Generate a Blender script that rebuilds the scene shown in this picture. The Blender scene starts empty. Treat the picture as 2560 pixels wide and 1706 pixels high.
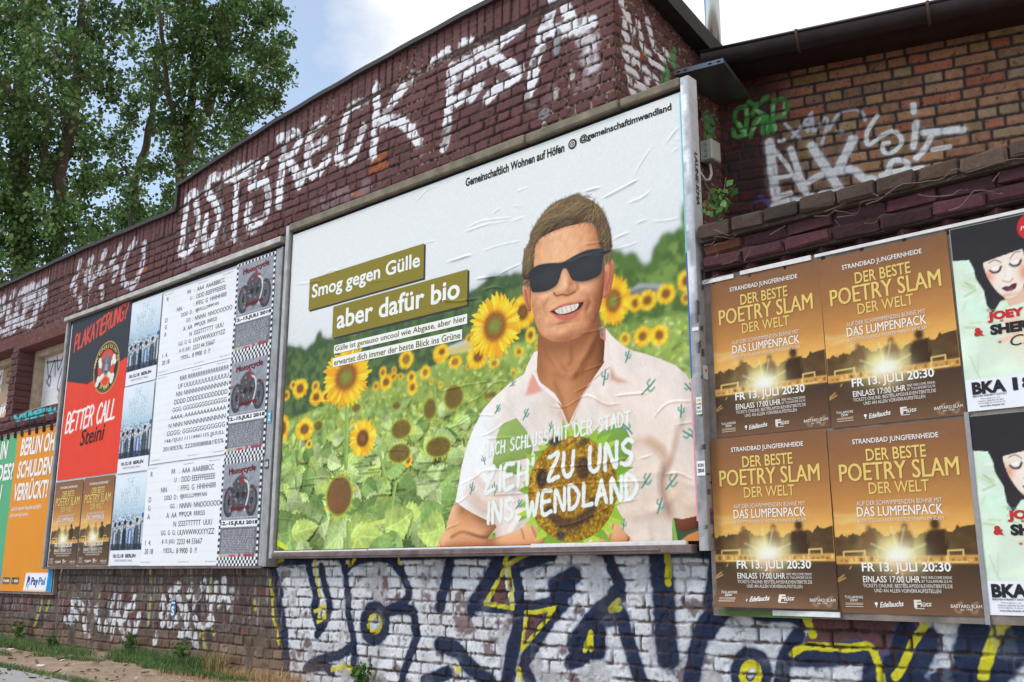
import bpy, math, random
import numpy as np
from mathutils import Matrix, Vector, Euler

# ------------------------------------------------------------------ camera, world, sun, exposure
S = bpy.context.scene
COL = S.collection
CAM_P, CAM_YAW, CAM_PITCH, FPX = np.array([6.5216, -4.5208, 0.801]), 0.7374, 0.2267, 2489.0
cam = bpy.data.cameras.new('camera'); cam.sensor_width = 36; cam.lens = 36 * FPX / 2560
cam.clip_end = 2000; cam.clip_start = .05
co = bpy.data.objects.new('camera', cam); COL.objects.link(co); S.camera = co
co.location = CAM_P; co.rotation_euler = (math.pi/2 + CAM_PITCH, 0, CAM_YAW)

SUN_DIR = Vector((-.50, -.52, .72)).normalized()
w = bpy.data.worlds.new('World'); S.world = w; w.use_nodes = True
nt = w.node_tree; nt.nodes.clear(); N = nt.nodes.new; LK = nt.links.new
out = N('ShaderNodeOutputWorld'); sky = N('ShaderNodeTexSky'); sky.sky_type = 'NISHITA'; sky.sun_disc = False
sky.sun_elevation = math.asin(SUN_DIR.z); sky.sun_rotation = math.atan2(SUN_DIR.x, SUN_DIR.y)
sky.air_density = 1.0; sky.dust_density = .4; sky.ozone_density = 1.6
bg = N('ShaderNodeBackground'); bg.inputs[1].default_value = .15; tn = N('ShaderNodeVectorMath'); tn.operation = 'MULTIPLY'; LK(sky.outputs[0], tn.inputs[0]); tn.inputs[1].default_value = (1.22, 1.36, 1.36); LK(tn.outputs[0], bg.inputs[0])
bc = N('ShaderNodeBackground'); bc.inputs[0].default_value = (1, .985, .965, 1); bc.inputs[1].default_value = 1.10
tc = N('ShaderNodeTexCoord'); mp = N('ShaderNodeMapping'); mp.inputs['Scale'].default_value = (1, 1, 1.7)
mp.inputs['Location'].default_value = (.35, .1, .2)
LK(tc.outputs['Generated'], mp.inputs[0])
n1 = N('ShaderNodeTexNoise'); n1.inputs['Scale'].default_value = 2.6; n1.inputs['Detail'].default_value = 9; n1.inputs['Roughness'].default_value = .56
LK(mp.outputs[0], n1.inputs['Vector'])
vd = N('ShaderNodeVectorMath'); vd.operation = 'DOT_PRODUCT'; LK(tc.outputs['Generated'], vd.inputs[0])
vd.inputs[1].default_value = (.7405, .672, 0)   # a bank of cloud over the right-hand end of the street
ad = N('ShaderNodeMath'); ad.operation = 'MULTIPLY_ADD'; LK(vd.outputs['Value'], ad.inputs[0]); ad.inputs[1].default_value = 2.4; LK(n1.outputs['Fac'], ad.inputs[2])
cr = N('ShaderNodeMapRange'); cr.inputs['From Min'].default_value = .10; cr.inputs['From Max'].default_value = .30
cr.inputs['To Min'].default_value = .26; cr.inputs['To Max'].default_value = 1
LK(ad.outputs[0], cr.inputs['Value'])
mx = N('ShaderNodeMixShader'); LK(cr.outputs[0], mx.inputs[0]); LK(bg.outputs[0], mx.inputs[1]); LK(bc.outputs[0], mx.inputs[2]); LK(mx.outputs[0], out.inputs[0])

sl = bpy.data.lights.new('sun', 'SUN'); sl.energy = 1.75; sl.angle = math.radians(16); sl.color = (1, .945, .85)
so = bpy.data.objects.new('sun', sl); COL.objects.link(so); so.location = (-3, -8, 12)
so.rotation_euler = (-SUN_DIR).to_track_quat('-Z', 'Y').to_euler()
S.view_settings.view_transform = 'Standard'; S.view_settings.look = 'None'; S.view_settings.gamma = 1
S.view_settings.exposure = .08

# ------------------------------------------------------------------ geometry of the picture plane -> walls
_F = np.array([-math.sin(CAM_YAW)*math.cos(CAM_PITCH), math.cos(CAM_YAW)*math.cos(CAM_PITCH), math.sin(CAM_PITCH)])
_R = np.array([math.cos(CAM_YAW), math.sin(CAM_YAW), 0]); _U = np.cross(_R, _F)
def rays(pts):
    p = np.asarray(pts, float).reshape(-1, 2)
    return _F + _R*((p[:, :1]-1280)/FPX) - _U*((p[:, 1:]-853)/FPX)
def on_y(pts, y=.1):            # photo pixel -> (x, z) on a wall plane parallel to the facade
    d = rays(pts); t = (y-CAM_P[1])/d[:, 1]; q = CAM_P + d*t[:, None]; return q[:, [0, 2]]
def on_x(pts, x=3.2):           # -> (y, z) on the side wall
    d = rays(pts); t = (x-CAM_P[0])/d[:, 0]; q = CAM_P + d*t[:, None]; return q[:, [1, 2]]
YB = math.radians(17.5); OB = np.array([3.2, 1.35, 0])
def on_rear(pts):               # -> (u, z) on the rear wall
    d = rays(pts); n = np.array([-math.sin(YB), math.cos(YB), 0]); t = ((OB-CAM_P)@n)/(d@n)
    q = CAM_P + d*t[:, None]; return np.stack([(q-OB)@np.array([math.cos(YB), math.sin(YB), 0]), q[:, 2]], 1)
def zr(x0, y0, s):              # pixel frame of an enlarged piece of the photo
    return lambda pts: np.asarray(pts, float)*s + np.array([x0, y0])

# ------------------------------------------------------------------ numeric helpers
RNG = np.random.default_rng(7)
_T = np.random.default_rng(3).random((512, 512)).astype(np.float32)
def vnoise(x, y, s, seed=0):
    x = np.asarray(x)*s + seed*17.37; y = np.asarray(y)*s + seed*9.11
    xi = np.floor(x).astype(int); yi = np.floor(y).astype(int); fx = x-xi; fy = y-yi
    fx = fx*fx*(3-2*fx); fy = fy*fy*(3-2*fy); a, b, c, d = xi & 511, (xi+1) & 511, yi & 511, (yi+1) & 511
    return (_T[c, a]*(1-fx)+_T[c, b]*fx)*(1-fy) + (_T[d, a]*(1-fx)+_T[d, b]*fx)*fy
def fbm(x, y, s, o=3, seed=0):
    r = 0; a = .5; t = 0
    for i in range(o): r = r + a*vnoise(x, y, s*2**i, seed+i*3.1); t += a; a *= .55
    return r/t
def sst(a, b, x): t = np.clip((x-a)/(b-a), 0, 1); return t*t*(3-2*t)
def lin(c):
    c = np.asarray(c, float)/255; return np.where(c <= .04045, c/12.92, ((c+.055)/1.055)**2.4)
def A(*c): return np.minimum(lin(c)*1.06, .92)        # colour seen on a wall in this light -> albedo
def seg_dist(X, Y, pts):
    d = np.full(X.shape, 1e9); pts = np.asarray(pts, float)
    for (x0, y0), (x1, y1) in zip(pts[:-1], pts[1:]):
        dx, dy = x1-x0, y1-y0; t = np.clip(((X-x0)*dx+(Y-y0)*dy)/(dx*dx+dy*dy+1e-12), 0, 1)
        d = np.minimum(d, np.hypot(X-x0-t*dx, Y-y0-t*dy))
    return d
def smooth_pts(pts, k=6):       # Catmull-Rom through the points
    p = np.asarray(pts, float)
    if len(p) < 3: return p
    q = np.vstack([2*p[0]-p[1], p, 2*p[-1]-p[-2]]); o = []
    for i in range(1, len(q)-2):
        for t in np.linspace(0, 1, k, endpoint=False):
            a, b, c, d = q[i-1], q[i], q[i+1], q[i+2]
            o.append(.5*((2*b)+(c-a)*t+(2*a-5*b+4*c-d)*t*t+(3*b-3*c+d-a)*t**3))
    o.append(p[-1]); return np.array(o)

# ------------------------------------------------------------------ materials
MATS = {}
def mat(name, col=None, rough=.6, metal=0, var=.12, vscale=30, bump=.0, bscale=120, trans=0, spec=.4):
    if name in MATS: return MATS[name]
    m = bpy.data.materials.new(name); m.use_nodes = True; t = m.node_tree; b = t.nodes['Principled BSDF']; nn = t.nodes.new
    b.inputs['Roughness'].default_value = rough; b.inputs['Metallic'].default_value = metal
    b.inputs['Specular IOR Level'].default_value = spec
    tcn = nn('ShaderNodeTexCoord'); no = nn('ShaderNodeTexNoise'); no.inputs['Scale'].default_value = vscale; no.inputs['Detail'].default_value = 6
    t.links.new(tcn.outputs['Object'], no.inputs['Vector'])
    mr = nn('ShaderNodeMapRange'); mr.inputs['From Min'].default_value = .25; mr.inputs['From Max'].default_value = .75
    mr.inputs['To Min'].default_value = 1-var; mr.inputs['To Max'].default_value = 1+var
    t.links.new(no.outputs['Fac'], mr.inputs['Value'])
    if col is None:
        at = nn('ShaderNodeAttribute'); at.attribute_name = 'Col'; src = at.outputs['Color']
    else:
        rg = nn('ShaderNodeRGB'); rg.outputs[0].default_value = (*col, 1); src = rg.outputs[0]
    vm = nn('ShaderNodeVectorMath'); vm.operation = 'SCALE'; t.links.new(src, vm.inputs[0]); t.links.new(mr.outputs[0], vm.inputs['Scale'])
    t.links.new(vm.outputs[0], b.inputs['Base Color'])
    if bump:
        n2 = nn('ShaderNodeTexNoise'); n2.inputs['Scale'].default_value = bscale; n2.inputs['Detail'].default_value = 8
        t.links.new(tcn.outputs['Object'], n2.inputs['Vector'])
        bp = nn('ShaderNodeBump'); bp.inputs['Strength'].default_value = bump; bp.inputs['Distance'].default_value = .01
        t.links.new(n2.outputs['Fac'], bp.inputs['Height']); t.links.new(bp.outputs[0], b.inputs['Normal'])
    if trans:
        tr = nn('ShaderNodeBsdfTranslucent'); t.links.new(vm.outputs[0], tr.inputs[0]); ms = nn('ShaderNodeMixShader'); ms.inputs[0].default_value = trans
        o = t.nodes['Material Output']; t.links.new(b.outputs[0], ms.inputs[1]); t.links.new(tr.outputs[0], ms.inputs[2]); t.links.new(ms.outputs[0], o.inputs[0])
    MATS[name] = m; return m

# ------------------------------------------------------------------ objects
def tag(o, label=None, cat=None, group=None, kind=None):
    for k, v in (('label', label), ('category', cat), ('group', group), ('kind', kind)):
        if v: o[k] = v
    return o
def empty(name, loc=(0, 0, 0), rz=0):
    o = bpy.data.objects.new(name, None); COL.objects.link(o); o.location = loc; o.rotation_euler = (0, 0, rz); o.empty_display_size = .1; return o
def raw_mesh(name, V, faces=None, quads=None, col=None, smooth=False):
    me = bpy.data.meshes.new(name); V = np.asarray(V, np.float32)
    if quads is not None:
        q = np.asarray(quads, np.int32); n = q.shape[1]
        me.vertices.add(len(V)); me.vertices.foreach_set('co', V.ravel())
        me.loops.add(q.size); me.loops.foreach_set('vertex_index', q.ravel())
        me.polygons.add(len(q)); me.polygons.foreach_set('loop_start', np.arange(0, q.size, n, dtype=np.int32))
        me.update(calc_edges=True)
    else:
        me.from_pydata([tuple(v) for v in V.tolist()], [], faces)
    if col is not None:
        ca = np.ones((len(V), 4), np.float32); ca[:, :3] = col
        at = me.color_attributes.new('Col', 'FLOAT_COLOR', 'POINT'); at.data.foreach_set('color', ca.ravel())
    if smooth: me.polygons.foreach_set('use_smooth', np.ones(len(me.polygons), bool))
    me.validate(); return me
def obj(name, me, m, parent=None):
    o = bpy.data.objects.new(name, me); COL.objects.link(o); me.materials.append(m)
    if parent: o.parent = parent
    return o
class MB:
    def __init__(s): s.v = []; s.f = []; s.c = []
    def add(s, V, F, col=None):
        b = len(s.v); s.v += [tuple(map(float, v)) for v in V]; s.f += [tuple(i+b for i in f) for f in F]
        s.c += [tuple(col) if col is not None else (.5, .5, .5)]*len(V); return s
    def box(s, x0, x1, y0, y1, z0, z1, col=None, jit=0, M=None, bev=0):
        if bev:
            V = []
            for sx in (0, 1):
                for sy in (0, 1):
                    for sz in (0, 1):
                        p = np.array([(x0, x1)[sx], (y0, y1)[sy], (z0, z1)[sz]]); d = np.array([1-2*sx, 1-2*sy, 1-2*sz])*bev
                        V += [p+d*(0, 1, 1), p+d*(1, 0, 1), p+d*(1, 1, 0)]
            ix = lambda a, b, c, k: (a*4+b*2+c)*3+k
            Fc = []
            for k in range(3):
                for e in (0, 1):
                    qd = []
                    for (a, b) in ((0, 0), (0, 1), (1, 1), (1, 0)):
                        i = [a, b]; i.insert(k, e); qd.append(ix(*i, k))
                    Fc.append(qd if (e == 1) ^ (k == 1) else qd[::-1])
            for k in range(3):
                o1, o2 = [(1, 2), (0, 2), (0, 1)][k]
                for a in (0, 1):
                    for b in (0, 1):
                        i0 = [0, 0, 0]; i0[o1] = a; i0[o2] = b; i1 = list(i0); i1[k] = 1
                        Fc.append([ix(*i0, o1), ix(*i0, o2), ix(*i1, o2), ix(*i1, o1)])
            for a in (0, 1):
                for b in (0, 1):
                    for c in (0, 1): Fc.append([ix(a, b, c, 0), ix(a, b, c, 1), ix(a, b, c, 2)])
            V = np.array(V)
        else:
            V = np.array([(x, y, z) for x in (x0, x1) for y in (y0, y1) for z in (z0, z1)], float)
            Fc = [(0, 1, 3, 2), (4, 6, 7, 5), (0, 4, 5, 1), (2, 3, 7, 6), (0, 2, 6, 4), (1, 5, 7, 3)]
        if jit: V = V + (RNG.random(V.shape)-.5)*jit
        if M is not None: V = np.array([M @ Vector(v) for v in V])
        return s.add(V, Fc, col)
    def tube(s, pts, r, n=8, col=None, caps=True):
        pts = np.asarray(pts, float); rr = np.broadcast_to(np.asarray(r, float), (len(pts),)); V = []; up = None
        for i, p in enumerate(pts):
            t = pts[min(i+1, len(pts)-1)]-pts[max(i-1, 0)]; t = t/(np.linalg.norm(t)+1e-9)
            if up is None: up = np.array([0, 0, 1.]) if abs(t[2]) < .9 else np.array([1., 0, 0])
            a = np.cross(t, up); a /= np.linalg.norm(a)+1e-9; up = np.cross(a, t); b = up
            V += [p+rr[i]*(a*math.cos(k*2*math.pi/n)+b*math.sin(k*2*math.pi/n)) for k in range(n)]
        F = [(i*n+k, i*n+(k+1) % n, (i+1)*n+(k+1) % n, (i+1)*n+k) for i in range(len(pts)-1) for k in range(n)]
        if caps: F += [tuple(range(n))[::-1], tuple(range((len(pts)-1)*n, len(pts)*n))]
        return s.add(V, F, col)
    def build(s, name, m, parent=None, smooth=False, loc=None):
        me = raw_mesh(name, np.array(s.v), faces=s.f, col=np.array(s.c), smooth=smooth)
        import bmesh
        bm = bmesh.new(); bm.from_mesh(me); bmesh.ops.recalc_face_normals(bm, faces=bm.faces); bm.to_mesh(me); bm.free()
        o = obj(name, me, m, parent)
        if loc is not None: o.location = loc
        return o
def copy_tree(o, loc):
    c = o.copy(); COL.objects.link(c); c.location = loc
    for ch in list(o.children):
        d = ch.copy(); COL.objects.link(d); d.parent = c
        for g in list(ch.children):
            e = g.copy(); COL.objects.link(e); e.parent = d
    return c
def grid_mesh(name, P, C, keep=None, smooth=True):      # P (ny,nx,3), C (ny,nx,3)
    ny, nx = P.shape[:2]; i = np.arange(ny*nx).reshape(ny, nx)
    q = np.stack([i[:-1, :-1], i[:-1, 1:], i[1:, 1:], i[1:, :-1]], -1)
    q = q[keep] if keep is not None else q.reshape(-1, 4)
    return raw_mesh(name, P.reshape(-1, 3), quads=q, col=C.reshape(-1, 3), smooth=smooth)

# ------------------------------------------------------------------ print canvas (colour per mesh vertex)
class Canvas:
    def __init__(s, W, H, ppm, col):
        s.W, s.H = W, H; s.nx = int(W*ppm)+1; s.ny = int(H*ppm)+1
        s.u = np.linspace(0, W, s.nx); s.v = np.linspace(0, H, s.ny); s.U, s.V = np.meshgrid(s.u, s.v); s.px = W/(s.nx-1)
        s.c = np.empty((s.ny, s.nx, 3)); s.c[:] = col
    def win(s, x0, x1, y0, y1):
        j0 = max(int(x0/s.px)-1, 0); j1 = min(int(x1/s.px)+3, s.nx); i0 = max(int(y0/s.px)-1, 0); i1 = min(int(y1/s.px)+3, s.ny)
        return slice(i0, max(i1, i0)), slice(j0, max(j1, j0))
    def mask(s, pts, soft=0):
        p = np.asarray(pts, float); m = soft*1.5
        sl = s.win(p[:, 0].min()-m, p[:, 0].max()+m, p[:, 1].min()-m, p[:, 1].max()+m)
        U, V = s.U[sl], s.V[sl]
        if U.size == 0: return sl, np.zeros(U.shape)
        acc = np.zeros(U.shape); x0, y0 = p[:, 0], p[:, 1]; x1, y1 = np.roll(x0, -1), np.roll(y0, -1)
        for ox, oy in ((-.3, -.1), (.1, -.3), (.3, .1), (-.1, .3)):
            X = U+ox*s.px; Y = V+oy*s.px; ins = np.zeros(U.shape, bool)
            for a, b, c, d in zip(x0, y0, x1, y1):
                if b == d: continue
                ins ^= ((b > Y) != (d > Y)) & (X < (c-a)*(Y-b)/(d-b)+a)
            acc += ins
        acc /= 4
        if soft:
            k = max(int(soft/s.px), 1)
            for _ in range(2):
                for ax in (0, 1):
                    pad = [(0, 0), (0, 0)]; pad[ax] = (k+1, k); cs = np.cumsum(np.pad(acc, pad), ax)
                    n = acc.shape[ax]; hi = np.take(cs, np.arange(n)+2*k+1, ax); lo = np.take(cs, np.arange(n), ax); acc = (hi-lo)/(2*k+1)
        return sl, acc
    def blur(s, a, k, mode='constant'):
        k = max(int(k), 1)
        for _ in range(2):
            for ax in (0, 1):
                pad = [(0, 0)]*a.ndim; pad[ax] = (k+1, k); cs = np.cumsum(np.pad(a, pad, mode=mode), ax); n = a.shape[ax]; a = (np.take(cs, np.arange(n)+2*k+1, ax)-np.take(cs, np.arange(n), ax))/(2*k+1)
        return a
    def relief(s, sm, R, amp, ramp, extra=0, light=(-.40, .48, .78), gain=1.0, spec=0, alpha=1, mul=False):
        # tone a printed shape like the rounded thing the photograph showed: inflate its outline, add detail, light it once
        sl, m = sm; h = 0
        if R: b = s.blur(np.pad(m, int(R/s.px)), R/s.px)[int(R/s.px):-int(R/s.px) or None, int(R/s.px):-int(R/s.px) or None]; h = amp*np.sqrt(np.clip(b*1.6-.45, 0, 1))
        h = h+extra; gy, gx = np.gradient(h, s.px); n = 1/np.sqrt(1+gx*gx+gy*gy); l = np.array(light)/np.linalg.norm(light); sh = (-gx*l[0]-gy*l[1]+l[2])*n; t = np.clip((sh-l[2])*gain+.6, 0, 1)
        if mul: k = (m*alpha)[..., None]; s.c[sl] *= 1-k+k*(.45+.92*t[..., None]); return
        rp = np.array([A(*c) for c in ramp]); xs = np.linspace(0, 1, len(rp)); C = np.stack([np.interp(t, xs, rp[:, i]) for i in range(3)], -1)
        if spec: C = C+spec*np.clip((t-.8)/.2, 0, 1)[..., None]**2
        k = np.clip(m*alpha, 0, 1)[..., None]; s.c[sl] = s.c[sl]*(1-k)+C*k
    def put(s, sl, m, col, a=1):
        if m.size: mm = np.clip(m*a, 0, 1)[..., None]; s.c[sl] = s.c[sl]*(1-mm)+np.asarray(col)*mm
    def poly(s, pts, col, a=1, soft=0):
        sl, m = s.mask(pts, soft); s.put(sl, m, col, a); return sl, m
    def rect(s, x0, y0, x1, y1, col, a=1): return s.poly([(x0, y0), (x1, y0), (x1, y1), (x0, y1)], col, a)
    def ell(s, cx, cy, rx, ry, col, a=1, rot=0, soft=0, n=28):
        t = np.linspace(0, 2*np.pi, n, endpoint=False); x = rx*np.cos(t); y = ry*np.sin(t); c, d = math.cos(rot), math.sin(rot)
        return s.poly(np.stack([cx+x*c-y*d, cy+x*d+y*c], 1), col, a, soft)
    def blob(s, cx, cy, rx, ry, col, a=1, rot=0, clip=None):     # gaussian spot, optionally inside a mask
        r = max(rx, ry)*2.2; sl = s.win(cx-r, cx+r, cy-r, cy+r); U, V = s.U[sl]-cx, s.V[sl]-cy; c, d = math.cos(rot), math.sin(rot)
        m = np.exp(-(((U*c+V*d)/rx)**2+((-U*d+V*c)/ry)**2))
        if clip is not None:
            full = np.zeros((s.ny, s.nx)); full[clip[0]] = clip[1]; m = m*full[sl]
        s.put(sl, m, col, a)
    def line(s, pts, wd, col, a=1, soft=0, clip=None, rag=0, smooth=False):
        p = smooth_pts(pts) if smooth else np.asarray(pts, float); m = wd+soft+s.px*2
        sl = s.win(p[:, 0].min()-m, p[:, 0].max()+m, p[:, 1].min()-m, p[:, 1].max()+m); U, V = s.U[sl], s.V[sl]
        if U.size == 0: return
        d = seg_dist(U, V, p); e = max(soft, s.px)
        if rag: d = d + (vnoise(U, V, 60, 4)-.5)*rag*wd
        k = np.clip((wd/2-d)/e+.5, 0, 1)
        if rag: k = k*np.clip(1.7-rag*2.2*vnoise(U+V*.2, V*.25, 130, 9)**2, .15, 1)
        if clip is not None:
            full = np.zeros((s.ny, s.nx)); full[clip[0]] = clip[1]; k = k*full[sl]
        s.put(sl, k, col, a)
    def mesh(s, name, disp=None):
        P = np.zeros((s.ny, s.nx, 3)); P[..., 0] = s.U; P[..., 2] = s.V
        if disp is not None: P[..., 1] = -disp(s.U, s.V)
        return grid_mesh(name, P, np.clip(s.c, 0, .95))

# ------------------------------------------------------------------ lettering as flat meshes
_TC = {}
def dense(V, F, ml):            # cut the letter faces fine enough to follow the wrinkled paper
    import bmesh
    bm = bmesh.new(); vs = [bm.verts.new((a, b, 0)) for a, b in V]
    for f in F:
        try: bm.faces.new([vs[i] for i in f])
        except ValueError: pass
    for _ in range(7):
        es = [e for e in bm.edges if e.calc_length() > ml]
        if not es: break
        bmesh.ops.subdivide_edges(bm, edges=es, cuts=1); bmesh.ops.triangulate(bm, faces=bm.faces[:])
    bm.verts.index_update(); v2 = np.array([v.co[:2] for v in bm.verts]); f2 = [tuple(v.index for v in f.verts) for f in bm.faces]; bm.free(); return v2, f2
def glyphs(text, bold=0.0):
    k = (text, bold)
    if k in _TC: return _TC[k]
    cu = bpy.data.curves.new('t', 'FONT'); cu.body = text; cu.offset = bold; cu.resolution_u = 3; cu.fill_mode = 'FRONT'
    o = bpy.data.objects.new('t', cu); COL.objects.link(o)
    dg = bpy.context.evaluated_depsgraph_get(); me = bpy.data.meshes.new_from_object(o.evaluated_get(dg))
    V = np.empty(len(me.vertices)*3, np.float32); me.vertices.foreach_get('co', V); V = V.reshape(-1, 3)[:, :2].astype(float)
    F = [tuple(p.vertices) for p in me.polygons]
    bpy.data.objects.remove(o); bpy.data.curves.remove(cu); bpy.data.meshes.remove(me)
    if len(V): V = V-V.min(0)
    _TC[k] = (V, F); return _TC[k]
class Letters:
    def __init__(s): s.b = MB()
    def add(s, text, x, y, w=None, h=None, col=(0, 0, 0), bold=0, shear=0, rot=0, align='l', off=.0016, disp=None, wmax=None):
        thick = 0
        if 'M' in text and bold > 0: thick = bold; bold = 0      # an offset would close the letter M
        V, F = glyphs(text, bold)
        if not len(V): return
        V = V.copy(); sz = V.max(0)
        sx = w/sz[0] if w else None; sy = h/sz[1] if h else None
        if sx is None: sx = sy
        if sy is None: sy = sx
        if wmax and sz[0]*sx > wmax: sx = wmax/sz[0]
        thick *= sx*.8; V[:, 0] *= sx; V[:, 1] *= sy; V[:, 0] += V[:, 1]*shear
        wd = V[:, 0].max()
        if align == 'c': V[:, 0] -= wd/2
        if align == 'r': V[:, 0] -= wd
        c, d = math.cos(rot), math.sin(rot); V = np.stack([x+V[:, 0]*c-V[:, 1]*d, y+V[:, 0]*d+V[:, 1]*c], 1)
        if disp is not None and disp.__name__ == 'bdisp': V, F = dense(V, F, .014)
        yy = -off-(disp(V[:, 0], V[:, 1]) if disp is not None else 0)
        for q, e in (((0, 0), (thick, .00015), (-thick, .0003)) if thick else ((0, 0),)): s.b.add(np.stack([V[:, 0]+q*c, np.zeros(len(V))+yy-e, V[:, 1]+q*d], 1), F, col)
    def rect(s, x0, y0, x1, y1, col, off=.0012, disp=None):
        st = .006 if disp is not None and disp.__name__ == 'bdisp' else .05; nx = max(int((x1-x0)/st), 1)+1; ny = max(int((y1-y0)/st), 1)+1; X, Y = np.meshgrid(np.linspace(x0, x1, nx), np.linspace(y0, y1, ny)); yy = -off-(disp(X, Y) if disp is not None else 0*X)
        i = np.arange(nx*ny).reshape(ny, nx); s.b.add(np.stack([X, yy, Y], -1).reshape(-1, 3), np.stack([i[:-1, :-1], i[:-1, 1:], i[1:, 1:], i[1:, :-1]], -1).reshape(-1, 4).tolist(), col)
    def join(s, o):             # print the letters onto the sheet: one mesh with the paper
        me = o.data; n0 = len(me.vertices); V = np.empty(n0*3, np.float32); me.vertices.foreach_get('co', V); C = np.empty(n0*4, np.float32); me.color_attributes['Col'].data.foreach_get('color', C)
        nl = len(me.loops); li = np.empty(nl, np.int32); me.loops.foreach_get('vertex_index', li); ls = np.empty(len(me.polygons), np.int32); me.polygons.foreach_get('loop_start', ls)
        F = s.b.f; l2 = np.array([i+n0 for f in F for i in f], np.int32); s2 = nl+np.concatenate([[0], np.cumsum([len(f) for f in F])[:-1]]).astype(np.int32); c2 = np.ones((len(s.b.v), 4), np.float32); c2[:, :3] = s.b.c
        nm = bpy.data.meshes.new(o.name); nm.vertices.add(n0+len(s.b.v)); nm.vertices.foreach_set('co', np.concatenate([V, np.array(s.b.v, np.float32).ravel()])); nm.loops.add(nl+len(l2)); nm.loops.foreach_set('vertex_index', np.concatenate([li, l2])); nm.polygons.add(len(ls)+len(F)); nm.polygons.foreach_set('loop_start', np.concatenate([ls, s2])); nm.update(calc_edges=True)
        at = nm.color_attributes.new('Col', 'FLOAT_COLOR', 'POINT'); at.data.foreach_set('color', np.concatenate([C, c2.ravel()]))
        sm = np.zeros(len(nm.polygons), bool); sm[:len(ls)] = len(ls) > 10; nm.polygons.foreach_set('use_smooth', sm); nm.validate()
        for m in me.materials: nm.materials.append(m)
        o.data = nm; bpy.data.meshes.remove(me); return o
    def build(s, parent, name='lettering'): return s.b.build(name, mat('printed_ink', None, .55, var=.04), parent)

SF = {'A': [[(0, 0), (.3, 1), (.58, 0)], [(.1, .36), (.5, .4)]], 'B': [[(0, 0), (.02, 1), (.42, .96), (.5, .76), (.36, .55), (.04, .52)], [(.36, .55), (.58, .3), (.42, .03), (0, 0)]],
      'C': [[(.56, .86), (.32, 1), (.06, .72), (.02, .3), (.24, 0), (.55, .12)]], 'D': [[(.02, 0), (.0, 1), (.34, .92), (.58, .6), (.52, .28), (.28, .02), (.02, 0)]],
      'E': [[(.54, 1), (.02, .97), (0, 0), (.54, .03)], [(.02, .52), (.44, .55)]], 'F': [[(.54, 1), (.02, .97), (0, 0)], [(.02, .52), (.42, .55)]],
      'G': [[(.55, .86), (.3, 1), (.05, .7), (.04, .25), (.3, 0), (.55, .15), (.55, .46), (.34, .46)]], 'H': [[(.02, 1), (0, 0)], [(.56, 1), (.54, 0)], [(.02, .5), (.54, .54)]],
      'I': [[(.1, 1), (.08, 0)]], 'K': [[(.02, 1), (0, 0)], [(.55, 1), (.04, .5), (.56, 0)]], 'L': [[(.04, 1), (0, .02), (.5, .04)]],
      'M': [[(0, 0), (.08, 1), (.34, .4), (.6, 1), (.68, 0)]], 'N': [[(0, 0), (.04, 1), (.52, .02), (.58, 1)]], 'O': [[(.3, 1), (.04, .72), (.04, .28), (.28, 0), (.54, .28), (.56, .72), (.3, 1)]],
      'P': [[(0, 0), (.04, 1), (.46, .9), (.5, .66), (.3, .5), (.03, .47)]], 'R': [[(0, 0), (.04, 1), (.46, .92), (.48, .68), (.3, .52), (.03, .5)], [(.26, .52), (.56, 0)]],
      'S': [[(.54, .88), (.3, 1), (.06, .8), (.2, .56), (.48, .4), (.48, .14), (.24, 0), (0, .12)]], 'T': [[(0, .97), (.6, 1)], [(.3, .98), (.28, 0)]],
      'U': [[(.02, 1), (.02, .25), (.24, 0), (.5, .2), (.56, 1)]], 'W': [[(0, 1), (.16, 0), (.38, .62), (.54, 0), (.76, 1)]], 'Z': [[(.04, .95), (.56, 1), (.0, .02), (.58, .06)]],
      "'": [[(.06, 1.05), (.04, .8)]], '?': [[(.05, .8), (.25, 1), (.5, .84), (.42, .6), (.24, .46), (.22, .26)], [(.2, .06), (.2, .0)]], '5': [[(.5, 1), (.1, 1), (.06, .58), (.4, .6), (.5, .3), (.3, 0), (.02, .1)]],
      '7': [[(0, 1), (.55, .98), (.2, 0)]], 'X': [[(0, 1), (.55, 0)], [(.55, 1), (0, 0)]], ' ': []}
def stroke_text(text, x, y, w, h, shear=0, gap=.2, rot=0, jig=0.0):
    pl = []; cx = 0
    for ch in text:
        g = SF.get(ch, [])
        wd = max([p[0] for q in g for p in q], default=.35)
        for q in g: pl.append(np.array([(cx+a, b) for a, b in q]))
        cx += wd+gap
    cx -= gap; o = []
    for q in pl:
        k = smooth_pts(q, 5) if len(q) > 3 else q
        k = k*np.array([w/cx, h]); k[:, 0] += k[:, 1]*shear
        if jig: k = k+(RNG.random(2)-.5)*jig*h
        c, d = math.cos(rot), math.sin(rot); o.append(np.stack([x+k[:, 0]*c-k[:, 1]*d, y+k[:, 0]*d+k[:, 1]*c], 1))
    return o
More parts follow.
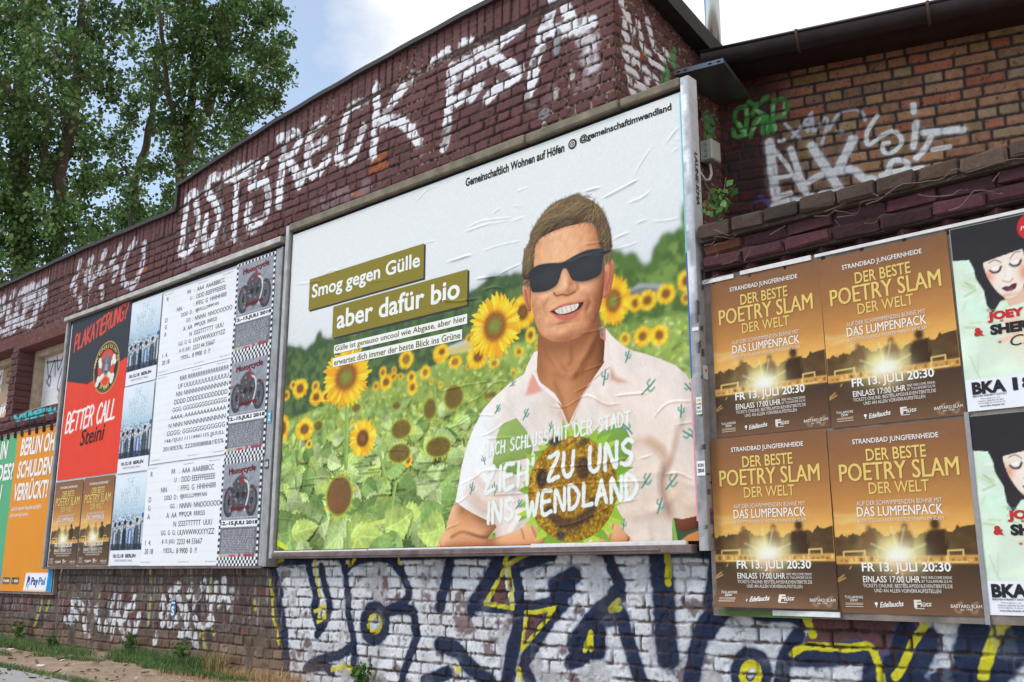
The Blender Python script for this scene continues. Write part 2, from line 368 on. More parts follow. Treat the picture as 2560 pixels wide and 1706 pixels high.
# ================================================================== the brick building
CH = .0757
class Bond:                      # irregular bond: every course its own run of stretchers and headers
    def __init__(s, x0, x1, seed, nk=80):
        r = np.random.default_rng(seed); s.E = []; s.col = []; s.dep = []; s.tx = []; s.tz = []
        for k in range(nk):
            L = [x0-.3*r.random()]
            while L[-1] < x1+.3:
                L.append(L[-1]+(.25 if r.random() < (.72 if k % 2 else .3) else .127)*(1+.06*(r.random()-.5)))
            s.E.append(np.array(L)); n = len(L); s.col.append(r.random((n, 3))); s.dep.append(r.normal(0, 1, n)); s.tx.append(r.normal(0, 1, n)); s.tz.append(r.normal(0, 1, n))
    def at(s, X, Z, zoff=0, jw=.005, rough=.0035, seed=0, soldier=None):
        Zw = Z + .006*(vnoise(X, Z, 1.3, seed+5)-.5)*2
        k = np.clip(np.floor((Zw-zoff)/CH).astype(int), 0, len(s.E)-1); vz = (Zw-zoff)-k*CH
        Xw = X + rough*2*(vnoise(X, Z, 45, seed+1)-.5); i = np.zeros(X.shape, int); dl = np.zeros(X.shape); bw = np.zeros(X.shape)
        for kk in np.unique(k):
            m = k == kk; e = s.E[kk]; j = np.clip(np.searchsorted(e, Xw[m])-1, 0, len(e)-2); i[m] = j; dl[m] = Xw[m]-e[j]; bw[m] = e[j+1]-e[j]
        pk = lambda T: np.concatenate(T)[np.cumsum([0]+[len(t) for t in T])[k]+i]
        if soldier is not None:  # bricks on end under the coping: their edges follow the coping line
            m, d = soldier
            w = .083; j = np.floor(Xw[m]/w).astype(int); dl[m] = Xw[m]-j*w; bw[m] = w; vz[m] = CH/2; i[m] = np.abs(j) % 12; k[m] = 3
        dx = np.minimum(dl, bw-dl); dz = np.minimum(vz, CH-vz) + rough*1.3*(vnoise(X, Z, 55, seed+2)-.5)*2
        dd = -np.log(np.exp(-np.clip(dx, -.01, .05)*320)+np.exp(-np.clip(dz, -.01, .05)*320))/320
        face = sst(jw*.55, jw*1.9, dd)
        return dict(face=face, r=pk(s.col), dep=pk(s.dep), tx=pk(s.tx)*(dl/bw-.5), tz=pk(s.tz)*(vz/CH-.5), k=k, vz=vz)
def spray(X, Z, C, strokes, wd, col, a=1.0, soft=.35, mask=None, smooth=True, rag=.12, wander=0):
    col = np.asarray(col); Xf, Zf = X, Z
    for st in strokes:
        p = smooth_pts(st) if smooth else np.asarray(st); m = wd*(1+soft)
        bb = (Xf > p[:, 0].min()-m) & (Xf < p[:, 0].max()+m) & (Zf > p[:, 1].min()-m) & (Zf < p[:, 1].max()+m)
        if not bb.any(): continue
        x, z = Xf[bb], Zf[bb]; d = seg_dist(x, z, p)+rag*wd*(vnoise(x, z, 40, 8)-.5)
        k = sst(wd/2*(1+soft), wd/2*(1-soft), d)*a
        if mask is not None: k = k*mask[bb]
        C[bb] = C[bb]*(1-k[:, None])+col*k[:, None]
def inpoly(X, Z, pts):
    p = np.asarray(pts); ins = np.zeros(X.shape, bool)
    for (a, b), (c, d) in zip(p, np.roll(p, -1, 0)):
        if b != d: ins ^= ((b > Z) != (d > Z)) & (X < (c-a)*(Z-b)/(d-b)+a)
    return ins

# --- spray lettering traced on the wall planes
R1, R2, R3 = zr(400, 400, .1913), zr(0, 600, .1913), zr(0, 850, .1913)
Q2, QC = zr(700, 0, .4464), zr(1250, 0, .2232)
def Y_(fr, L, y=.1): return [on_y(fr(s), y) for s in L]
WH = Y_(R1, [[(440,430),(370,520),(360,650),(330,850),(310,1050),(280,1200),(340,1230),(440,1130),(505,1020),(515,850),(495,600),(490,470),(440,430)],
  [(780,220),(690,240),(640,340),(640,440),(700,520),(765,640),(775,800),(740,960),(680,1060),(610,1110),(590,1010),(600,880),(620,760)],
  [(870,215),(1000,150),(1190,80),(1280,50)], [(900,260),(1060,205),(1240,180)], [(1010,230),(1000,450),(1000,700),(985,880),(985,1020)],
  [(1390,280),(1270,330),(1200,360)], [(1390,330),(1430,480),(1410,640),(1390,740),(1290,820),(1190,860),(1150,760),(1180,600)],
  [(600,1160),(700,1110)], [(1190,930),(1250,900)], [(1690,20),(1760,110),(1830,190),(1880,250)], [(1610,60),(1600,250),(1570,420),(1570,590)], [(1390,20),(1370,80)]])
WH += Y_(Q2, [[(0,780),(80,750),(115,785),(70,860),(20,890)], [(40,800),(20,900),(10,1000),(0,1120)], [(50,900),(90,960),(115,1040)],
  [(250,680),(180,750),(160,860),(170,970),(215,970),(275,890)], [(165,850),(255,795)], [(480,580),(410,600),(370,680),(340,830),(335,900),(390,895),(430,850),(470,720)],
  [(545,490),(545,700),(525,880)], [(745,430),(650,560),(560,690)], [(560,690),(670,680),(740,740)], [(740,730),(780,800)],
  [(965,390),(950,600),(935,760),(925,830)], [(975,470),(1080,405),(1140,370)], [(985,390),(1060,340),(1130,295)], [(960,590),(1040,545)], [(940,300),(870,350)],
  [(1350,150),(1260,230),(1180,290),(1220,340),(1310,375)], [(1350,400),(1300,460),(1220,500),(1170,560)], [(1080,540),(1130,490)], [(1030,250),(1070,235)]])
WH += Y_(QC, [[(600,40),(560,200),(500,330),(470,520),(400,740),(380,880),(330,1050)], [(690,-90),(740,40),(770,140),(840,240)], [(500,370),(680,335),(900,290),(1050,255)], [(650,385),(950,310)],
  [(560,-120),(600,40)]])
WHs = Y_(QC, [[(1050,480),(1020,540)], [(1030,600),(980,650)], [(1060,740),(1010,770)], [(950,420),(930,460)]])
WH3 = Y_(R2, [[(60,780),(10,850),(-60,960)], [(190,710),(140,850),(120,1000)], [(280,720),(440,620)], [(250,830),(230,950),(210,1020)], [(330,780),(540,680)], [(350,880),(460,800),(600,760)],
  [(250,1050),(370,1100),(450,1060),(475,960)], [(70,1200),(200,1150)], [(490,640),(620,570)], [(100,1080),(190,1050)], [(370,830),(330,960)], [(520,780),(480,900)], [(20,980),(60,900)], [(-40,1240),(0,1210)], [(600,720),(560,840)]])
WH2 = Y_(R2, [[(1060,290),(1020,450),(940,620)], [(1220,240),(1160,330),(1130,540)], [(1390,150),(1320,350),(1240,500)], [(1580,90),(1500,240),(1440,330)], [(1460,390),(1540,380),(1490,520)],
  [(1780,20),(1690,160),(1630,330),(1620,540),(1680,600),(1760,590),(1820,480),(1870,300),(1890,60)], [(1050,740),(1065,860)], [(1340,620),(1350,740)], [(1200,320),(1190,610)], [(1380,400),(1340,460)], [(1000,640),(990,700)]])
TEAL = Y_(R3, [[(220,1000),(290,1090)], [(300,990),(210,1130)], [(370,950),(320,990),(370,1030),(335,1080)], [(385,1060),(410,960),(440,1050)], [(430,950),(445,1060)], [(490,930),(440,990),(495,1050)],
  [(545,905),(490,930),(500,1035),(545,1020)], [(495,980),(535,970)], [(565,1030),(550,905),(595,915),(560,965),(610,1010)], [(640,910),(710,1000)], [(740,905),(640,1025)], [(680,900),(690,1005)]])
TEAL2 = Y_(R1, [[(500,440),(600,410)], [(850,270),(780,400),(720,460)], [(800,520),(840,680)], [(400,900),(390,1000)], [(1030,40),(1030,90)], [(860,820),(855,980)]])
LB, LC = zr(0, 1450, .2125), zr(300, 1420, .1824)
LOWW = Y_(LB, [[(880,110),(870,230),(865,340),(840,450)], [(900,200),(940,270),(990,330)], [(1060,290),(1050,360)], [(1360,190),(1330,300),(1310,450)], [(1425,190),(1400,370)], [(1590,200),(1575,270)], [(1500,350),(1580,310)],
  [(890,380),(930,440)], [(1150,310),(1130,440)], [(840,470),(870,560)], [(1000,470),(1010,590)], [(1090,500),(1070,650)], [(1170,490),(1180,570)], [(1270,500),(1250,600)], [(1350,500),(1320,660)], [(1420,510),(1480,680)],
  [(1530,520),(1530,590)], [(1610,530),(1600,600)], [(1650,420),(1640,490)], [(780,470),(880,480)], [(1500,400),(1460,470)], [(1360,400),(1420,470)]])
LOWW += Y_(LC, [[(820,240),(700,350)], [(770,380),(660,600),(600,760)], [(800,380),(820,440),(870,600)], [(985,240),(960,370)], [(1170,210),(1080,380)], [(1200,290),(1205,380)], [(1335,220),(1310,390)], [(1430,170),(1430,380)],
  [(740,560),(780,650)], [(920,560),(940,650)], [(690,770),(800,700)], [(920,690),(930,760)], [(1040,700),(1090,780),(1200,770),(1270,720)], [(1250,430),(1240,520)], [(1370,440),(1360,520)], [(1480,440),(1490,510)],
  [(1230,580),(1240,660)], [(840,910),(930,885),(1030,930)], [(495,920),(490,1010)], [(600,540),(580,640)], [(1030,420),(1020,510)], [(1540,310),(1545,380)], [(1010,970),(1060,1060)], [(620,420),(590,490)]])
LOWY = Y_(LC, [[(430,20),(435,220)], [(440,420),(415,620),(410,760)], [(1260,160),(1250,370)], [(1150,850),(1110,920)], [(1150,990),(1180,1080)], [(1860,470),(1870,560)], [(1280,850),(1300,900)]]) + Y_(LB, [[(500,250),(470,400),(410,570)], [(590,260),(550,410)], [(1180,70),(1180,210)], [(1130,540),(1125,650)]])
LOWK = Y_(LC, [[(360,30),(390,200)], [(1060,430),(1180,460)], [(1080,560),(1090,640)], [(700,420),(690,470)], [(1230,870),(1240,1000)], [(1310,60),(1330,120)], [(1700,460),(1720,520)]]) + Y_(LB, [[(530,260),(490,500)]])
G, H, K = zr(600, 1350, .2975), zr(1200, 1300, .2975), zr(1850, 1500, .3017)
def ring(cx, cy, rx, ry, n=16): return [(cx+rx*math.cos(t), cy+ry*math.sin(t)) for t in np.linspace(0, 2*math.pi, n)]
def wpx(s): return .0255*s/10    # stroke width helper: metres for an enlarged-pixel width
NAVY = [(Y_(G, [[(330,180),(480,170),(600,160)], [(290,250),(330,420),(350,600),(380,800),(400,1000),(410,1180)]]), .075),
  (Y_(G, [[(570,170),(610,330),(640,480),(640,560)], [(690,230),(720,380),(755,500),(765,580)], [(630,560),(640,640),(680,750)], [(760,570),(730,680),(660,790)]]), .066),
  (Y_(G, [[(870,170),(900,350),(915,500),(920,600),(950,780),(965,900)], [(900,260),(960,190),(1100,150),(1250,160),(1340,240),(1395,340),(1430,450),(1390,520),(1290,580),(1230,620)]]), .06),
  (Y_(G, [ring(1140, 700, 88, 130)]), .085), (Y_(G, [[(1250,600),(1400,585),(1470,620),(1480,740)], [(1500,790),(1460,900),(1430,1000),(1390,1110),(1370,1200)], [(960,890),(850,960),(720,1000),(600,1040)], [(970,950),(965,1090)], [(560,1080),(700,1060),(780,1110)]]), .066),
  (Y_(G, [[(350,145),(900,140),(1350,140),(1750,130),(2350,130)]]), .05), (Y_(G, [[(1770,190),(1740,350),(1705,480),(1690,560)]]), .085), (Y_(G, [[(2190,170),(2110,330),(2060,420),(1980,530)]]), .105),
  (Y_(G, [[(1960,550),(2100,575),(2350,590)], [(1940,570),(1950,620)]]), .05), (Y_(G, [[(1690,880),(1830,930),(1900,1020),(2000,1110),(2120,1210)]]), .10), (Y_(G, [[(2340,760),(2290,900),(2260,1100),(2240,1210)], [(1560,1190),(1750,1120)]]), .08),
  (Y_(H, [[(300,400),(330,560),(350,720)], [(620,295),(470,340),(330,390)], [(350,725),(480,725),(640,690),(700,650)], [(1080,275),(1120,400),(1160,490),(1190,560),(1130,620)]]), .07),
  (Y_(H, [[(640,550),(800,470)], [(650,600),(760,570)], [(690,640),(700,710)]]), .10), (Y_(H, [[(650,770),(580,860),(520,960),(450,1080),(390,1170)], [(330,800),(320,1000),(280,1150),(250,1340)], [(380,1240),(430,1350)]]), .085),
  (Y_(H, [[(1180,640),(1060,720),(940,830),(870,930),(790,1050)], [(1190,780),(1230,920),(1270,1080),(1320,1230),(1370,1370)], [(950,840),(1080,830),(1200,825)]]), .085),
  (Y_(H, [[(870,980),(1000,950)], [(820,1080),(990,1080)], [(1000,970),(1000,1090)]]), .10), (Y_(H, [[(760,1180),(960,1120)], [(750,1210),(860,1185)]]), .06),
  (Y_(H, [[(1520,270),(1530,420),(1550,600),(1560,800),(1570,1000),(1585,1150)]]), .135), (Y_(H, [[(1000,250),(1500,255),(1990,275)], [(1980,320),(1970,480),(1930,700)]]), .065),
  (Y_(H, [[(2010,760),(1900,880),(1860,1000),(1820,1150),(1780,1370)], [(2040,770),(1930,930)]]), .09), (Y_(K, [ring(100, 600, 105, 130)]), .085),
  (Y_(K, [[(150,110),(420,120),(520,160)], [(490,300),(420,400),(370,520),(345,720)]]), .075), (Y_(K, [[(430,465),(700,475),(1000,440),(1090,500),(1100,720)]]), .09), (Y_(K, [[(1560,330),(1480,520),(1390,720)], [(1390,270),(1330,480),(1290,630)], [(1270,560),(1500,720)]]), .10),
  (Y_(K, [[(1950,220),(1900,400),(1890,620)], [(2350,240),(2250,420),(2130,600),(2080,720)], [(2000,640),(1700,700)]]), .12)]
YEL = [(Y_(G, [[(640,180),(650,330),(690,490)], [(670,640),(665,690),(710,650)], [(260,340),(280,480),(290,640),(320,760),(340,870)], ring(1140, 705, 52, 70), [(920,190),(930,210),(970,160)], [(1340,150),(1350,200)], [(250,210),(370,165)]]), .032),
  (Y_(G, [[(640,600),(720,560),(715,650)], [(780,1090),(920,1060),(940,1110)], [(1810,1050),(1850,1100)]]), .035),
  (Y_(H, [[(240,300),(220,380),(400,285)], [(210,420),(130,580),(50,700)], [(50,700),(160,720),(290,740)], [(290,740),(270,570),(250,410)]]), .034), (Y_(H, [[(400,780),(380,940),(360,1090)], [(360,1090),(500,930),(640,740)], [(640,740),(520,770),(400,780)]]), .03),
  (Y_(H, [[(1170,680),(1110,750),(1180,745)], [(940,950),(890,1090)], [(940,950),(945,1080)]]), .04), (Y_(H, [[(1580,290),(1590,400),(1590,530)], [(330,1260),(340,1330)]]), .045),
  (Y_(K, [ring(95, 620, 68, 88), [(530,110),(580,200),(615,290)], [(440,450),(560,385),(900,400),(1070,385),(1130,470),(1170,600),(1180,720)], [(1530,215),(1450,340),(1340,560),(1290,640)]]), .042), (Y_(K, [[(2180,190),(2080,400),(2020,620)], [(2120,175),(2200,190)]]), .055)]
SILV = np.vstack([on_y(G([(250,150),(310,420),(345,700),(380,900),(410,1190),(430,1400)])), [(7.5, -.6), (7.5, 1.1), (-.1, 1.1)]])
BARE = [on_y(H([(210,400),(262,720),(90,690)])), on_y(H([(400,790),(630,750),(365,1070)])), on_y(K([(610,150),(1500,170),(1450,440),(1290,600),(1190,620),(1090,390),(900,410),(520,420)])), on_y(H([(250,280),(380,290),(240,360)]))]
SIDEW = [on_x(QC(s)) for s in [[(1380,-20),(1385,90),(1435,200)], [(1395,220),(1405,300)], [(1395,350),(1440,440)], [(1460,230),(1495,360)], [(1550,240),(1590,430)], [(1650,220),(1690,380),(1735,560)], [(1410,545),(1480,560),(1510,640)], [(1410,590),(1450,690)],
  [(1500,700),(1545,610)], [(1570,720),(1610,790)], [(1420,770),(1510,820)], [(1450,850),(1480,1010),(1520,1050)], [(1530,980),(1590,970)], [(1620,990),(1660,1050)], [(1590,500),(1680,620)], [(1690,680),(1840,770)], [(1640,780),(1680,850)], [(1780,590),(1845,690)], [(1850,550),(1900,650)], [(1360,40),(1440,180)], [(1540,860),(1560,920)], [(1740,860),(1810,980)], [(1660,900),(1660,950)]]]
SIDEG = [on_x(QC(s)) for s in [[(1960,570),(1950,730)], [(1880,780),(1915,970)], [(1830,840),(1845,990)], [(1850,720),(1880,900)], [(1920,620),(1935,700)]]] + [on_x(zr(1650, 150, .1913)(s)) for s in [[(600,790),(650,1030)], [(690,740),(680,1000),(650,900)], [(630,690),(650,800)], [(600,720),(605,980)]]]
W4 = zr(1700, 0, .4783)
ALK = [(on_rear(W4(s)), wd) for s, wd in [([(470,750),(480,850),(490,950),(505,1035)], .08), ([(500,790),(570,880),(640,1000)], .035), ([(495,935),(575,920)], .045), ([(500,1035),(580,1010)], .04), ([(580,785),(610,870),(640,960),(740,915)], .055), ([(620,900),(660,1010)], .05),
  ([(690,765),(750,860),(840,1000)], .075), ([(905,730),(850,840),(830,880)], .075), ([(790,905),(900,890),(960,935),(1010,940)], .065), ([(1030,610),(980,690),(985,760),(1060,710),(1120,690),(1160,740),(1120,795),(1070,800),(1060,760),(1090,750)], .036), ([(1220,550),(1222,590)], .045), ([(1235,640),(1220,770)], .05),
  ([(1275,695),(1360,690)], .06), ([(1310,720),(1280,780),(1235,830)], .045), ([(1390,690),(1480,680)], .06), ([(1320,785),(1410,770)], .035), ([(1080,930),(1110,845),(1185,850),(1170,890),(1050,920)], .045), ([(1110,900),(1190,890)], .04), ([(1200,895),(1265,880)], .045), ([(490,1080),(570,1050),(640,1050),(690,1025)], .05), ([(730,1030),(740,1005),(800,1000)], .03), ([(520,740),(545,735)], .03)]]
THIN = [on_rear(W4(s)) for s in [[(550,650),(590,690),(630,730)], [(590,720),(690,590)], [(610,690),(660,650),(670,690),(690,600),(700,690),(760,620),(770,660),(740,760)], [(780,680),(830,600),(900,575),(950,590),(970,630)], [(820,685),(850,690)]]]
SMP = [on_rear(W4(s)) for s in [[(345,560),(300,575),(285,620),(330,690)], [(345,560),(350,640),(330,710),(290,715),(280,680)], [(370,715),(395,640),(430,620),(435,700)], [(440,630),(465,620),(460,700)], [(360,535),(400,560)], [(455,512),(400,555)], [(400,560),(380,600)], [(410,585),(455,610)], [(490,690),(485,600),(495,530),(545,525),(560,570),(540,605),(510,615)]]]
SMPhi = [on_rear(W4(s)) for s in [[(350,575),(350,600)], [(310,650),(330,685)], [(385,680),(420,625)], [(455,650),(445,690)], [(490,560),(485,600)], [(495,650),(500,680)], [(550,540),(545,600)], [(400,580),(440,605)], [(340,680),(345,710)]]]
DARKT = [on_rear(W4(s)) for s in [[(260,890),(330,800),(360,790),(360,860)], [(300,960),(380,930),(400,1010)]]]
VIO = [on_rear(W4(s)) for s in [[(390,1060),(440,1040),(480,1090)], [(420,1030),(470,1070)]]]

cop_x = np.array([-7.6, -6.4, -4, -2.07, -2.069, -1.25, -.43, .3, .9, 1.6, 2.2, 3.3]); cop_z = np.array([4.27, 4.275, 4.275, 4.235, 4.488, 4.575, 4.65, 4.69, 4.715, 4.735, 4.745, 4.75])
def coping_z(x): return np.interp(x, cop_x, cop_z)
def paint_base(Bd, X, Z, dirt=0):
    r = Bd['r']; n = fbm(X, Z, 9, 3, 2)[..., None]; n2 = fbm(X, Z, 70, 2, 6)[..., None]
    dark = A(110, 73, 73); dk2 = A(93, 63, 62)
    C = dk2+(dark-dk2)*np.clip(r[..., :1]*.7+n*.6-.15, 0, 1.2); C = C*(.86+.28*n2)
    orange = (r[..., 1] > .972) & (vnoise(X, Z, 18, 3) > .45) & (Z > 3) & (X > -3); C[orange] = A(150, 84, 54)*(.6+.7*n2[orange])
    worn = sst(.62, .75, fbm(X, Z, 3.2, 3, 11))[..., None]*sst(.4, .6, n2); C = C*(1-worn*.5)+A(92, 66, 58)*worn*.5
    return C
def mortar(C, Bd, X, Z, pale, col=(60, 50, 46)):
    f = Bd['face'][..., None]; nn = vnoise(X, Z, 60, 21); pl = sst(.5, .75, fbm(X, Z, 2.2, 3, 4)+pale-.5)
    m = A(*col)*(.55+.6*vnoise(X, Z, 25, 5))[..., None]; sp = (sst(.55, .72, nn)*pl)[..., None]; m = m*(1-sp)+A(196, 178, 158)*sp
    return C*f+m*(1-f)
def heights(Bd, X, Z, amp=1.0, seed=0):
    h = Bd['face']*(.0115+.0022*Bd['dep'])*amp + Bd['face']*(.005*Bd['tx']+.005*Bd['tz'])*amp
    chips = sst(.66, .8, fbm(X, Z, 14, 2, 30+seed))*Bd['face']*.007
    return h-chips+.0032*(fbm(X, Z, 55, 3, seed+12)-.5)+.012*(fbm(X, Z, 1.1, 2, seed+3)-.5), chips

bld = tag(empty('brick_building', (0, .1, 0)), 'long dark red painted brick building covered in graffiti with a sloping black-capped parapet', 'building')
M_brick = mat('brick_wall_paint', None, .78, var=.16, vscale=60, bump=.35, bscale=190, spec=.12)

def front_piece(x0, x1, step, zrows, seed_off=0):
    x = np.arange(x0, x1+step*.5, step); X, Z = np.meshgrid(x, zrows); zc = coping_z(X)-.012; Z = np.minimum(Z, zc)
    d = zc-Z; wedge = np.interp(X[0], [-7.6, -2.07, -2.06, -.4, .9, 1.8, 3.3], [.225, .225, .235, .245, .245, .255, .26])[None]
    sol = (d < wedge, d)
    lowz = sst(1.05, .85, Z); Bd = BOND_A.at(X, Z+.010*lowz*(fbm(X, Z, 2.6, 2, 61)-.5)*2+.006*lowz*(vnoise(X, Z, 9, 62)-.5), 0, .0055, .0038, 0, soldier=sol)
    smear = sst(.60, .72, fbm(X, Z, 5, 3, 63))*lowz; Bd['face'] = Bd['face']*(1-smear)+.62*smear
    gap = np.abs(d-wedge) < .008+.010*vnoise(X, Z, 20, 7)+np.clip((X-.2)*.012, 0, .022)
    Bd['face'] = np.where(gap, Bd['face']*.1, Bd['face']); Bd['face'] = np.where((d < .118) & (d > .106) & (X < 2.2), Bd['face']*.75+.05, Bd['face'])
    h, chips = heights(Bd, X, Z)
    C = paint_base(Bd, X, Z); pick = Bd['face'][..., None]
    low = sst(1.05, .8, Z+.06*(fbm(X, Z, 3, 2, 9)-.5)); left = sst(.15, -.15, X)
    # bare, dusty lower bricks on the left
    gry = A(104, 94, 88)*(.55+.8*fbm(X, Z, 14, 4, 8))[..., None]; q = (low*left*sst(.10, .60, Bd['r'][..., 2]+.25*sst(.5, .8, Z)))[..., None]*.9; C = C*(1-q)+gry*q
    ocr = A(124, 100, 86)*(.5+.85*Bd['r'][..., :1])*(.8+.4*fbm(X, Z, 30, 2, 5))[..., None]; q = (sst(.36, .20, Z+.09*(fbm(X, Z, 2, 2, 3)-.5))*sst(.4, -.1, X))[..., None]*.9; C = C*(1-q)+ocr*q
    pm = np.clip(Bd['face']*1.1, .22, 1)*(1-.75*sst(.0, .006, chips))
    pm2 = np.clip(Bd['face']*1.2+.1, .72, 1)
    # silver fill of the big piece
    sv = inpoly(X+.03*(vnoise(X, Z, 6, 2)-.5), Z, SILV) & (Z < 1.12)
    for b in BARE: sv &= ~inpoly(X, Z, b)
    drip = .9+.2*vnoise(X, Z*.12, 60, 14)
    svc = A(217, 217, 221)*((.80+.34*fbm(X, Z, 9, 4, 15)*drip)*(1-.45*sst(.66, .74, fbm(X, Z, 26, 3, 55))))[..., None]
    k = (sv*pm2*np.clip(1.25-1.2*sst(.64, .78, fbm(X, Z, 7, 4, 16)), .2, 1))[..., None]*.96; C = C*(1-k)+svc*k
    mk = pm2*(1-.35*sst(.55, .8, fbm(X, Z, 8, 2, 19)))
    for L, wd in NAVY: spray(X, Z, C, L, wd*1.22, A(48, 86, 138), .6, .35, mk)
    for L, wd in NAVY: spray(X, Z, C, L, wd*1.06, A(35, 44, 68), .97, .15, np.clip(mk+.25, 0, 1), rag=.10)
    for L, wd in YEL: spray(X, Z, C, L, wd*.88, A(206, 196, 44), .95, .14, np.clip(mk+.1, 0, 1), rag=.18)
    # drippy scribbles low on the left
    dr = pm*np.clip(1.6-1.2*vnoise(X, Z*.15, 55, 23), .2, 1)
    spray(X, Z, C, LOWK, .10, A(58, 56, 58), .8, .35, pm); spray(X, Z, C, LOWW, .072, A(226, 224, 228), .95, .25, dr, rag=.3); spray(X, Z, C, LOWY, .04, A(176, 176, 84), .8, .3, pm)
    strk = (low*left*sst(.62, .85, vnoise(X, Z*.08, 70, 31))*pm*sst(.25, .4, Z))[..., None]*.35; C = C*(1-strk)+A(190, 186, 186)*strk
    # upper white letters
    up = pm*np.clip(1.25-.9*sst(.55, .8, fbm(X, Z, 10, 2, 18)), .1, 1)
    spray(X, Z, C, WH3, .135, A(206, 200, 208), .95, .3, up, rag=.25); spray(X, Z, C, WH2, .085, A(206, 200, 208), .95, .3, up, rag=.25)
    halo = up*.5; spray(X, Z, C, WH, .155, A(150, 120, 126), .35, .5, halo); spray(X, Z, C, WH, .089, A(236, 233, 237), .98, .2, np.clip(up*1.2, 0, 1), rag=.28); spray(X, Z, C, WHs, .11, A(214, 206, 212), .8, .5, up)
    fade = A(186, 168, 176)
    spray(X, Z, C, [np.array([(-2.0, 3.72), (-1.6, 3.66), (-1.2, 3.72), (-.8, 3.66)]), np.array([(.2, 3.72), (.9, 3.7)]), np.array([(2.55, 3.85), (3.0, 3.83)])], .13, fade, .30, .8, up*sst(.4, .6, fbm(X, Z, 9, 2, 40)))
    spray(X, Z, C, TEAL2, .03, A(120, 160, 160), .6, .3, up); spray(X, Z, C, TEAL, .042, A(72, 190, 200), .95, .2, np.clip(pm+.3, 0, 1))
    # pale smears of paint and filler
    for (cx, cz, rx, rz, cc) in ((2.74, 4.19, .045, .13, (140, 140, 142)), (2.62, 3.72, .07, .05, (128, 128, 132)), (2.86, 3.92, .03, .05, (186, 178, 168)), (2.72, 3.83, .03, .06, (190, 182, 170)), (2.62, 3.62, .035, .06, (182, 168, 152))):
        m = np.exp(-(((X-cx+.02*(vnoise(X, Z, 30, 3)-.5))/rx)**2+((Z-cz)/rz)**2)*1.3)
        k = sst(.35, .5, m)[..., None]; C = C*(1-k)+A(*cc)*(.7+.5*vnoise(X, Z, 90, 2))[..., None]*k; h = h+.006*k[..., 0]
    C = mortar(C, Bd, X, Z, .12, (70, 60, 55)) if False else C
    f = Bd['face']; jn = np.clip(1-f, 0, 1)[..., None]; nn = vnoise(X, Z, 60, 21); pl = sst(.50, .74, fbm(X, Z, 1.9, 3, 4)+.13*sst(.3, 1.2, X)*(Z > 3)-.2*(Z < 1.2)); sp = (sst(.50, .68, nn)*pl)[..., None]
    lowl = (low*left)[..., None]; mc = (A(70, 55, 51)*(1-lowl)+A(96, 82, 72)*lowl)*(.45+.75*vnoise(X, Z, 25, 5))[..., None]; mc = mc*(1-sp*.8)+A(176, 156, 138)*sp*.8
    svk = ((Z < 1.1) & sv)[..., None]*(.12+.62*sst(.40, .62, vnoise(X, Z, 14, 33)))[..., None]; mc = mc*(1-svk)+C*svk; C = C*(1-jn)+mc*jn
    dust = (sst(.28, .02, Z)*sst(1.2, -.2, X))[..., None]*.45; C = C*(1-dust)+A(150, 124, 104)*dust
    sm = (smear*(1-.0*left))[..., None]*(~sv)[..., None]*.8; C = C*(1-sm)+A(104, 90, 80)*(.6+.7*fbm(X, Z, 30, 3, 64))[..., None]*sm
    soot = (sst(.55, .75, fbm(X, Z, 3.5, 4, 66))*lowz)[..., None]*.30*(1-.6*sv[..., None]); C = C*(1-soot)
    Y = -h
    # window openings
    op = np.zeros(X.shape, bool)
    for (a, b, c, e) in ((-5.56, -3.9, 2.585, 3.36), (-7.4, -5.77, 2.585, 3.40)):
        m = (X > a) & (X < b) & (Z > c) & (Z < e); Y = np.where(m, .30, Y); op |= m
        lip = (X > a-.02) & (X < b+.02) & (Z > c-.02) & (Z < e+.02) & ~m; C[lip] = C[lip]*.9
        lint = (X > a-.1) & (X < b+.1) & (Z > e) & (Z < e+.16); k = lint[..., None]*.7*1.0; C = C*(1-k)+A(108, 66, 62)*(.7+.6*fbm(X, Z, 25, 3, 2))[..., None]*k; Y = np.where(lint, -.012-.006*fbm(X, Z, 20, 3, 5), Y)
    # saw-tooth course below the windows
    zig = (Z > 2.27) & (Z < 2.43) & (X < 0); tooth = np.abs(((X*7.2) % 1)-.5)*2
    Y = np.where(zig & (Z < 2.40), .005+.075*tooth, Y); pr = (Z >= 2.40) & (Z < 2.56) & (X < 0); Y = np.where(pr, Y-.012, Y)
    P = np.stack([X, Y, Z], -1); keep = ~(op[:-1, :-1] & op[1:, 1:])
    return grid_mesh('front_wall', P, np.clip(C, .004, .9), keep)
BOND_A = Bond(-8, 8, 11, 70)
zl = np.concatenate([np.arange(-.12, 4.76, .0075), [4.80]])
zs = np.concatenate([np.arange(-.4, 1.0, .0058), np.arange(1.0, 3.34, .09), np.arange(3.34, 4.70, .0058), np.arange(4.70, 4.77, .0058)])
obj('front_wall', front_piece(-7.6, -3.86, .0078, zl), M_brick, bld)
obj('front_wall', front_piece(-3.86, 3.206, .0058, zs), M_brick, bld)
zc = np.concatenate([np.arange(-.4, 1.0, .0052), np.arange(1.0, 2.3, .08), np.arange(2.3, 2.5, .02)])
obj('front_wall', front_piece(3.2, 7.6, .0056, zc), M_brick, bld)
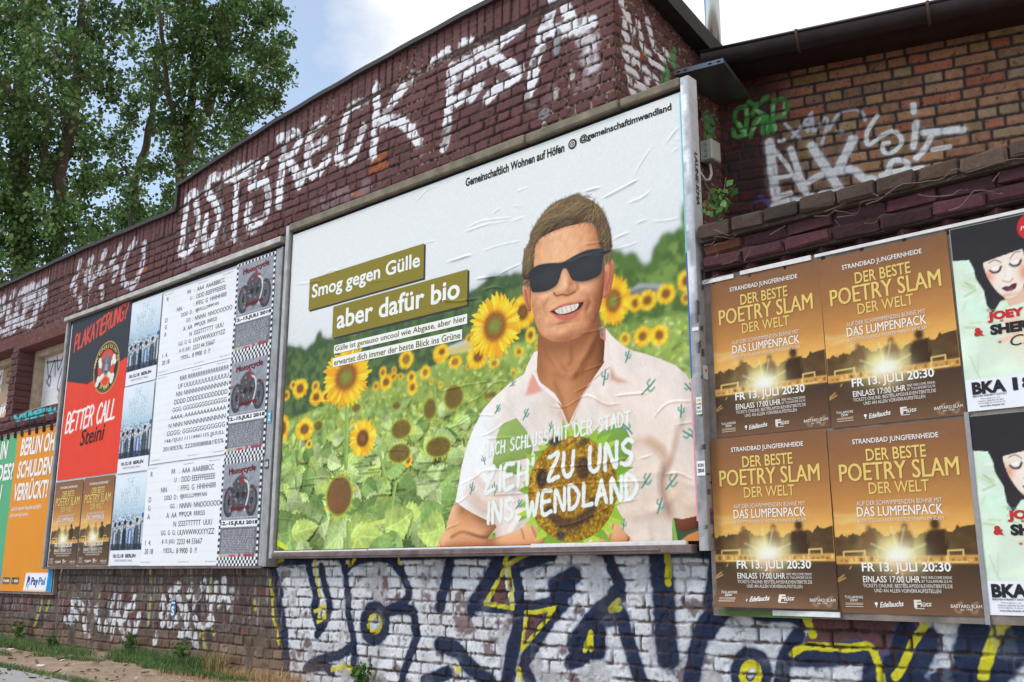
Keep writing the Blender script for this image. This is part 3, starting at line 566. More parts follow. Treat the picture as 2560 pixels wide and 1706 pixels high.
# --- side wall of the recess
y = np.arange(.086, 1.50, .0075); z = np.arange(2.45, 4.62, .0068); Yg, Zg = np.meshgrid(y, z); top = np.interp(Yg, [.1, 1.1, 1.5], [4.62, 4.40, 4.32]); Zg = np.minimum(Zg, top)
BOND_S = Bond(-1, 3, 23, 70); Bd = BOND_S.at(Yg, Zg, 0, .0058, .004, 60); h, chips = heights(Bd, Yg, Zg, 1, 7); C = paint_base(Bd, Yg+9, Zg)
pm = np.clip(Bd['face']*1.1, .22, 1); spray(Yg, Zg, C, SIDEW, .05, A(226, 222, 228), .95, .3, pm, rag=.3); spray(Yg, Zg, C, SIDEG, .05, A(84, 150, 92), .85, .3, pm)
f = Bd['face']; jn = (1-f)[..., None]; sp = sst(.5, .7, vnoise(Yg, Zg, 60, 2))[..., None]; mc = A(84, 74, 68)*(.6+.6*vnoise(Yg, Zg, 25, 5))[..., None]; mc = mc*(1-sp*.7)+A(176, 160, 142)*sp*.7; C = C*(1-jn)+mc*jn
obj('side_wall', grid_mesh('side_wall', np.stack([3.2-.012+h, Yg-.1, Zg], -1), np.clip(C, .004, .9)), M_brick, bld)
# --- rear wall of yellow-brown stock brick
u = np.arange(-.05, 3.6, .0066); z = np.arange(2.2, 4.5, .0062); Ug, Zg = np.meshgrid(u, z); BOND_R = Bond(-1, 5, 31, 70); CHo = CH; CH = .078
Bd = BOND_R.at(Ug, Zg, .02, .0075, .0022, 90); CH = CHo; r = Bd['r']; pal = np.array([A(172, 126, 100), A(184, 140, 108), A(164, 134, 96), A(176, 114, 92), A(156, 120, 98), A(174, 146, 116)])
idx = np.minimum((r[..., 0]*6).astype(int), 5); n = fbm(Ug, Zg, 26, 3, 2)[..., None]; C = pal[idx]*(.60+.50*n)*(.78+.3*r[..., 1:2]); spots = (vnoise(Ug, Zg, 60, 5) > .9)[..., None]; C = np.where(spots, C*.4, C)
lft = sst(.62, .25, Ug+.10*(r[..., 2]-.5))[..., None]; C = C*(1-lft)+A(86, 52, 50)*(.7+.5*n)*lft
soot = (sst(.86, .95, r[..., 1]))[..., None]*.5*sst(.4, .6, n); C = C*(1-soot*.8)
f = Bd['face']; mc = A(66, 62, 62)*(.65+.5*vnoise(Ug, Zg, 40, 5))[..., None]; jn = (1-f)[..., None]; C = C*(1-jn)+mc*jn
pm = np.clip(f*1.3, .55, 1); pmd = np.clip(f*1.1, .3, 1)
for s in DARKT: spray(Ug, Zg, C, [s], .10, A(58, 50, 52), .7, .4, pm)
spray(Ug, Zg, C, VIO, .03, A(92, 84, 140), .7, .4, pm); spray(Ug, Zg, C, THIN, .023, A(204, 206, 220), .85, .35, pmd)
for s, wd in ALK: spray(Ug, Zg, C, [s], wd*1.1, A(190, 180, 184), .4, .6, pm); spray(Ug, Zg, C, [s], wd*.80, A(255, 252, 255), .98, .25, np.clip(pm+.15, 0, 1))
spray(Ug, Zg, C, SMP, .032, A(84, 158, 80), .95, .25, pm); spray(Ug, Zg, C, SMPhi, .024, A(150, 205, 148), .8, .3, np.clip(f, 0, 1))
h = f*(.009+.0018*Bd['dep'])+.003*(fbm(Ug, Zg, 60, 3, 4)-.5)
m = (Ug > 2.36) & (np.hypot((Ug-2.44)*1.0, Zg-3.98) < .1+.04*vnoise(Ug, Zg, 30, 2)); h = np.where(m, h-.03, h); C[m] = C[m]*.5
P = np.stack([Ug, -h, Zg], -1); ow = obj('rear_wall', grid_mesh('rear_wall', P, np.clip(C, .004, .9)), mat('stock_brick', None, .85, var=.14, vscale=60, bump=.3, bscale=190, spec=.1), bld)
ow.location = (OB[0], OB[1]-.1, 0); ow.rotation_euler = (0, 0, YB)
# ================================================================== the sunflower billboard
BW, BH = 3.7186, 2.52
B1, B2, B3, B4 = zr(650, 550, .2869), zr(1100, 430, .3189), zr(1100, 900, .3189), zr(650, 950, .2869)
def bd(fr, pts): return on_y(fr(pts), 0)-np.array([0, .951])
cv = Canvas(BW, BH, 250, A(226, 227, 227))
gsky = sst(.9, 2.1, cv.V)[..., None]; cv.c = A(206, 209, 214)*(1-gsky)+A(227, 228, 227)*gsky
R = random.Random(5)
# hills and woods at the back of the printed field
lt = bd(B1, [(215,1180),(250,1100),(330,1110),(400,1140),(440,1110),(490,1060),(520,990),(560,1040),(650,1040),(700,1030),(800,1000),(1000,950),(1200,880),(1300,860),(1500,830),(1650,740),(1800,650),(1900,590),(2000,510),(2091,490)])
lt2 = bd(B2, [(560,810),(640,800),(700,760),(760,700)])
lt = np.vstack([[(0, lt[0, 1])], lt, lt2, [(2.9, .9), (0, .9)]])
rt = np.vstack([bd(B2, [(1300,640),(1350,640),(1400,650),(1460,690),(1510,650),(1540,720),(1600,750),(1680,720),(1700,600),(1760,560),(1750,520),(1850,480),(1930,455)]), [(BW, 1.86), (BW, 1.0), (2.8, 1.0)]])
for pl, ca, cb in ((lt, A(70, 92, 60), A(96, 118, 66)), (rt, A(82, 110, 54), A(122, 146, 74))):
    q = pl.copy(); sl_, m = cv.mask(q); nz = fbm(cv.U[sl_], cv.V[sl_], 22, 3, 3)[..., None]; n2 = sst(.4, .7, nz); col = ca*(.7+.5*nz)*(1-n2)+cb*n2
    m = m*np.clip(sst(.0, .02, m)+0, 0, 1); mm = m[..., None]; cv.c[sl_] = cv.c[sl_]*(1-mm)+col*mm
    for _ in range(140):      # ragged tree tops
        i = R.randrange(1, len(pl)-3); t = R.random(); p = pl[i]*(1-t)+pl[i+1]*t
        if p[1] > 1.05: cv.blob(p[0], p[1]-.015, .022, .028, ca*(.8+.5*R.random()), .75)
cv.poly(bd(B2, [(1470,960),(1560,880),(1760,880),(1740,950),(1700,1000),(1470,1000)]), A(120, 120, 108)); cv.poly(bd(B2, [(1465,945),(1560,875),(1765,880),(1740,915),(1590,905)]), A(160, 164, 166))
cv.poly(bd(B1, [(1640,1130),(1800,1060),(2000,1010),(2000,1130),(1640,1180)]), A(206, 190, 120)); cv.poly(bd(B1, [(1600,1120),(1830,1030),(1830,1065),(1640,1130)]), A(198, 198, 194))
# the field: leaves from far and small to near and large
hz = lambda x: np.interp(x, [0, .5, 1.2, 2.0, 2.9, 3.2, 3.72], [.98, 1.06, 1.14, 1.24, 1.26, 1.22, 1.22])
fld = cv.V < hz(cv.U)+.03*(vnoise(cv.U, cv.V*0, 14, 3)-.5); nz = fbm(cv.U, cv.V, 16, 3, 8)[..., None]
fcol = A(92, 118, 58)*(1-nz)*1.1+A(176, 192, 92)*nz; cv.c = np.where(fld[..., None], fcol, cv.c)
GR = [(142, 164, 84), (164, 182, 100), (184, 198, 124), (198, 208, 146), (124, 148, 72), (172, 192, 84), (108, 132, 66)]
def leaf(cx, cy, L, wd, ang, col, vein=True):
    t = np.linspace(0, 1, 9); pr = wd*np.sin(np.pi*np.clip(t, 0, 1)**.62)*(1-.25*t)*(1+.12*np.array([R.random()-.5 for _ in t])); bend = .12*L*(R.random()-.5)
    mid = np.stack([t*L, bend*np.sin(np.pi*t)], 1); up = mid+np.stack([0*t, pr], 1); dn = mid-np.stack([0*t, pr], 1); c, s = math.cos(ang), math.sin(ang); rt_ = lambda p: np.stack([cx+p[:, 0]*c-p[:, 1]*s, cy+p[:, 0]*s+p[:, 1]*c], 1)
    k = .84+.1*R.random(); cv.poly(rt_(np.vstack([mid-np.array([.0, .003]), (up*1.03)[::-1]])), col*.45, .5); cv.poly(rt_(np.vstack([mid, up[::-1]])), np.minimum(col*1.08, .9)); cv.poly(rt_(np.vstack([mid, dn[::-1]])), col*k)
    if vein and L > .07:
        vc = np.minimum(col*1.25+.03, .9); cv.line(rt_(mid), max(.006, L*.03), vc, .6)
        for q in (.25, .42, .6):
            i = int(q*8); 
            for sg in (1, -1): cv.line(rt_(np.array([mid[i], mid[min(i+2, 8)]+np.array([0, sg*pr[min(i+2, 8)]*.8])])), .004, vc, .35)
def flower(cx, cy, rx, ry, kind=0, n=None):
    n = n or (26 if rx > .05 else 16); yl = [A(250, 206, 44), A(246, 190, 36), A(252, 216, 66), A(236, 168, 36)]
    rx, ry = rx*1.10, ry*1.10
    for ringk, (r0, r1) in enumerate(((1.0, .93), (.92, .82))):
        for i in range(n):
            a = 2*math.pi*(i+.5*ringk+.3*R.random())/n; l = r0*(.9+.16*R.random()); w_ = 2.6/n; f = lambda r, b: (cx+rx*r*math.cos(b), cy+ry*r*math.sin(b))
            cv.poly([f(.35, a-w_), f(.74*l, a-w_*1.15), f(.93*l, a-w_*.6), f(l, a+.03), f(.9*l, a+w_*.7), f(.74*l, a+w_*1.15), f(.35, a+w_)], R.choice(yl)*(.92 if ringk == 0 else 1.0))
    if kind == 0:
        cv.ell(cx, cy, rx*.54, ry*.54, A(226, 140, 36), .7, soft=rx*.09); cv.ell(cx, cy, rx*.44, ry*.44, A(150, 82, 38), .95, soft=rx*.06); cv.ell(cx, cy, rx*.31, ry*.31, A(128, 104, 48), .9, soft=rx*.08); cv.ell(cx, cy, rx*.21, ry*.21, A(134, 146, 62), .9, soft=rx*.08)
        for _ in range(int(60*min(rx/.1, 2))): q_, b_ = .46*R.random()**.5, 6.283*R.random(); cv.blob(cx+rx*q_*math.cos(b_), cy+ry*q_*math.sin(b_), .004, .004, A(*R.choice([(90, 56, 30), (186, 126, 52), (150, 96, 44)])), .5)
    else:
        cv.ell(cx, cy, rx*.52, ry*.52, A(222, 140, 40), .6, soft=rx*.08); cv.ell(cx, cy, rx*.43, ry*.43, A(108, 64, 36), .95, soft=rx*.05); cv.ell(cx, cy, rx*.22, ry*.22, A(146, 104, 54), .6, soft=rx*.08)
def seedhead(cx, cy, rx, ry, col=(112, 92, 46), rot=0):
    for i in range(22):
        a = i*2*math.pi/22+R.random()*.2; f = lambda r, b: (cx+rx*r*math.cos(b), cy+ry*r*math.sin(b)); cv.poly([f(.8, a-.16), f(1.16+.2*R.random(), a), f(.8, a+.16)], A(176, 196, 74) if R.random() < .7 else A(228, 184, 50))
    cv.ell(cx, cy, rx, ry, A(150, 160, 62), 1, rot); cv.ell(cx, cy, rx*.9, ry*.9, A(*col), 1, rot, soft=.006)
    for _ in range(60):
        a, r = R.random()*6.28, R.random()**.5*.85; cv.blob(cx+rx*r*math.cos(a), cy+ry*r*math.sin(a), .005, .005, A(*col)*(.5 if R.random() < .5 else 1.5), .6)
rows = []
for _ in range(4200): rows.append((1.26*R.random(), R.random()*BW))
rows.sort(reverse=True)
for y_, x_ in rows:
    if y_ > hz(x_)-.01: continue
    d = max(hz(x_)-y_, .02); L = .022+.085*d; near = min(d/1.0, 1)
    col = A(*R.choice(GR))*(.62+.62*R.random())*(np.array([1.12, 1.05, .8]) if R.random() < .45 else 1); leaf(x_, y_, L*(.7+.7*R.random()), L*(.22+.2*R.random()), R.choice((R.uniform(-2.2, -.9), R.uniform(-.9, .6), R.uniform(2.4, 4.0))), col, L > .06)
    if R.random() < .10: cv.poly([(x_, y_), (x_+L*.3, y_-L*.25), (x_+L*.1, y_-L*.6), (x_-L*.2, y_-L*.3)], A(50, 74, 42), .8)
    if R.random() < .012 and d < .30: flower(x_, y_, .014+.05*d, .018+.06*d, R.random() < .25, 11)
# the big near leaves, drooping and overlapping, dark hollows between them
def bigleaf(bx, by, L, W, ang, col, fold=.22):
    sl_ = cv.win(bx-L*1.1, bx+L*1.1, by-L*1.1, by+L*1.1); u, v = cv.U[sl_]-bx, cv.V[sl_]-by
    if u.size == 0: return
    c, d = math.cos(ang), math.sin(ang); cur = R.uniform(-.5, .5)/L; x = u*c+v*d; y = -u*d+v*c; y = y-cur*x*(x-L)*.6; s_ = np.clip(x/L, 0, 1); sd = R.randrange(999)
    prof = W*(np.sin(np.pi*np.clip(s_, 0, 1)**.62)**.85)*(1+.07*np.sin(s_*46+sd)*(s_ > .1))+.000; inside = (x > -.10*L*(np.abs(y) > .02*L)*(np.abs(y) < W*.8)) & (x < L); e = (prof-np.abs(y))/max(cv.px*1.5, .003); m = np.clip(e+.5, 0, 1)*inside
    t_ = y/(W+1e-6); ven = np.abs(((s_*5.2-np.abs(t_)*1.5+.2) % 1)-.5)*2; n = fbm(x, y, 18/L*.3, 3, sd); n2 = fbm(x, y, 60/L*.3, 2, sd+3)
    k = 1+fold*np.sign(y)*np.clip(np.abs(t_)*3, 0, 1)*(1 if sd % 2 else -1)+.22*(ven-.5)+.55*(n-.5)+.30*(n2-.5)-.25*sst(.72, 1.0, np.abs(y)/(prof+1e-4))*.6-.30*(s_-.5); 
    C = np.clip(col*k[..., None], 0, .9); mid = np.exp(-(y/(.012*L+.0025))**2)*(s_ < .93)+.55*np.exp(-((ven)/.10)**2)*np.clip(np.abs(t_)*6, 0, 1); C = C*(1-.55*np.clip(mid, 0, 1)[..., None])+np.minimum(col*1.5+.03, .9)*.55*np.clip(mid, 0, 1)[..., None]
    dsh = np.roll(np.roll(m, -4, 0), 3, 1); cv.c[sl_] *= 1-.45*np.clip(dsh-m, 0, 1)[..., None]; cv.c[sl_] = cv.c[sl_]*(1-m[..., None])+C*m[..., None]
und = (sst(.80, .35, cv.V+.10*(fbm(cv.U, cv.V, 5, 2, 71)-.5)))[..., None]*.62; cv.c = cv.c*(1-und)+A(54, 78, 48)*(.7+.6*fbm(cv.U, cv.V, 20, 3, 72))[..., None]*und
BL = [(170, 190, 120), (152, 178, 100), (184, 200, 136), (138, 166, 92), (176, 196, 104), (120, 150, 80)]
for k in range(250):
    y_ = .98*(1-k/250)-.06+R.uniform(-.03, .03); sz = .10+.24*(1-min(max(y_, 0), .95)); x_ = R.uniform(-.1, BW*.62) if R.random() < .9 else R.uniform(BW*.62, BW); bigleaf(x_, y_+sz*.4, sz*R.uniform(.7, 1.15), sz*R.uniform(.26, .40), R.choice((R.uniform(-2.0, -1.1), R.uniform(-1.1, -.1), R.uniform(-3.1, -2.0), R.uniform(-.2, .4))), A(*R.choice(BL))*R.uniform(.72, 1.08))
for fr, L in ((B1, [(350,1470,65,85,1),(290,1440,30,38,1),(485,1450,35,45,0),(490,1545,58,70,1),(580,1540,50,60,1),(1275,1215,62,85,0),(1580,1165,72,82,0),(1690,1240,45,50,1),(1890,1190,80,108,1),(1330,1460,45,68,1),(1100,1415,58,70,1),(1072,1330,33,50,0),(1170,1310,22,30,1),(1165,1365,32,38,0),(1225,1365,26,30,1),(1440,1330,45,60,0),(1320,1370,40,55,1),(2040,1250,45,45,0),(230,1530,30,45,1),(1010,1450,30,40,0)]),
              (B2, [(650,1100,95,135,1),(1360,1010,130,190,0),(1530,1030,58,70,1),(1625,1008,75,78,1),(1770,955,75,80,1),(1930,855,70,85,1),(1590,1290,68,78,1),(1720,1280,72,82,1),(1450,1310,42,52,0),(300,1450,82,92,1),(120,1490,52,52,0),(15,1410,52,52,1),(710,1280,42,65,1),(620,1410,38,38,1),(1930,990,40,50,0),(230,1310,28,40,0)]),
              (B4, [(895,510,112,160,1),(390,430,78,95,1),(205,420,48,115,1),(430,560,26,40,1),(1290,700,40,60,1)])):
    for x_, y_, rx, ry, kd in L:
        c = bd(fr, [(x_, y_), (x_+rx, y_), (x_, y_-ry)]); flower(c[0, 0], c[0, 1], abs(c[1, 0]-c[0, 0]), abs(c[2, 1]-c[0, 1]), kd)
for x_, y_, rx, ry in [(1690,150,88,112),(1230,430,90,90),(1555,585,115,92),(1215,640,100,85),(1190,225,38,34),(1480,255,60,100),(840,245,40,40),(510,400,40,45),(2010,135,60,30)]:
    c = bd(B4, [(x_, y_), (x_+rx, y_), (x_, y_-ry)]); seedhead(c[0, 0], c[0, 1], abs(c[1, 0]-c[0, 0]), abs(c[2, 1]-c[0, 1]))
bl = cv.blur(cv.c, 2, 'edge'); kb = sst(.62, .95, cv.V)[..., None]*.75; cv.c = cv.c*(1-kb)+bl*kb
# nearer stems and broad leaves
def stem(pts, wd, col=(150, 176, 88)): cv.line(bd(B4, pts), wd, A(*col)*.8, 1, smooth=True); cv.line(bd(B4, pts)+np.array([wd*.18, 0]), wd*.5, A(*col)*1.1, .8, smooth=True)
stem([(760,230),(755,500),(750,760)], .045); stem([(1035,610),(1070,740),(1100,890)], .03); stem([(770,1250),(775,1500)], .045); stem([(1185,890),(1150,1100)], .03); stem([(270,500),(285,700),(270,900)], .02); stem([(1520,60),(1540,240)], .016)
seedhead(*bd(B4, [(690,1010)])[0], .155, .15, (118, 86, 50)); cv.blob(*bd(B4, [(660,1080)])[0], .05, .03, A(150, 70, 40), .6)
cv.line(bd(B4, [(810,1470),(850,1370),(950,1270),(1090,1230)]), .03, A(196, 206, 104), 1, smooth=True)
cv.poly(bd(B4, [(130,1330),(150,1390),(210,1430),(260,1490),(200,1470),(140,1440)]), A(196, 206, 50))
fm = (cv.V < hz(cv.U)); tex = (.88+.26*fbm(cv.U, cv.V, 42, 3, 77))*(.92+.28*fbm(cv.U, cv.V, 7, 3, 78)); cv.c = np.where(fm[..., None], cv.c*tex[..., None], cv.c)
gapk = (sst(.60, .72, fbm(cv.U, cv.V, 6, 3, 79))*fm*sst(1.0, .5, cv.V))[..., None]*.15; cv.c = cv.c*(1-gapk*.8)+A(58, 80, 50)*gapk*.8
for x_, y_, rx, ry in ((750, 1370, 200, 245),): c = bd(B1, [(x_, y_), (x_+rx, y_), (x_, y_-ry)]); flower(c[0, 0], c[0, 1], abs(c[1, 0]-c[0, 0]), abs(c[2, 1]-c[0, 1]), 0, 34)
c = bd(B2, [(430, 1210), (620, 1210), (430, 970)]); flower(c[0, 0], c[0, 1], abs(c[1, 0]-c[0, 0]), abs(c[2, 1]-c[0, 1]), 0, 34)
# --- the man in sunglasses
sk, skl, skd, skr = A(204, 141, 97), A(236, 182, 138), A(152, 90, 58), A(196, 112, 86)
neck = np.vstack([bd(B2, [(770,1230),(765,1440),(760,1568)]), bd(B3, [(780,170),(880,270),(960,390),(1010,510),(1040,440),(1110,290),(1200,160),(1290,20)]), bd(B2, [(1300,1420),(1290,1300),(1250,1150)])])
shirt = np.vstack([bd(B3, [(740,-60),(690,30),(660,110),(600,150),(540,190),(430,290),(340,390),(300,470),(250,570),(205,700),(170,840),(150,970),(122,1110),(200,1170),(300,1225),(430,1290),(440,1400),(700,1380),(900,1440),(1480,1425),(1822,1420),(1820,1240),(1900,1250),(2060,1215),(2060,300),(1980,190),(1930,115),(1850,45),(1720,-10)]), bd(B2, [(1620,1430),(1500,1400),(1420,1350),(1350,1290),(1300,1225),(1250,1212)])])
cv.poly(np.vstack([bd(B3, [(1815,1230),(1860,1420),(2060,1420),(2060,1180)])]), A(52, 84, 52))
cv.poly(bd(B3, [(1815,1240),(1835,1240),(1865,1420),(1835,1420)]), A(132, 170, 74))
sh_ = cv.poly(shirt, A(233, 216, 206))
for x_, y_, rx, ry, c_, a_ in ((1650, 900, 330, 520, (222, 192, 166), .75), (1500, 1250, 300, 180, (218, 190, 168), .5), (330, 700, 120, 400, (246, 240, 240), .8), (900, 330, 120, 120, (214, 184, 168), .5), (560, 900, 160, 250, (226, 202, 190), .6), (1450, 330, 250, 150, (240, 222, 208), .6)):
    q = bd(B3, [(x_, y_), (x_+rx, y_), (x_, y_-ry)]); cv.blob(q[0, 0], q[0, 1], abs(q[1, 0]-q[0, 0]), abs(q[2, 1]-q[0, 1]), A(*c_), a_, clip=sh_)
su, sv_ = cv.U[sh_[0]], cv.V[sh_[0]]; hs = .055*fbm(su*1.2+sv_*.9, sv_*.55-su*.2, 4.5, 3, 21)+.010*fbm(su+sv_*.4, sv_*.5, 16, 2, 22)
for L_, a_ in (([(300,900),(420,1000),(560,1020)], .010), ([(250,1080),(330,1150),(430,1180)], .012), ([(1780,800),(1680,700),(1540,660)], .014), ([(1770,860),(1640,900),(1520,960)], .010), ([(1800,1100),(1700,1180),(1520,1230)], .010), ([(500,330),(600,420),(650,540)], .010), ([(1300,250),(1380,380),(1400,520)], .008), ([(1900,400),(1850,560),(1800,760)], .012), ([(700,1180),(620,1260),(560,1360)], .010), ([(1560,1180),(1620,1290),(1640,1400)], .012), ([(1850,900),(1920,960),(2010,980)], .012), ([(1860,1060),(1930,1120),(2010,1140)], .012)): hs = hs+1.7*a_*np.exp(-(seg_dist(su, sv_, smooth_pts(bd(B3, L_)))/.028)**2)
cv.relief(sh_, .12, .06, None, hs, light=(-.45, .45, .77), gain=.85, mul=True, alpha=.9); cv.c[sh_[0]] = cv.c[sh_[0]]*(1-.12*sh_[1][..., None])+A(255, 240, 232)*.12*sh_[1][..., None]
sn = sh_[1][..., None]; gn = (fbm(cv.U[sh_[0]]*1.4+cv.V[sh_[0]]*.5, cv.V[sh_[0]]*.7, 7, 3, 92)-.5)[..., None]; cv.c[sh_[0]] *= 1+.22*sn*gn
for p, w_, c_, a_ in (([(300,480),(220,800),(150,1080)], .16, A(246, 240, 242), .7), ([(700,250),(640,420),(620,600)], .10, A(240, 226, 220), .7), ([(1500,250),(1640,420),(1640,700)], .28, A(240, 220, 208), .7), ([(1640,640),(1720,700),(1780,790)], .05, A(186, 138, 100), .6), ([(1760,850),(1745,1000),(1800,1200)], .05, A(140, 96, 80), .75), ([(1460,660),(1600,640),(1740,700)], .05, A(206, 168, 136), .55),
                      ([(240,1050),(330,1130),(420,1160)], .08, A(214, 172, 148), .7), ([(280,940),(350,1010),(480,1060)], .05, A(216, 180, 158), .6), ([(430,1170),(435,1380)], .07, A(206, 160, 136), .6), ([(1480,1230),(1700,1210),(1810,1240)], .04, A(204, 168, 148), .5), ([(1250,330),(1400,420)], .05, A(214, 184, 166), .5), ([(1860,540),(1830,700),(1800,800)], .03, A(208, 150, 122), .5), ([(1850,1010),(1900,1120),(1960,1200)], .12, A(222, 184, 150), .6), ([(940,420),(980,500)], .03, A(206, 160, 140), .6), ([(1400,980),(1560,1180),(1600,1380)], .12, A(226, 202, 188), .5)):
    cv.line(bd(B3, p), w_, c_, a_, soft=w_*.9, clip=sh_, smooth=True)
nk = cv.poly(neck, A(196, 132, 86)); nu, nv = cv.U[nk[0]], cv.V[nk[0]]; q = bd(B2, [(1010, 1300), (1300, 1300)]); nx_ = (nu-q[0, 0])/(q[1, 0]-q[0, 0])
hn = .20*np.sqrt(np.clip(1.05-nx_**2, .02, None))
for L_, a_, w_ in (([(820,1330),(880,1460),(975,1580)], .016, .03), ([(1230,1260),(1150,1420),(1040,1590)], .016, .03), ([(1010,1380),(1010,1480)], .012, .025), ([(900,1568),(1000,1590),(1100,1560)], .010, .03)): hn = hn+a_*np.exp(-(seg_dist(nu, nv, bd(B2, L_))/w_)**2)
cv.relief(nk, 0, 0, [(90, 46, 28), (132, 78, 48), (174, 112, 72), (202, 140, 94), (224, 166, 120)], hn+.0014*(fbm(nu, nv, 50, 3, 6)-.5), light=(-.30, .25, .9), gain=.8)
cv.line(bd(B2, [(790,1300),(880,1360),(1040,1330),(1190,1240),(1260,1160)]), .12, A(140, 84, 54), .75, soft=.09, clip=nk, smooth=True); cv.line(bd(B2, [(770,1350),(790,1560)]), .09, A(150, 96, 62), .6, soft=.07, clip=nk); cv.line(bd(B3, [(990,150),(1000,400)]), .09, A(206, 146, 100), .5, soft=.07, clip=nk); cv.line(bd(B3, [(900,180),(960,330),(1000,480)]), .03, A(158, 100, 64), .6, soft=.03, clip=nk)
cv.poly(bd(B3, [(738,85),(700,170),(668,285),(740,268),(800,245),(765,160)]), A(226, 142, 122), .85, soft=.012); cv.poly(bd(B3, [(745,-60),(738,90),(790,180),(900,265),(960,360),(925,330),(830,250),(775,200),(720,90)]), A(245, 228, 222))
cv.poly(bd(B3, [(1340,50),(1380,130),(1490,180),(1400,182),(1330,150)]), A(206, 140, 112), .8, soft=.01); cv.poly(np.vstack([bd(B2, [(1300,1225),(1285,1480)]), bd(B3, [(1290,20),(1200,150),(1120,270),(1030,490),(1080,400),(1160,240),(1260,160),(1340,60)]), bd(B2, [(1345,1450),(1320,1300)])]), A(240, 220, 212)); cv.line(bd(B3, [(1040,480),(1110,300),(1200,160),(1330,60)]), .008, A(196, 150, 132), .7)
cv.poly(bd(B2, [(1250,1212),(1300,1225),(1300,1330),(1260,1300)]), A(206, 128, 108)); cv.line(bd(B2, [(1255,1225),(1275,1280)]), .02, A(60, 120, 104), .7)
ear = [bd(B2, [(645,905),(662,885),(700,900),(715,1050),(706,1112),(680,1060),(655,985)]), bd(B2, [(1275,780),(1320,700),(1352,690),(1366,740),(1360,830),(1332,950),(1290,990),(1272,960)])]
for e in ear: cv.relief(cv.poly(smooth_pts(np.vstack([e, e[:1]]), 4), A(208, 134, 100)), .03, .03, [(120, 58, 40), (176, 100, 74), (214, 138, 104), (236, 170, 134)], gain=.8)
cv.line(bd(B2, [(670,930),(680,1010),(695,1060)]), .02, A(170, 88, 66), .8, soft=.01); cv.line(bd(B2, [(1340,730),(1335,830),(1300,930)]), .02, A(172, 94, 66), .8, soft=.012); cv.line(bd(B2, [(1300,800),(1290,900)]), .03, A(160, 88, 62), .6, soft=.02)
face = smooth_pts(bd(B2, [(745,520),(718,700),(712,880),(718,1010),(735,1130),(762,1225),(810,1290),(880,1325),(960,1330),(1060,1305),(1150,1255),(1215,1185),(1255,1070),(1278,960),(1292,760),(1272,600),(1225,440),(1100,385),(940,400),(820,450),(745,520)]), 4)
fc = cv.poly(face, sk); SKIN = [(110, 60, 38), (164, 100, 66), (208, 144, 102), (232, 172, 128), (246, 196, 154), (253, 218, 182)]
fU, fV = cv.U[fc[0]], cv.V[fc[0]]
def gb(x_, y_, rx, ry, a_):
    q = bd(B2, [(x_, y_), (x_+rx, y_), (x_, y_-ry)]); return a_*np.exp(-(((fU-q[0, 0])/(q[1, 0]-q[0, 0]))**2+((fV-q[0, 1])/(q[2, 1]-q[0, 1]))**2))
def gl_(L, wd, a_): return a_*np.exp(-(seg_dist(fU, fV, smooth_pts(bd(B2, L)))/wd)**2)
q = bd(B2, [(990, 830), (1290, 830), (990, 370)]); fa, fb = q[1, 0]-q[0, 0], q[2, 1]-q[0, 1]; lx, ly = (fU-q[0, 0])/fa, (fV-q[0, 1])/fb
hf = fa*.62*np.sqrt(np.clip(1.22-lx**2-.72*ly**2, .02, None))
for b_ in ((985, 840, 46, 130, .040), (983, 905, 64, 52, .034), (918, 932, 34, 30, .012), (1052, 914, 34, 30, .012), (815, 1000, 85, 75, .040), (1182, 930, 85, 80, .040), (860, 715, 130, 40, .022), (1130, 655, 130, 40, .022), (955, 1268, 95, 60, .040), (830, 840, 85, 60, -.035), (1130, 770, 85, 60, -.035), (960, 1200, 80, 20, -.022), (980, 1090, 160, 75, .024), (742, 620, 45, 150, -.02), (1000, 520, 170, 90, .015), (720, 1120, 40, 90, -.015)): hf = hf+gb(*b_[:4], b_[4]*.62)
hf = hf+gl_([(860,985),(822,1050),(838,1130)], .020, -.006)+gl_([(1140,945),(1178,1010),(1160,1075)], .020, -.006)+.0006*(fbm(fU, fV, 60, 3, 5)-.5)
for y_ in (520, 562, 606): hf = hf+gl_([(830,y_+22),(950,y_-8),(1120,y_-30),(1230,y_-50)], .007, -.0014)
cv.relief(fc, 0, 0, SKIN, hf, light=(-.26, .20, .94), gain=.92, spec=.03)
for x_, y_, rx, ry, c_, a_ in ((930, 560, 230, 110, skl, .8), (1050, 480, 150, 60, A(222, 150, 108), .6), (760, 620, 40, 150, A(190, 128, 92), .5), (1260, 560, 40, 160, A(176, 104, 68), .6), (800, 1000, 60, 50, A(238, 176, 142), .8), (1190, 930, 60, 55, A(240, 178, 140), .8), (1010, 560, 120, 60, A(246, 200, 162), .6), (780, 740, 40, 60, A(180, 112, 76), .6), (1180, 1010, 70, 100, A(178, 106, 72), .5), (1000, 1300, 200, 45, A(150, 92, 60), .75), (860, 1230, 60, 60, A(214, 152, 112), .6), (960, 1205, 70, 16, A(150, 96, 66), .7), (960, 1250, 110, 55, A(218, 152, 112), .7), (735, 1080, 45, 160, A(164, 102, 70), .65), (1245, 1080, 60, 150, A(140, 80, 52), .8), (1100, 1270, 130, 40, A(164, 102, 68), .6), (840, 1290, 90, 35, A(170, 108, 76), .6), (960, 980, 150, 30, A(176, 122, 92), .6), (1130, 970, 60, 40, A(178, 112, 80), .5), (820, 940, 90, 20, A(178, 110, 78), .5), (1150, 860, 100, 20, A(182, 112, 78), .45)):
    q = bd(B2, [(x_, y_), (x_+rx, y_), (x_, y_-ry)]); cv.blob(q[0, 0], q[0, 1], abs(q[1, 0]-q[0, 0]), abs(q[2, 1]-q[0, 1]), c_, a_*.28, clip=fc)
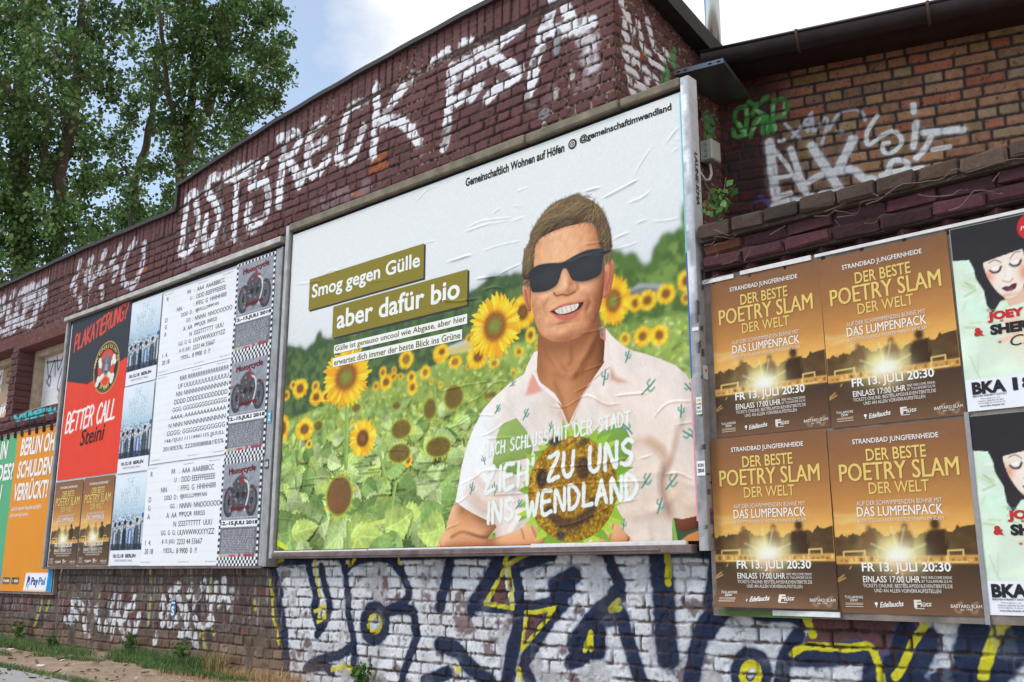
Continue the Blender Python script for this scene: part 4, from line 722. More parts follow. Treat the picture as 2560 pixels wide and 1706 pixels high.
for y_ in (): cv.line(bd(B2, [(830,y_+20),(950,y_-10),(1120,y_-30),(1230,y_-50)]), .008, A(178, 116, 82), .35, soft=.01, clip=fc, smooth=True)
for p in ([(850,1000),(815,1060),(835,1130)], [(1150,950),(1175,1020),(1150,1080)]): cv.line(bd(B2, p), .014, A(150, 88, 60), .35, soft=.016, clip=fc, smooth=True)
nose = cv.poly(smooth_pts(bd(B2, [(985,770),(950,850),(905,920),(895,960),(930,970),(985,955),(1050,945),(1075,925),(1070,880),(1020,820),(985,770)]), 4), A(216, 148, 106), .0, soft=.012)
cv.blob(*bd(B2, [(976,880)])[0], .022, .040, A(246, 200, 158), .45); cv.line(bd(B2, [(893,950),(915,972),(960,962),(1000,968),(1060,940)]), .014, A(126, 66, 44), .85, soft=.01, smooth=True); cv.line(bd(B2, [(1075,870),(1080,920)]), .02, A(160, 96, 66), .6, soft=.02)
cv.poly(smooth_pts(bd(B2, [(848,1096),(900,1068),(975,1032),(1040,1022),(1110,1004),(1138,1014),(1124,1060),(1092,1112),(1040,1152),(970,1168),(900,1135),(848,1096)]), 4), A(198, 106, 90), 1, soft=.006)
cv.poly(smooth_pts(bd(B2, [(862,1096),(960,1055),(1050,1040),(1125,1020),(1092,1078),(1010,1116),(925,1122),(862,1096)]), 4), A(62, 36, 32)); cv.poly(smooth_pts(bd(B2, [(898,1088),(960,1058),(1050,1041),(1088,1036),(1066,1080),(1000,1106),(935,1114),(898,1088)]), 4), A(226, 214, 198))
for x_ in (925, 955, 990, 1025, 1055): cv.line(bd(B2, [(x_, 1070-(x_-925)*.18), (x_+8, 1112-(x_-925)*.18)]), .005, A(150, 128, 112), .7)
cv.line(bd(B2, [(905,1118),(980,1118),(1070,1085)]), .008, A(120, 60, 50), .6, soft=.006, smooth=True)
for _ in range(420):
    x_, y_ = R.uniform(745, 1240), R.uniform(985, 1320)
    if abs(x_-990) < 150 and y_ < 1165 and y_ > 1020: continue
    cv.blob(*bd(B2, [(x_, y_)])[0], .004, .004, A(120, 84, 62), .16, clip=fc)
fn = fc[1][..., None]*.16; gn = (fbm(cv.U[fc[0]], cv.V[fc[0]], 26, 3, 91)-.5)[..., None]; cv.c[fc[0]] *= 1+2.2*fn*gn
hair = smooth_pts(bd(B2, [(652,880),(645,770),(662,620),(700,550),(718,470),(760,395),(820,310),(900,240),(1000,200),(1080,172),(1120,200),(1200,230),(1262,290),(1302,360),(1332,450),(1346,560),(1345,680),(1310,712),(1284,640),(1252,560),(1226,440),(1165,398),(1080,408),(950,442),(850,484),(775,532),(742,600),(730,760),(705,890),(652,880)]), 3)
cv.poly(hair, A(98, 78, 56), .55, soft=.012); hr = cv.poly(hair, A(98, 78, 56))
for i in range(0, len(hair)-1):
    for _ in range(3):
        t = R.random(); p_ = hair[i]*(1-t)+hair[i+1]*t; up_ = np.array([R.uniform(-.004, .03), R.uniform(.0, .03)]) if p_[1] > 2.05 else np.array([R.uniform(-.012, .012), -R.uniform(.0, .035)])
        cv.line([p_-up_*.8, p_+up_*.6], .004, A(*R.choice([(98, 78, 56), (124, 100, 70), (78, 62, 46)])), .7)
hu, hv = cv.U[hr[0]], cv.V[hr[0]]; wv = .02*fbm(hu, hv, 5, 2, 3); cv.relief(hr, .09, .12, [(44, 34, 28), (72, 56, 42), (104, 82, 58), (140, 114, 80), (176, 148, 108)], .010*fbm((hu+hv+wv)*.22, hv-hu+wv, 55, 3, 7)+.006*fbm((hu+hv+wv)*.3, hv-hu+wv, 140, 2, 8), light=(-.25, .62, .74), gain=.75)
for x_, y_, rx, ry, c_, a_ in ((950, 300, 160, 60, A(138, 112, 78), .9), (1120, 250, 90, 50, A(150, 124, 86), .8), (960, 420, 180, 40, A(56, 44, 36), .9), (1180, 380, 70, 50, A(64, 50, 38), .8), (690, 680, 40, 130, A(110, 92, 72), .7), (1320, 560, 30, 120, A(104, 84, 66), .7), (1230, 330, 60, 60, A(120, 96, 66), .6), (1290, 690, 30, 40, A(70, 54, 42), .6)):
    q = bd(B2, [(x_, y_), (x_+rx, y_), (x_, y_-ry)]); cv.blob(q[0, 0], q[0, 1], abs(q[1, 0]-q[0, 0]), abs(q[2, 1]-q[0, 1]), c_, a_*.45, clip=hr)
for _ in range(420):
    x_ = R.uniform(680, 1330); y_ = R.uniform(200, 470) if 740 < x_ < 1270 else R.uniform(420, 800); l = R.uniform(60, 130)
    dx, dy = (l, -l*.55+R.uniform(-20, 20)) if x_ < 1150 and y_ < 500 else (R.uniform(-10, 20), l*.8) if x_ > 1200 else (R.uniform(-6, 25), -l*.7)
    cv.line(bd(B2, [(x_, y_), (x_+dx*.5, y_+dy*.5-12), (x_+dx, y_+dy)]), .0045, A(*R.choice([(166, 138, 98), (58, 46, 36), (136, 110, 76), (84, 66, 48), (72, 56, 42)])), .5, clip=hr)
for i in range(16): x_ = 1000+i*9; cv.line(bd(B2, [(x_, 220), (x_+35, 195), (x_+60, 172+R.uniform(0, 30))]), .006, A(120, 98, 68), .6)
gl = smooth_pts(bd(B2, [(694,790),(760,735),(860,716),(950,712),(1000,690),(1060,655),(1150,615),(1255,600),(1290,612),(1278,700),(1264,790),(1220,830),(1130,860),(1060,856),(1030,836),(1000,772),(976,755),(955,780),(930,860),(900,900),(830,936),(740,945),(716,926),(704,860),(694,790)]), 3)
cv.poly(gl+np.array([.004, -.012]), A(96, 56, 38), .5, soft=.012); gm = cv.poly(gl, A(42, 43, 47)); cv.blob(*bd(B2, [(850,820)])[0], .16, .09, A(64, 64, 68), .7, clip=gm); cv.blob(*bd(B2, [(1150,740)])[0], .16, .1, A(62, 62, 66), .7, clip=gm); cv.line(gl[2:40], .007, A(96, 98, 104), .5); cv.line(bd(B2, [(1010, 700), (1120, 660), (1260, 640)]), .010, A(86, 88, 94), .5, soft=.01, clip=gm)
cv.line(bd(B2, [(1280,640),(1330,620)]), .02, A(50, 48, 48), .9)
# arms, hands and the smiling seed head
arm = cv.poly(smooth_pts(bd(B3, [(122,1115),(250,1200),(430,1290),(430,1330),(380,1410),(620,1330),(690,1270),(780,1330),(860,1440),(840,1520),(20,1520),(50,1320),(90,1180),(122,1115)]), 3), A(206, 134, 80))
cv.relief(arm, .07, .10, SKIN, .0012*(fbm(cv.U[arm[0]], cv.V[arm[0]], 50, 3, 6)-.5), gain=.7)
for p, w_, c_, a_ in (([(180,1180),(420,1290),(400,1370)], .10, A(134, 70, 42), .8), ([(90,1390),(180,1350),(330,1390),(460,1380)], .02, A(120, 66, 40), .8), ([(120,1300),(220,1260)], .12, A(220, 152, 100), .6), ([(500,1430),(750,1380)], .10, A(226, 160, 112), .6), ([(60,1470),(800,1480)], .05, A(160, 92, 54), .5), ([(640,1330),(660,1400)], .015, A(150, 86, 54), .6), ([(720,1310),(760,1400)], .015, A(150, 86, 54), .6)): cv.line(bd(B3, p), w_, c_, a_, soft=w_*.8, clip=arm, smooth=True)
hnd = cv.poly(smooth_pts(bd(B3, [(1180,1440),(1240,1340),(1320,1240),(1380,1260),(1440,1340),(1500,1440),(1180,1440)]), 3), A(214, 148, 104)); cv.relief(hnd, .05, .06, SKIN, gain=.7); cv.line(bd(B3, [(1300,1290),(1260,1400)]), .015, A(150, 90, 58), .6, soft=.01, clip=hnd); cv.line(bd(B3, [(1360,1290),(1330,1420)]), .015, A(150, 90, 58), .6, soft=.01, clip=hnd)
ra = cv.poly(bd(B3, [(1832,1238),(1900,1250),(2060,1215),(2060,1310),(1900,1355),(1870,1320)]), A(124, 66, 46)); cv.relief(ra, .05, .05, [(60, 28, 20), (104, 54, 36), (140, 78, 52)], gain=.7); cv.poly(bd(B3, [(1875,1425),(1950,1370),(2060,1325),(2060,1425)]), A(208, 130, 72))
for p, c_ in (([(600,455),(680,560),(725,680),(700,760),(600,790),(520,800),(420,830),(430,720),(470,530)], (146,170,92)), ([(1220,600),(1300,540),(1420,500),(1500,640),(1480,760),(1380,830),(1300,720)], (122,158,70)), ([(420,830),(560,800),(640,830),(600,900),(470,860)], (128,158,78))):
    q = smooth_pts(bd(B3, p+p[:1]), 3); sl_, m = cv.poly(q, A(*c_)); cv.relief((sl_, m), .05, .04, None, .012*fbm(cv.U[sl_], cv.V[sl_], 12, 3, 44), gain=.8, mul=True)
q = bd(B3, [(1030, 1010), (1395, 1010), (1030, 600)]); hx, hy, hrx, hry = q[0, 0], q[0, 1], q[1, 0]-q[0, 0], q[2, 1]-q[0, 1]
for i in range(40):
    a = i*2*math.pi/40+R.uniform(-.05, .05); f = lambda r, b: (hx+hrx*r*math.cos(b), hy+hry*r*math.sin(b)); ti = a+R.uniform(-.10, .10); rr = 1.14+.26*R.random(); cv.poly([f(.9, a-.10), f(1.02, a-.11), f(.6+.4*rr, (a+ti)/2-.06), f(rr, ti), f(.6+.4*rr, (a+ti)/2+.06), f(1.02, a+.11), f(.9, a+.10)], A(*R.choice([(150, 186, 60), (172, 202, 70), (124, 162, 54)])))
hd = cv.ell(hx, hy, hrx, hry, A(160, 118, 34), n=48)
for k in range(1500):
    r = math.sqrt((k+.5)/1500); a = k*2.39996; cv.blob(hx+hrx*r*.98*math.cos(a)+R.gauss(0, .004), hy+hry*r*.98*math.sin(a)+R.gauss(0, .004), .0065, .0065, A(*R.choice([(214, 168, 46), (190, 142, 36), (228, 186, 60), (92, 62, 28), (60, 46, 32), (150, 104, 34)])), .75)
cv.relief(hd, .10, .10, None, .006*fbm(cv.U[hd[0]], cv.V[hd[0]], 60, 2, 3), gain=.6, mul=True, alpha=.8)
for p, rx, ry, ro in (((800,930), 48, 78, .15), ((1125,850), 58, 92, -.1), ((905,640), 50, 40, 0), ((950,1375), 38, 40, 0), ((1130,640), 50, 22, .2)):
    q = bd(B3, [p, (p[0]+rx, p[1]), (p[0], p[1]-ry)]); cv.ell(q[0, 0], q[0, 1], q[1, 0]-q[0, 0], q[2, 1]-q[0, 1], A(38, 34, 38), .95, ro, soft=.012)
    for _ in range(18): cv.blob(q[0, 0]+R.gauss(0, .6)*(q[1, 0]-q[0, 0]), q[0, 1]+R.gauss(0, .6)*(q[2, 1]-q[0, 1]), .006, .005, A(104, 92, 80), .6)
cv.line(bd(B3, [(850,1180),(900,1240),(990,1290),(1090,1270),(1170,1200),(1200,1120)]), .07, A(50, 44, 42), .85, soft=.03, smooth=True, clip=hd, rag=.25); cv.blob(*bd(B3, [(1000,1000)])[0], .14, .16, A(150, 92, 34), .45)
# cactus print on the shirt
def cactus(p, s, ro, fr=B3):
    c = bd(fr, [p])[0]; s = s*.72; cr_, sr_ = math.cos(ro), math.sin(ro); T = lambda L: [(c[0]+s*(x_*cr_-y_*sr_), c[1]+s*(x_*sr_+y_*cr_)) for x_, y_ in L]
    for L in ([(0, -1), (.05, 0), (0, 1)], [(.02, -.2), (.5, -.1), (.55, .5)], [(0, .1), (-.45, .2), (-.5, .65)]): cv.line(T(L), .012 if s > .03 else .009, A(96, 158, 144), .85, smooth=True)
    cv.line(T([(0, -.9), (0, .9)]), .005, A(36, 92, 84), .7); cv.blob(*T([(0, 1.1)])[0], .005, .005, A(190, 90, 80), .7)
for p, s, ro in [((452,388),.042,-.7),((672,430),.05,-.6),((868,525),.04,-.3),((570,190),.035,-1),((1290,140),.06,-.2),((1635,215),.075,-.9),((1955,225),.05,.7),((1890,405),.045,-.1),((1960,592),.065,1.0),((1615,950),.065,-.7),((1812,962),.07,-.8),((1722,1145),.06,-.4),((1440,1292),.04,-.2),((250,1010),.05,-.3),((345,790),.04,.4),((430,1010),.05,.1),((620,1135),.045,-.8),((1470,540),.06,.8)]: cactus(p, s, ro)
cactus((1470, 1450), .045, -.4, B2)
# brush lettering
def brush(text, p0, p1, h0, wd, jig=.02):
    q = bd(B3, [p0, p1, (p0[0], p0[1]-h0)]); d = q[1]-q[0]; ro = math.atan2(d[1], d[0])
    for k, off in (('s', (.006, -.006)), ('t', (0, 0))):
        st = RNG.bit_generator.state
        for pl in stroke_text(text, q[0, 0]+off[0], q[0, 1]+off[1], np.hypot(*d), q[2, 1]-q[0, 1], .12, .27, ro, jig): cv.line(pl, wd, A(120, 110, 96) if k == 's' else A(236, 239, 231), .35 if k == 's' else .93, soft=.02 if k == 's' else 0, rag=.0 if k == 's' else .22)
        RNG.bit_generator.state = st
brush('MACH SCHLUSS MIT DER STADT', (345, 760), (1490, 505), 92, .0115, 0); brush("ZIEH' ZU UNS", (355, 1040), (1510, 815), 175, .0255); brush('INS WENDLAND', (370, 1285), (1545, 1075), 160, .0245)
# paper wrinkles (real relief of the pasted paper)
WR = [(B2, L) for L in [[(190,470),(320,430),(540,380)], [(550,395),(670,350)], [(340,620),(480,575),(640,540)], [(80,710),(260,650)], [(450,815),(540,765),(640,720)], [(280,840),(450,820)], [(1270,210),(1420,130),(1560,60)], [(1110,160),(1260,120)], [(1470,250),(1600,190),(1650,150)], [(1340,540),(1500,470)], [(1060,680),(1200,640),(1310,620),(1480,580),(1570,540)], [(1670,390),(1800,380),(1890,355)], [(1530,410),(1630,370)], [(590,160),(690,120)], [(340,930),(420,900),(520,920)], [(0,1010),(150,1020),(300,990)], [(1340,1020),(1430,975)], [(1100,1270),(1250,1240),(1320,1200)], [(1120,570),(1300,550)], [(410,330),(480,280)], [(560,270),(650,270)]]]
WR += [(B3, L) for L in [[(0,480),(80,540),(200,450),(290,430),(430,435)], [(310,600),(400,570),(540,470)], [(370,620),(540,610),(690,620)], [(0,250),(200,200),(390,170)], [(200,350),(330,280),(430,180),(560,170)], [(870,360),(980,370),(1120,290),(1190,290),(1310,350),(1420,340)], [(1050,260),(1200,180)], [(1370,285),(1500,270),(1640,260)], [(1670,460),(1750,370),(1830,330),(1990,325)], [(1850,510),(2000,485)], [(160,980),(280,920),(350,870),(540,860)], [(390,1060),(700,1040),(860,1010),(1040,975),(1250,960),(1660,950)], [(700,860),(830,850),(1090,830),(1300,810),(1480,770)], [(1750,900),(1880,890),(2000,950)], [(770,1300),(930,1300),(1080,1270),(1230,1200),(1390,1130),(1560,1090)], [(1560,780),(1670,745)], [(20,1340),(150,1280)], [(0,1160),(140,1120),(230,1060)], [(1120,90),(1300,30)]]]
WR += [(B1, L) for L in [[(310,560),(430,550),(540,530)], [(560,470),(640,440),(710,460)], [(950,550),(1060,530),(1150,525)], [(1500,700),(1700,710),(1900,685)], [(1880,520),(2090,490)], [(1640,370),(1850,300)], [(1790,110),(1920,60),(2050,10)], [(1440,200),(1530,180)], [(1940,620),(2030,590),(2091,600)], [(1880,730),(1990,710)]]]
WR += [(B4, L) for L in [[(370,180),(480,195),(610,185)], [(1100,625),(1200,610),(1270,625)], [(1400,350),(1520,345),(1620,385)], [(1590,420),(1720,400),(1840,330)], [(390,870),(560,850),(720,865)], [(170,1210),(300,1220)], [(1340,920),(1450,890)]]]
WR += [(Q2, L) for L in [[(760,1130),(830,1060),(890,1040)], [(1050,1280),(1130,1240),(1290,1220)], [(930,1470),(1060,1430)]]] + [(zr(1400, 0, .3827), L) for L in [[(480,1160),(540,1050),(600,960)], [(280,1300),(400,1240),(520,1170)], [(440,1330),(530,1300),(595,1245)], [(690,940),(760,850),(790,830)], [(750,910),(800,912)], [(160,1255),(270,1225)], [(730,1000),(780,960)], [(350,1560),(460,1515)]]]
D_ = .0006*(fbm(cv.U, cv.V, 5, 3, 3)-.5)*4
for fr, L in WR:
    p = smooth_pts(bd(fr, L), 5); sl_ = cv.win(p[:, 0].min()-.05, p[:, 0].max()+.05, p[:, 1].min()-.05, p[:, 1].max()+.05); u_, v_ = cv.U[sl_], cv.V[sl_]
    d = seg_dist(u_, v_, p); e = np.minimum(np.hypot(u_-p[0, 0], v_-p[0, 1]), np.hypot(u_-p[-1, 0], v_-p[-1, 1])); D_[sl_] += .0046*(.5+.7*R.random())*np.exp(-(d/.0066)**2)*sst(0, .06, e+.012)
for xs_ in (.93, 1.86, 2.79): D_ += .0009*sst(xs_-.004, xs_+.004, cv.U)*sst(xs_+.9, xs_, cv.U)
D_ += .0009*sst(1.262, 1.254, cv.V)
def bdisp(u, v):
    x = np.clip(np.asarray(u)/cv.px, 0, cv.nx-1.001); y_ = np.clip(np.asarray(v)/cv.px, 0, cv.ny-1.001); i = x.astype(int); j = y_.astype(int); fx = x-i; fy = y_-j
    return (D_[j, i]*(1-fx)+D_[j, i+1]*fx)*(1-fy)+(D_[j+1, i]*(1-fx)+D_[j+1, i+1]*fx)*fy
cv.c *= (.95+.10*fbm(cv.U, cv.V, 90, 2, 81))[..., None]
M_print = mat('printed_paper', None, .62, var=.035, vscale=160, bump=.05, bscale=300, spec=.12)
bill = tag(obj('billboard_poster', cv.mesh('billboard_poster', lambda u, v: D_), M_print), 'huge wrinkled billboard poster of a smiling man in sunglasses among sunflowers', 'poster'); bill.location = (0, 0, .951)
L = Letters(); dk, ol, wt = A(64, 60, 66), A(138, 124, 48), A(236, 236, 230)
for x0, y0, x1, y1 in ((.26, 1.838, 1.583, 2.092), (.575, 1.567, 2.017, 1.812)):
    L.rect(x0+.016, y0-.014, x1+.016, y1-.010, dk, .0016, bdisp); L.rect(x0, y0, x1, y1, ol, .0024, bdisp)
for x0, y0, x1, y1 in ((.606, 1.438, 2.019, 1.505), (.601, 1.338, 1.973, 1.407)): L.rect(x0, y0, x1, y1, wt, .0024, bdisp)
L.add('Smog gegen Gülle', .297, 1.897, 1.248, .142, wt, .022, off=.0034, disp=bdisp); L.add('aber dafür bio', .628, 1.625, 1.32, .150, wt, .022, off=.0034, disp=bdisp)
og = A(118, 106, 42); L.add('Gülle ist genauso uncool wie Abgase, aber hier', .618, 1.444, 1.388, .054, og, .012, off=.0034, disp=bdisp); L.add('erwartet dich immer der beste Blick ins Grüne', .613, 1.348, 1.345, .047, og, .012, off=.0034, disp=bdisp)
bk = A(34, 34, 36); L.add('Gemeinschaftlich Wohnen auf Höfen', 1.988, 2.405, .872, .062, bk, .03, disp=bdisp); L.add('@gemeinschaftimwendland', 2.982, 2.415, .672, .060, bk, .03, disp=bdisp)
def disc(Lt, cx, cy, r, col, off=.002, n=24, r0=0, sq=1):
    t = np.linspace(0, 2*math.pi, n, endpoint=False)
    if r0: V = np.vstack([np.stack([cx+r*np.cos(t), 0*t-off, cy+r*np.sin(t)*sq], 1), np.stack([cx+r0*np.cos(t), 0*t-off, cy+r0*np.sin(t)*sq], 1)]); Lt.b.add(V, [(i, (i+1) % n, n+(i+1) % n, n+i) for i in range(n)], col)
    else: Lt.b.add(np.stack([cx+r*np.cos(t), 0*t-off, cy+r*np.sin(t)*sq], 1), [tuple(range(n))], col)
disc(L, 2.926, 2.437, .033, bk, .004); disc(L, 2.926, 2.437, .021, wt, .005, r0=.017); disc(L, 2.926, 2.437, .010, wt, .005, r0=.006)
L.join(bill)
# --- frame of the billboard
fr_ = tag(empty('billboard', (0, 0, .95)), 'large weathered billboard frame with mossy wooden top rail and aluminium right post', 'billboard')
M_dark = mat('gap_shade_board', A(26, 20, 19), .9); M_alu = mat('weathered_aluminium', A(170, 168, 168), .55, .35, .25, 14, .2, 80); M_rail = mat('mossy_wood', A(122, 112, 96), .85, 0, .4, 9, .4, 60); M_rust = mat('painted_ledge', A(112, 94, 90), .6, 0, .45, 12, .3, 60)  # backing is near-black: the shade of the hollow gaps is put into its colour
MB().box(-.022, 3.745, .012, .088, -.045, 2.61).build('backing', M_dark, fr_)
MB().box(-.062, -.016, -.030, .06, -.06, 2.605, bev=.004).build('side_strip', M_alu, fr_)
MB().box(-.012, 2.55, -.034, .06, 2.548, 2.612, bev=.006, jit=.004).box(2.56, 3.30, -.036, .06, 2.548, 2.608, bev=.006, jit=.004).box(3.31, 3.73, -.030, .06, 2.55, 2.60, bev=.006, jit=.004).build('top_rail', M_rail, fr_)
MB().box(-.015, 3.70, -.040, .010, -.062, -.018, bev=.004, jit=.004).box(-.01, 3.5, -.048, -.041, -.045, -.036, jit=.003).build('bottom_ledge', M_rust, fr_)
MB().box(.0, 1.1, -.028, -.012, -.014, -.004, jit=.002).box(1.12, 2.6, -.034, -.012, -.014, -.003, jit=.003).box(2.6, 3.66, -.040, -.012, -.016, .004, jit=.005).build('torn_paper_edge', mat('torn_paper', A(226, 222, 220), .8), fr_)
# right post: scratched aluminium with paint marks
zz = np.arange(-.05, 2.592, .007); yy = np.array([0, .0265, .053, .0535, .08, .11, .14]); V = np.zeros((len(zz), 7, 3)); V[..., 2] = zz[:, None]
V[..., 0] = np.where(yy <= .053, 3.737+yy, 3.7905)[None]; V[..., 1] = np.where(yy <= .053, -.030, -.030+yy-.053)[None]
yg, zg = np.meshgrid(yy, zz); n = fbm(yg*5, zg, 7, 3, 2)[..., None]; C = A(188, 188, 192)*(.8+.35*n); pe = sst(.5, .6, fbm(yg*9, zg, 9, 3, 5))[..., None]*(yg < .053)[..., None]; C = C*(1-pe*.75)+A(132, 132, 142)*pe*.75
pw = (sst(.52, .6, fbm(yg*7, zg*.8, 6, 3, 12))*(yg < .053))[..., None]; C = C*(1-pw*.8)+A(232, 232, 236)*pw*.8
grim = sst(1.75, .9, zg+.4*(vnoise(yg*9, zg, 6, 3)-.5))[..., None]*.55; C = C*(1-grim)+A(118, 112, 108)*grim*(.6+.7*vnoise(yg*30, zg, 40, 4))[..., None]
scr = ((vnoise(yg*30, zg, 22, 41) > .80) & (zg < 1.5) & (yg > .05))[..., None]; C = np.where(scr, A(52, 50, 52), C)
pst = obj('post', grid_mesh('post', V, np.clip(C, .01, .9), smooth=False), mat('scratched_post', None, .5, .15, .12, 40, .15, 90), fr_)
MB().add([(3.737, -.03, 2.588), (3.7905, -.03, 2.588), (3.7905, .06, 2.570), (3.737, .06, 2.570)], [(0, 1, 2, 3)], A(176, 172, 172)).build('post_cap', mat('scratched_post'), fr_)
Lp = Letters(); Lp.add('LAUNE-KMA', 0, 0, .31, .030, A(34, 32, 34), .03, shear=.15); lo = Lp.build(fr_, 'marker_writing'); lo.matrix_local = Matrix.Translation((3.7915, -.005, 2.13)) @ Matrix(((0, 1, 0, 0), (0, 0, 1, 0), (-1, 0, 0, 0), (0, 0, 0, 1))) if False else Matrix.Translation((3.7915, .0, 2.13)) @ Euler((0, 0, math.pi/2)).to_matrix().to_4x4() @ Matrix.Rotation(math.pi/2, 4, 'Y')
for a, (y0, y1, c) in enumerate(((1.55, 2.5, (128, 196, 200)), (.85, 1.55, (70, 98, 176)), (.1, .85, (226, 150, 160)))): MB().box(3.7205, 3.7365, -.020, .010, y0, y1).build('poster_edge', mat('edge_%s' % ('teal', 'blue', 'pink')[a], A(*c), .6), fr_)
# ================================================================== smaller posters
M_paper = M_print
def pdisp(seed, amp=.0014, W=1, H=1):
    return lambda u, v: amp*(fbm(np.asarray(u), np.asarray(v), 4, 3, seed)-.5)*2+amp*.6*(fbm(np.asarray(u)+.3*np.asarray(v), np.asarray(v), 15, 3, seed+5)-.5)*2
def poster(cvs, name, label, seed, loc, group=None, amp=.0014, fold=None):
    dp = pdisp(seed, amp); d2 = (lambda u, v: dp(u, v)+fold(u, v)) if fold else dp
    o = tag(obj(name, cvs.mesh(name, d2), M_paper), label, 'poster', group); o.location = loc; return o, d2
# --- the poetry slam poster (six of them)
SW, SH = .622, .845
def slam_canvas(seed=0):
    c = Canvas(SW, SH, 230, A(150, 100, 60)); v = c.V/SH; st = [0, .10, .26, .262, .34, .44, .56, .72, .90, 1]; cl = np.array([A(118,86,64), A(96,70,52), A(70,54,42), A(206,152,78), A(240,190,104), A(228,172,90), A(198,138,74), A(164,112,66), A(142,98,64), A(134,94,68)])
    c.c = np.stack([np.interp(v, st, cl[:, i]) for i in range(3)], -1)*(1+.10*(fbm(c.U, c.V, 6, 3, seed)-.5)[..., None])
    k = sst(.5, .75, fbm(c.U*.6, c.V*2.2, 9, 3, 4))*sst(.4, .46, v)*sst(.62, .5, v); c.c = c.c*(1-.35*k[..., None])+A(250, 214, 146)*.35*k[..., None]
    P = lambda L: [(x*SW, y*SH) for x, y in L]
    tr = [(0,.30),(0,.40),(.06,.415),(.1,.405),(.14,.42),(.2,.41),(.24,.435),(.29,.45),(.33,.43),(.37,.40),(.43,.415),(.48,.42),(.52,.40),(.6,.40),(.66,.42),(.72,.415),(.78,.43),(.84,.425),(.88,.45),(.94,.445),(1,.455),(1,.30)]
    tr2 = [(x_+R.uniform(-.004, .004), y_+R.uniform(-.008, .010)) for k_ in range(len(tr)-3) for t_ in (0, .25, .5, .75) for x_, y_ in [(tr[k_+1][0]*(1-t_)+tr[k_+2][0]*t_, tr[k_+1][1]*(1-t_)+tr[k_+2][1]*t_)] if k_ < len(tr)-4]
    c.poly(P([(0, .30)]+tr2+[(1, .455), (1, .30)]), A(70, 50, 36), .96); c.blob(.46*SW, .34*SH, .13, .075, A(255, 214, 130), .9)
    for _ in range(60): x = R.random(); c.blob(x*SW, R.uniform(.32, .41)*SH, .02, .012, A(*R.choice([(70,50,36), (120,86,54)])), .28*min(1, abs(x-.46)*4))
    c.poly(P([(0,.262),(1,.262),(1,.30),(0,.30)]), A(196, 142, 72), .8, soft=.006)
    for x in np.linspace(.03, .97, 26): c.rect(x*SW, .272*SH, (x+.02)*SW, (.278+.022*R.random())*SH, A(*R.choice([(240,196,120), (104,74,48), (150,108,62)])), .8)
    for x, y, s in ((.73, .415, 1.0), (.52, .42, .72), (.26, .415, .7)):
        k = A(66, 46, 34) if s > .9 else A(120, 84, 52); a = .97 if s > .9 else .85; s = s*1.15
        c.poly(P([(x-.07*s, y-.10*s), (x-.065*s, y-.02*s), (x-.05*s, y+.012*s), (x-.02*s, y+.02*s), (x+.03*s, y+.02*s), (x+.055*s, y+.005*s), (x+.07*s, y-.05*s), (x+.06*s, y-.10*s)]), k, a, soft=.002); c.ell(x*SW, (y+.04*s)*SH, .026*s*SW*1.15, .026*s*SH, k, a, soft=.002)
        for dx in (-.05, .05): c.line(P([(x+dx*s, y-.1*s), (x+dx*1.4*s, y-.15*s)]), .004, A(240, 200, 130), .8)
    c.line(P([(.80, .44), (.79, .36)]), .003, A(110, 80, 50)); c.ell(.80*SW, .45*SH, .008, .008, A(220, 170, 96))
    for x0, x1 in ((.80, .90), (.06, .22)): c.line(P([(x0, .30), (x0, .325), (x1, .328), (x1, .30)]), .006, A(246, 206, 128), .9)
    c.blob(.46*SW, .30*SH, .085, .055, A(255, 238, 190), .97); c.blob(.46*SW, .295*SH, .045, .04, A(255, 252, 240), 1)
    for a in (1.3, 1.75, .4, 2.7, -1.45): c.line([(.46*SW, .3*SH), (.46*SW+.13*math.cos(a), .3*SH+.13*math.sin(a))], .006, A(255, 236, 190), .45, soft=.008)
    c.line(P([(.1,.266),(.92,.268)]), .006, A(255, 214, 140), .75, soft=.004); c.blob(.47*SW, .24*SH, .05, .03, A(214, 152, 84), .7)
    for q in ([(0,.175),(.05,.20)], [(.0,.165),(.06,.185)], [(.10,.235),(.11,.245)]): c.line(P(q), .005, A(222, 170, 96), .8)
    for cx in (.83, .93): c.line([(cx*SW+.016, .066*SH), (cx*SW-.006, .05*SH), (cx*SW-.010, .028*SH), (cx*SW+.006, .018*SH), (cx*SW+.014, .032*SH)], .012, A(150, 118, 92), .9, smooth=True)
    return c
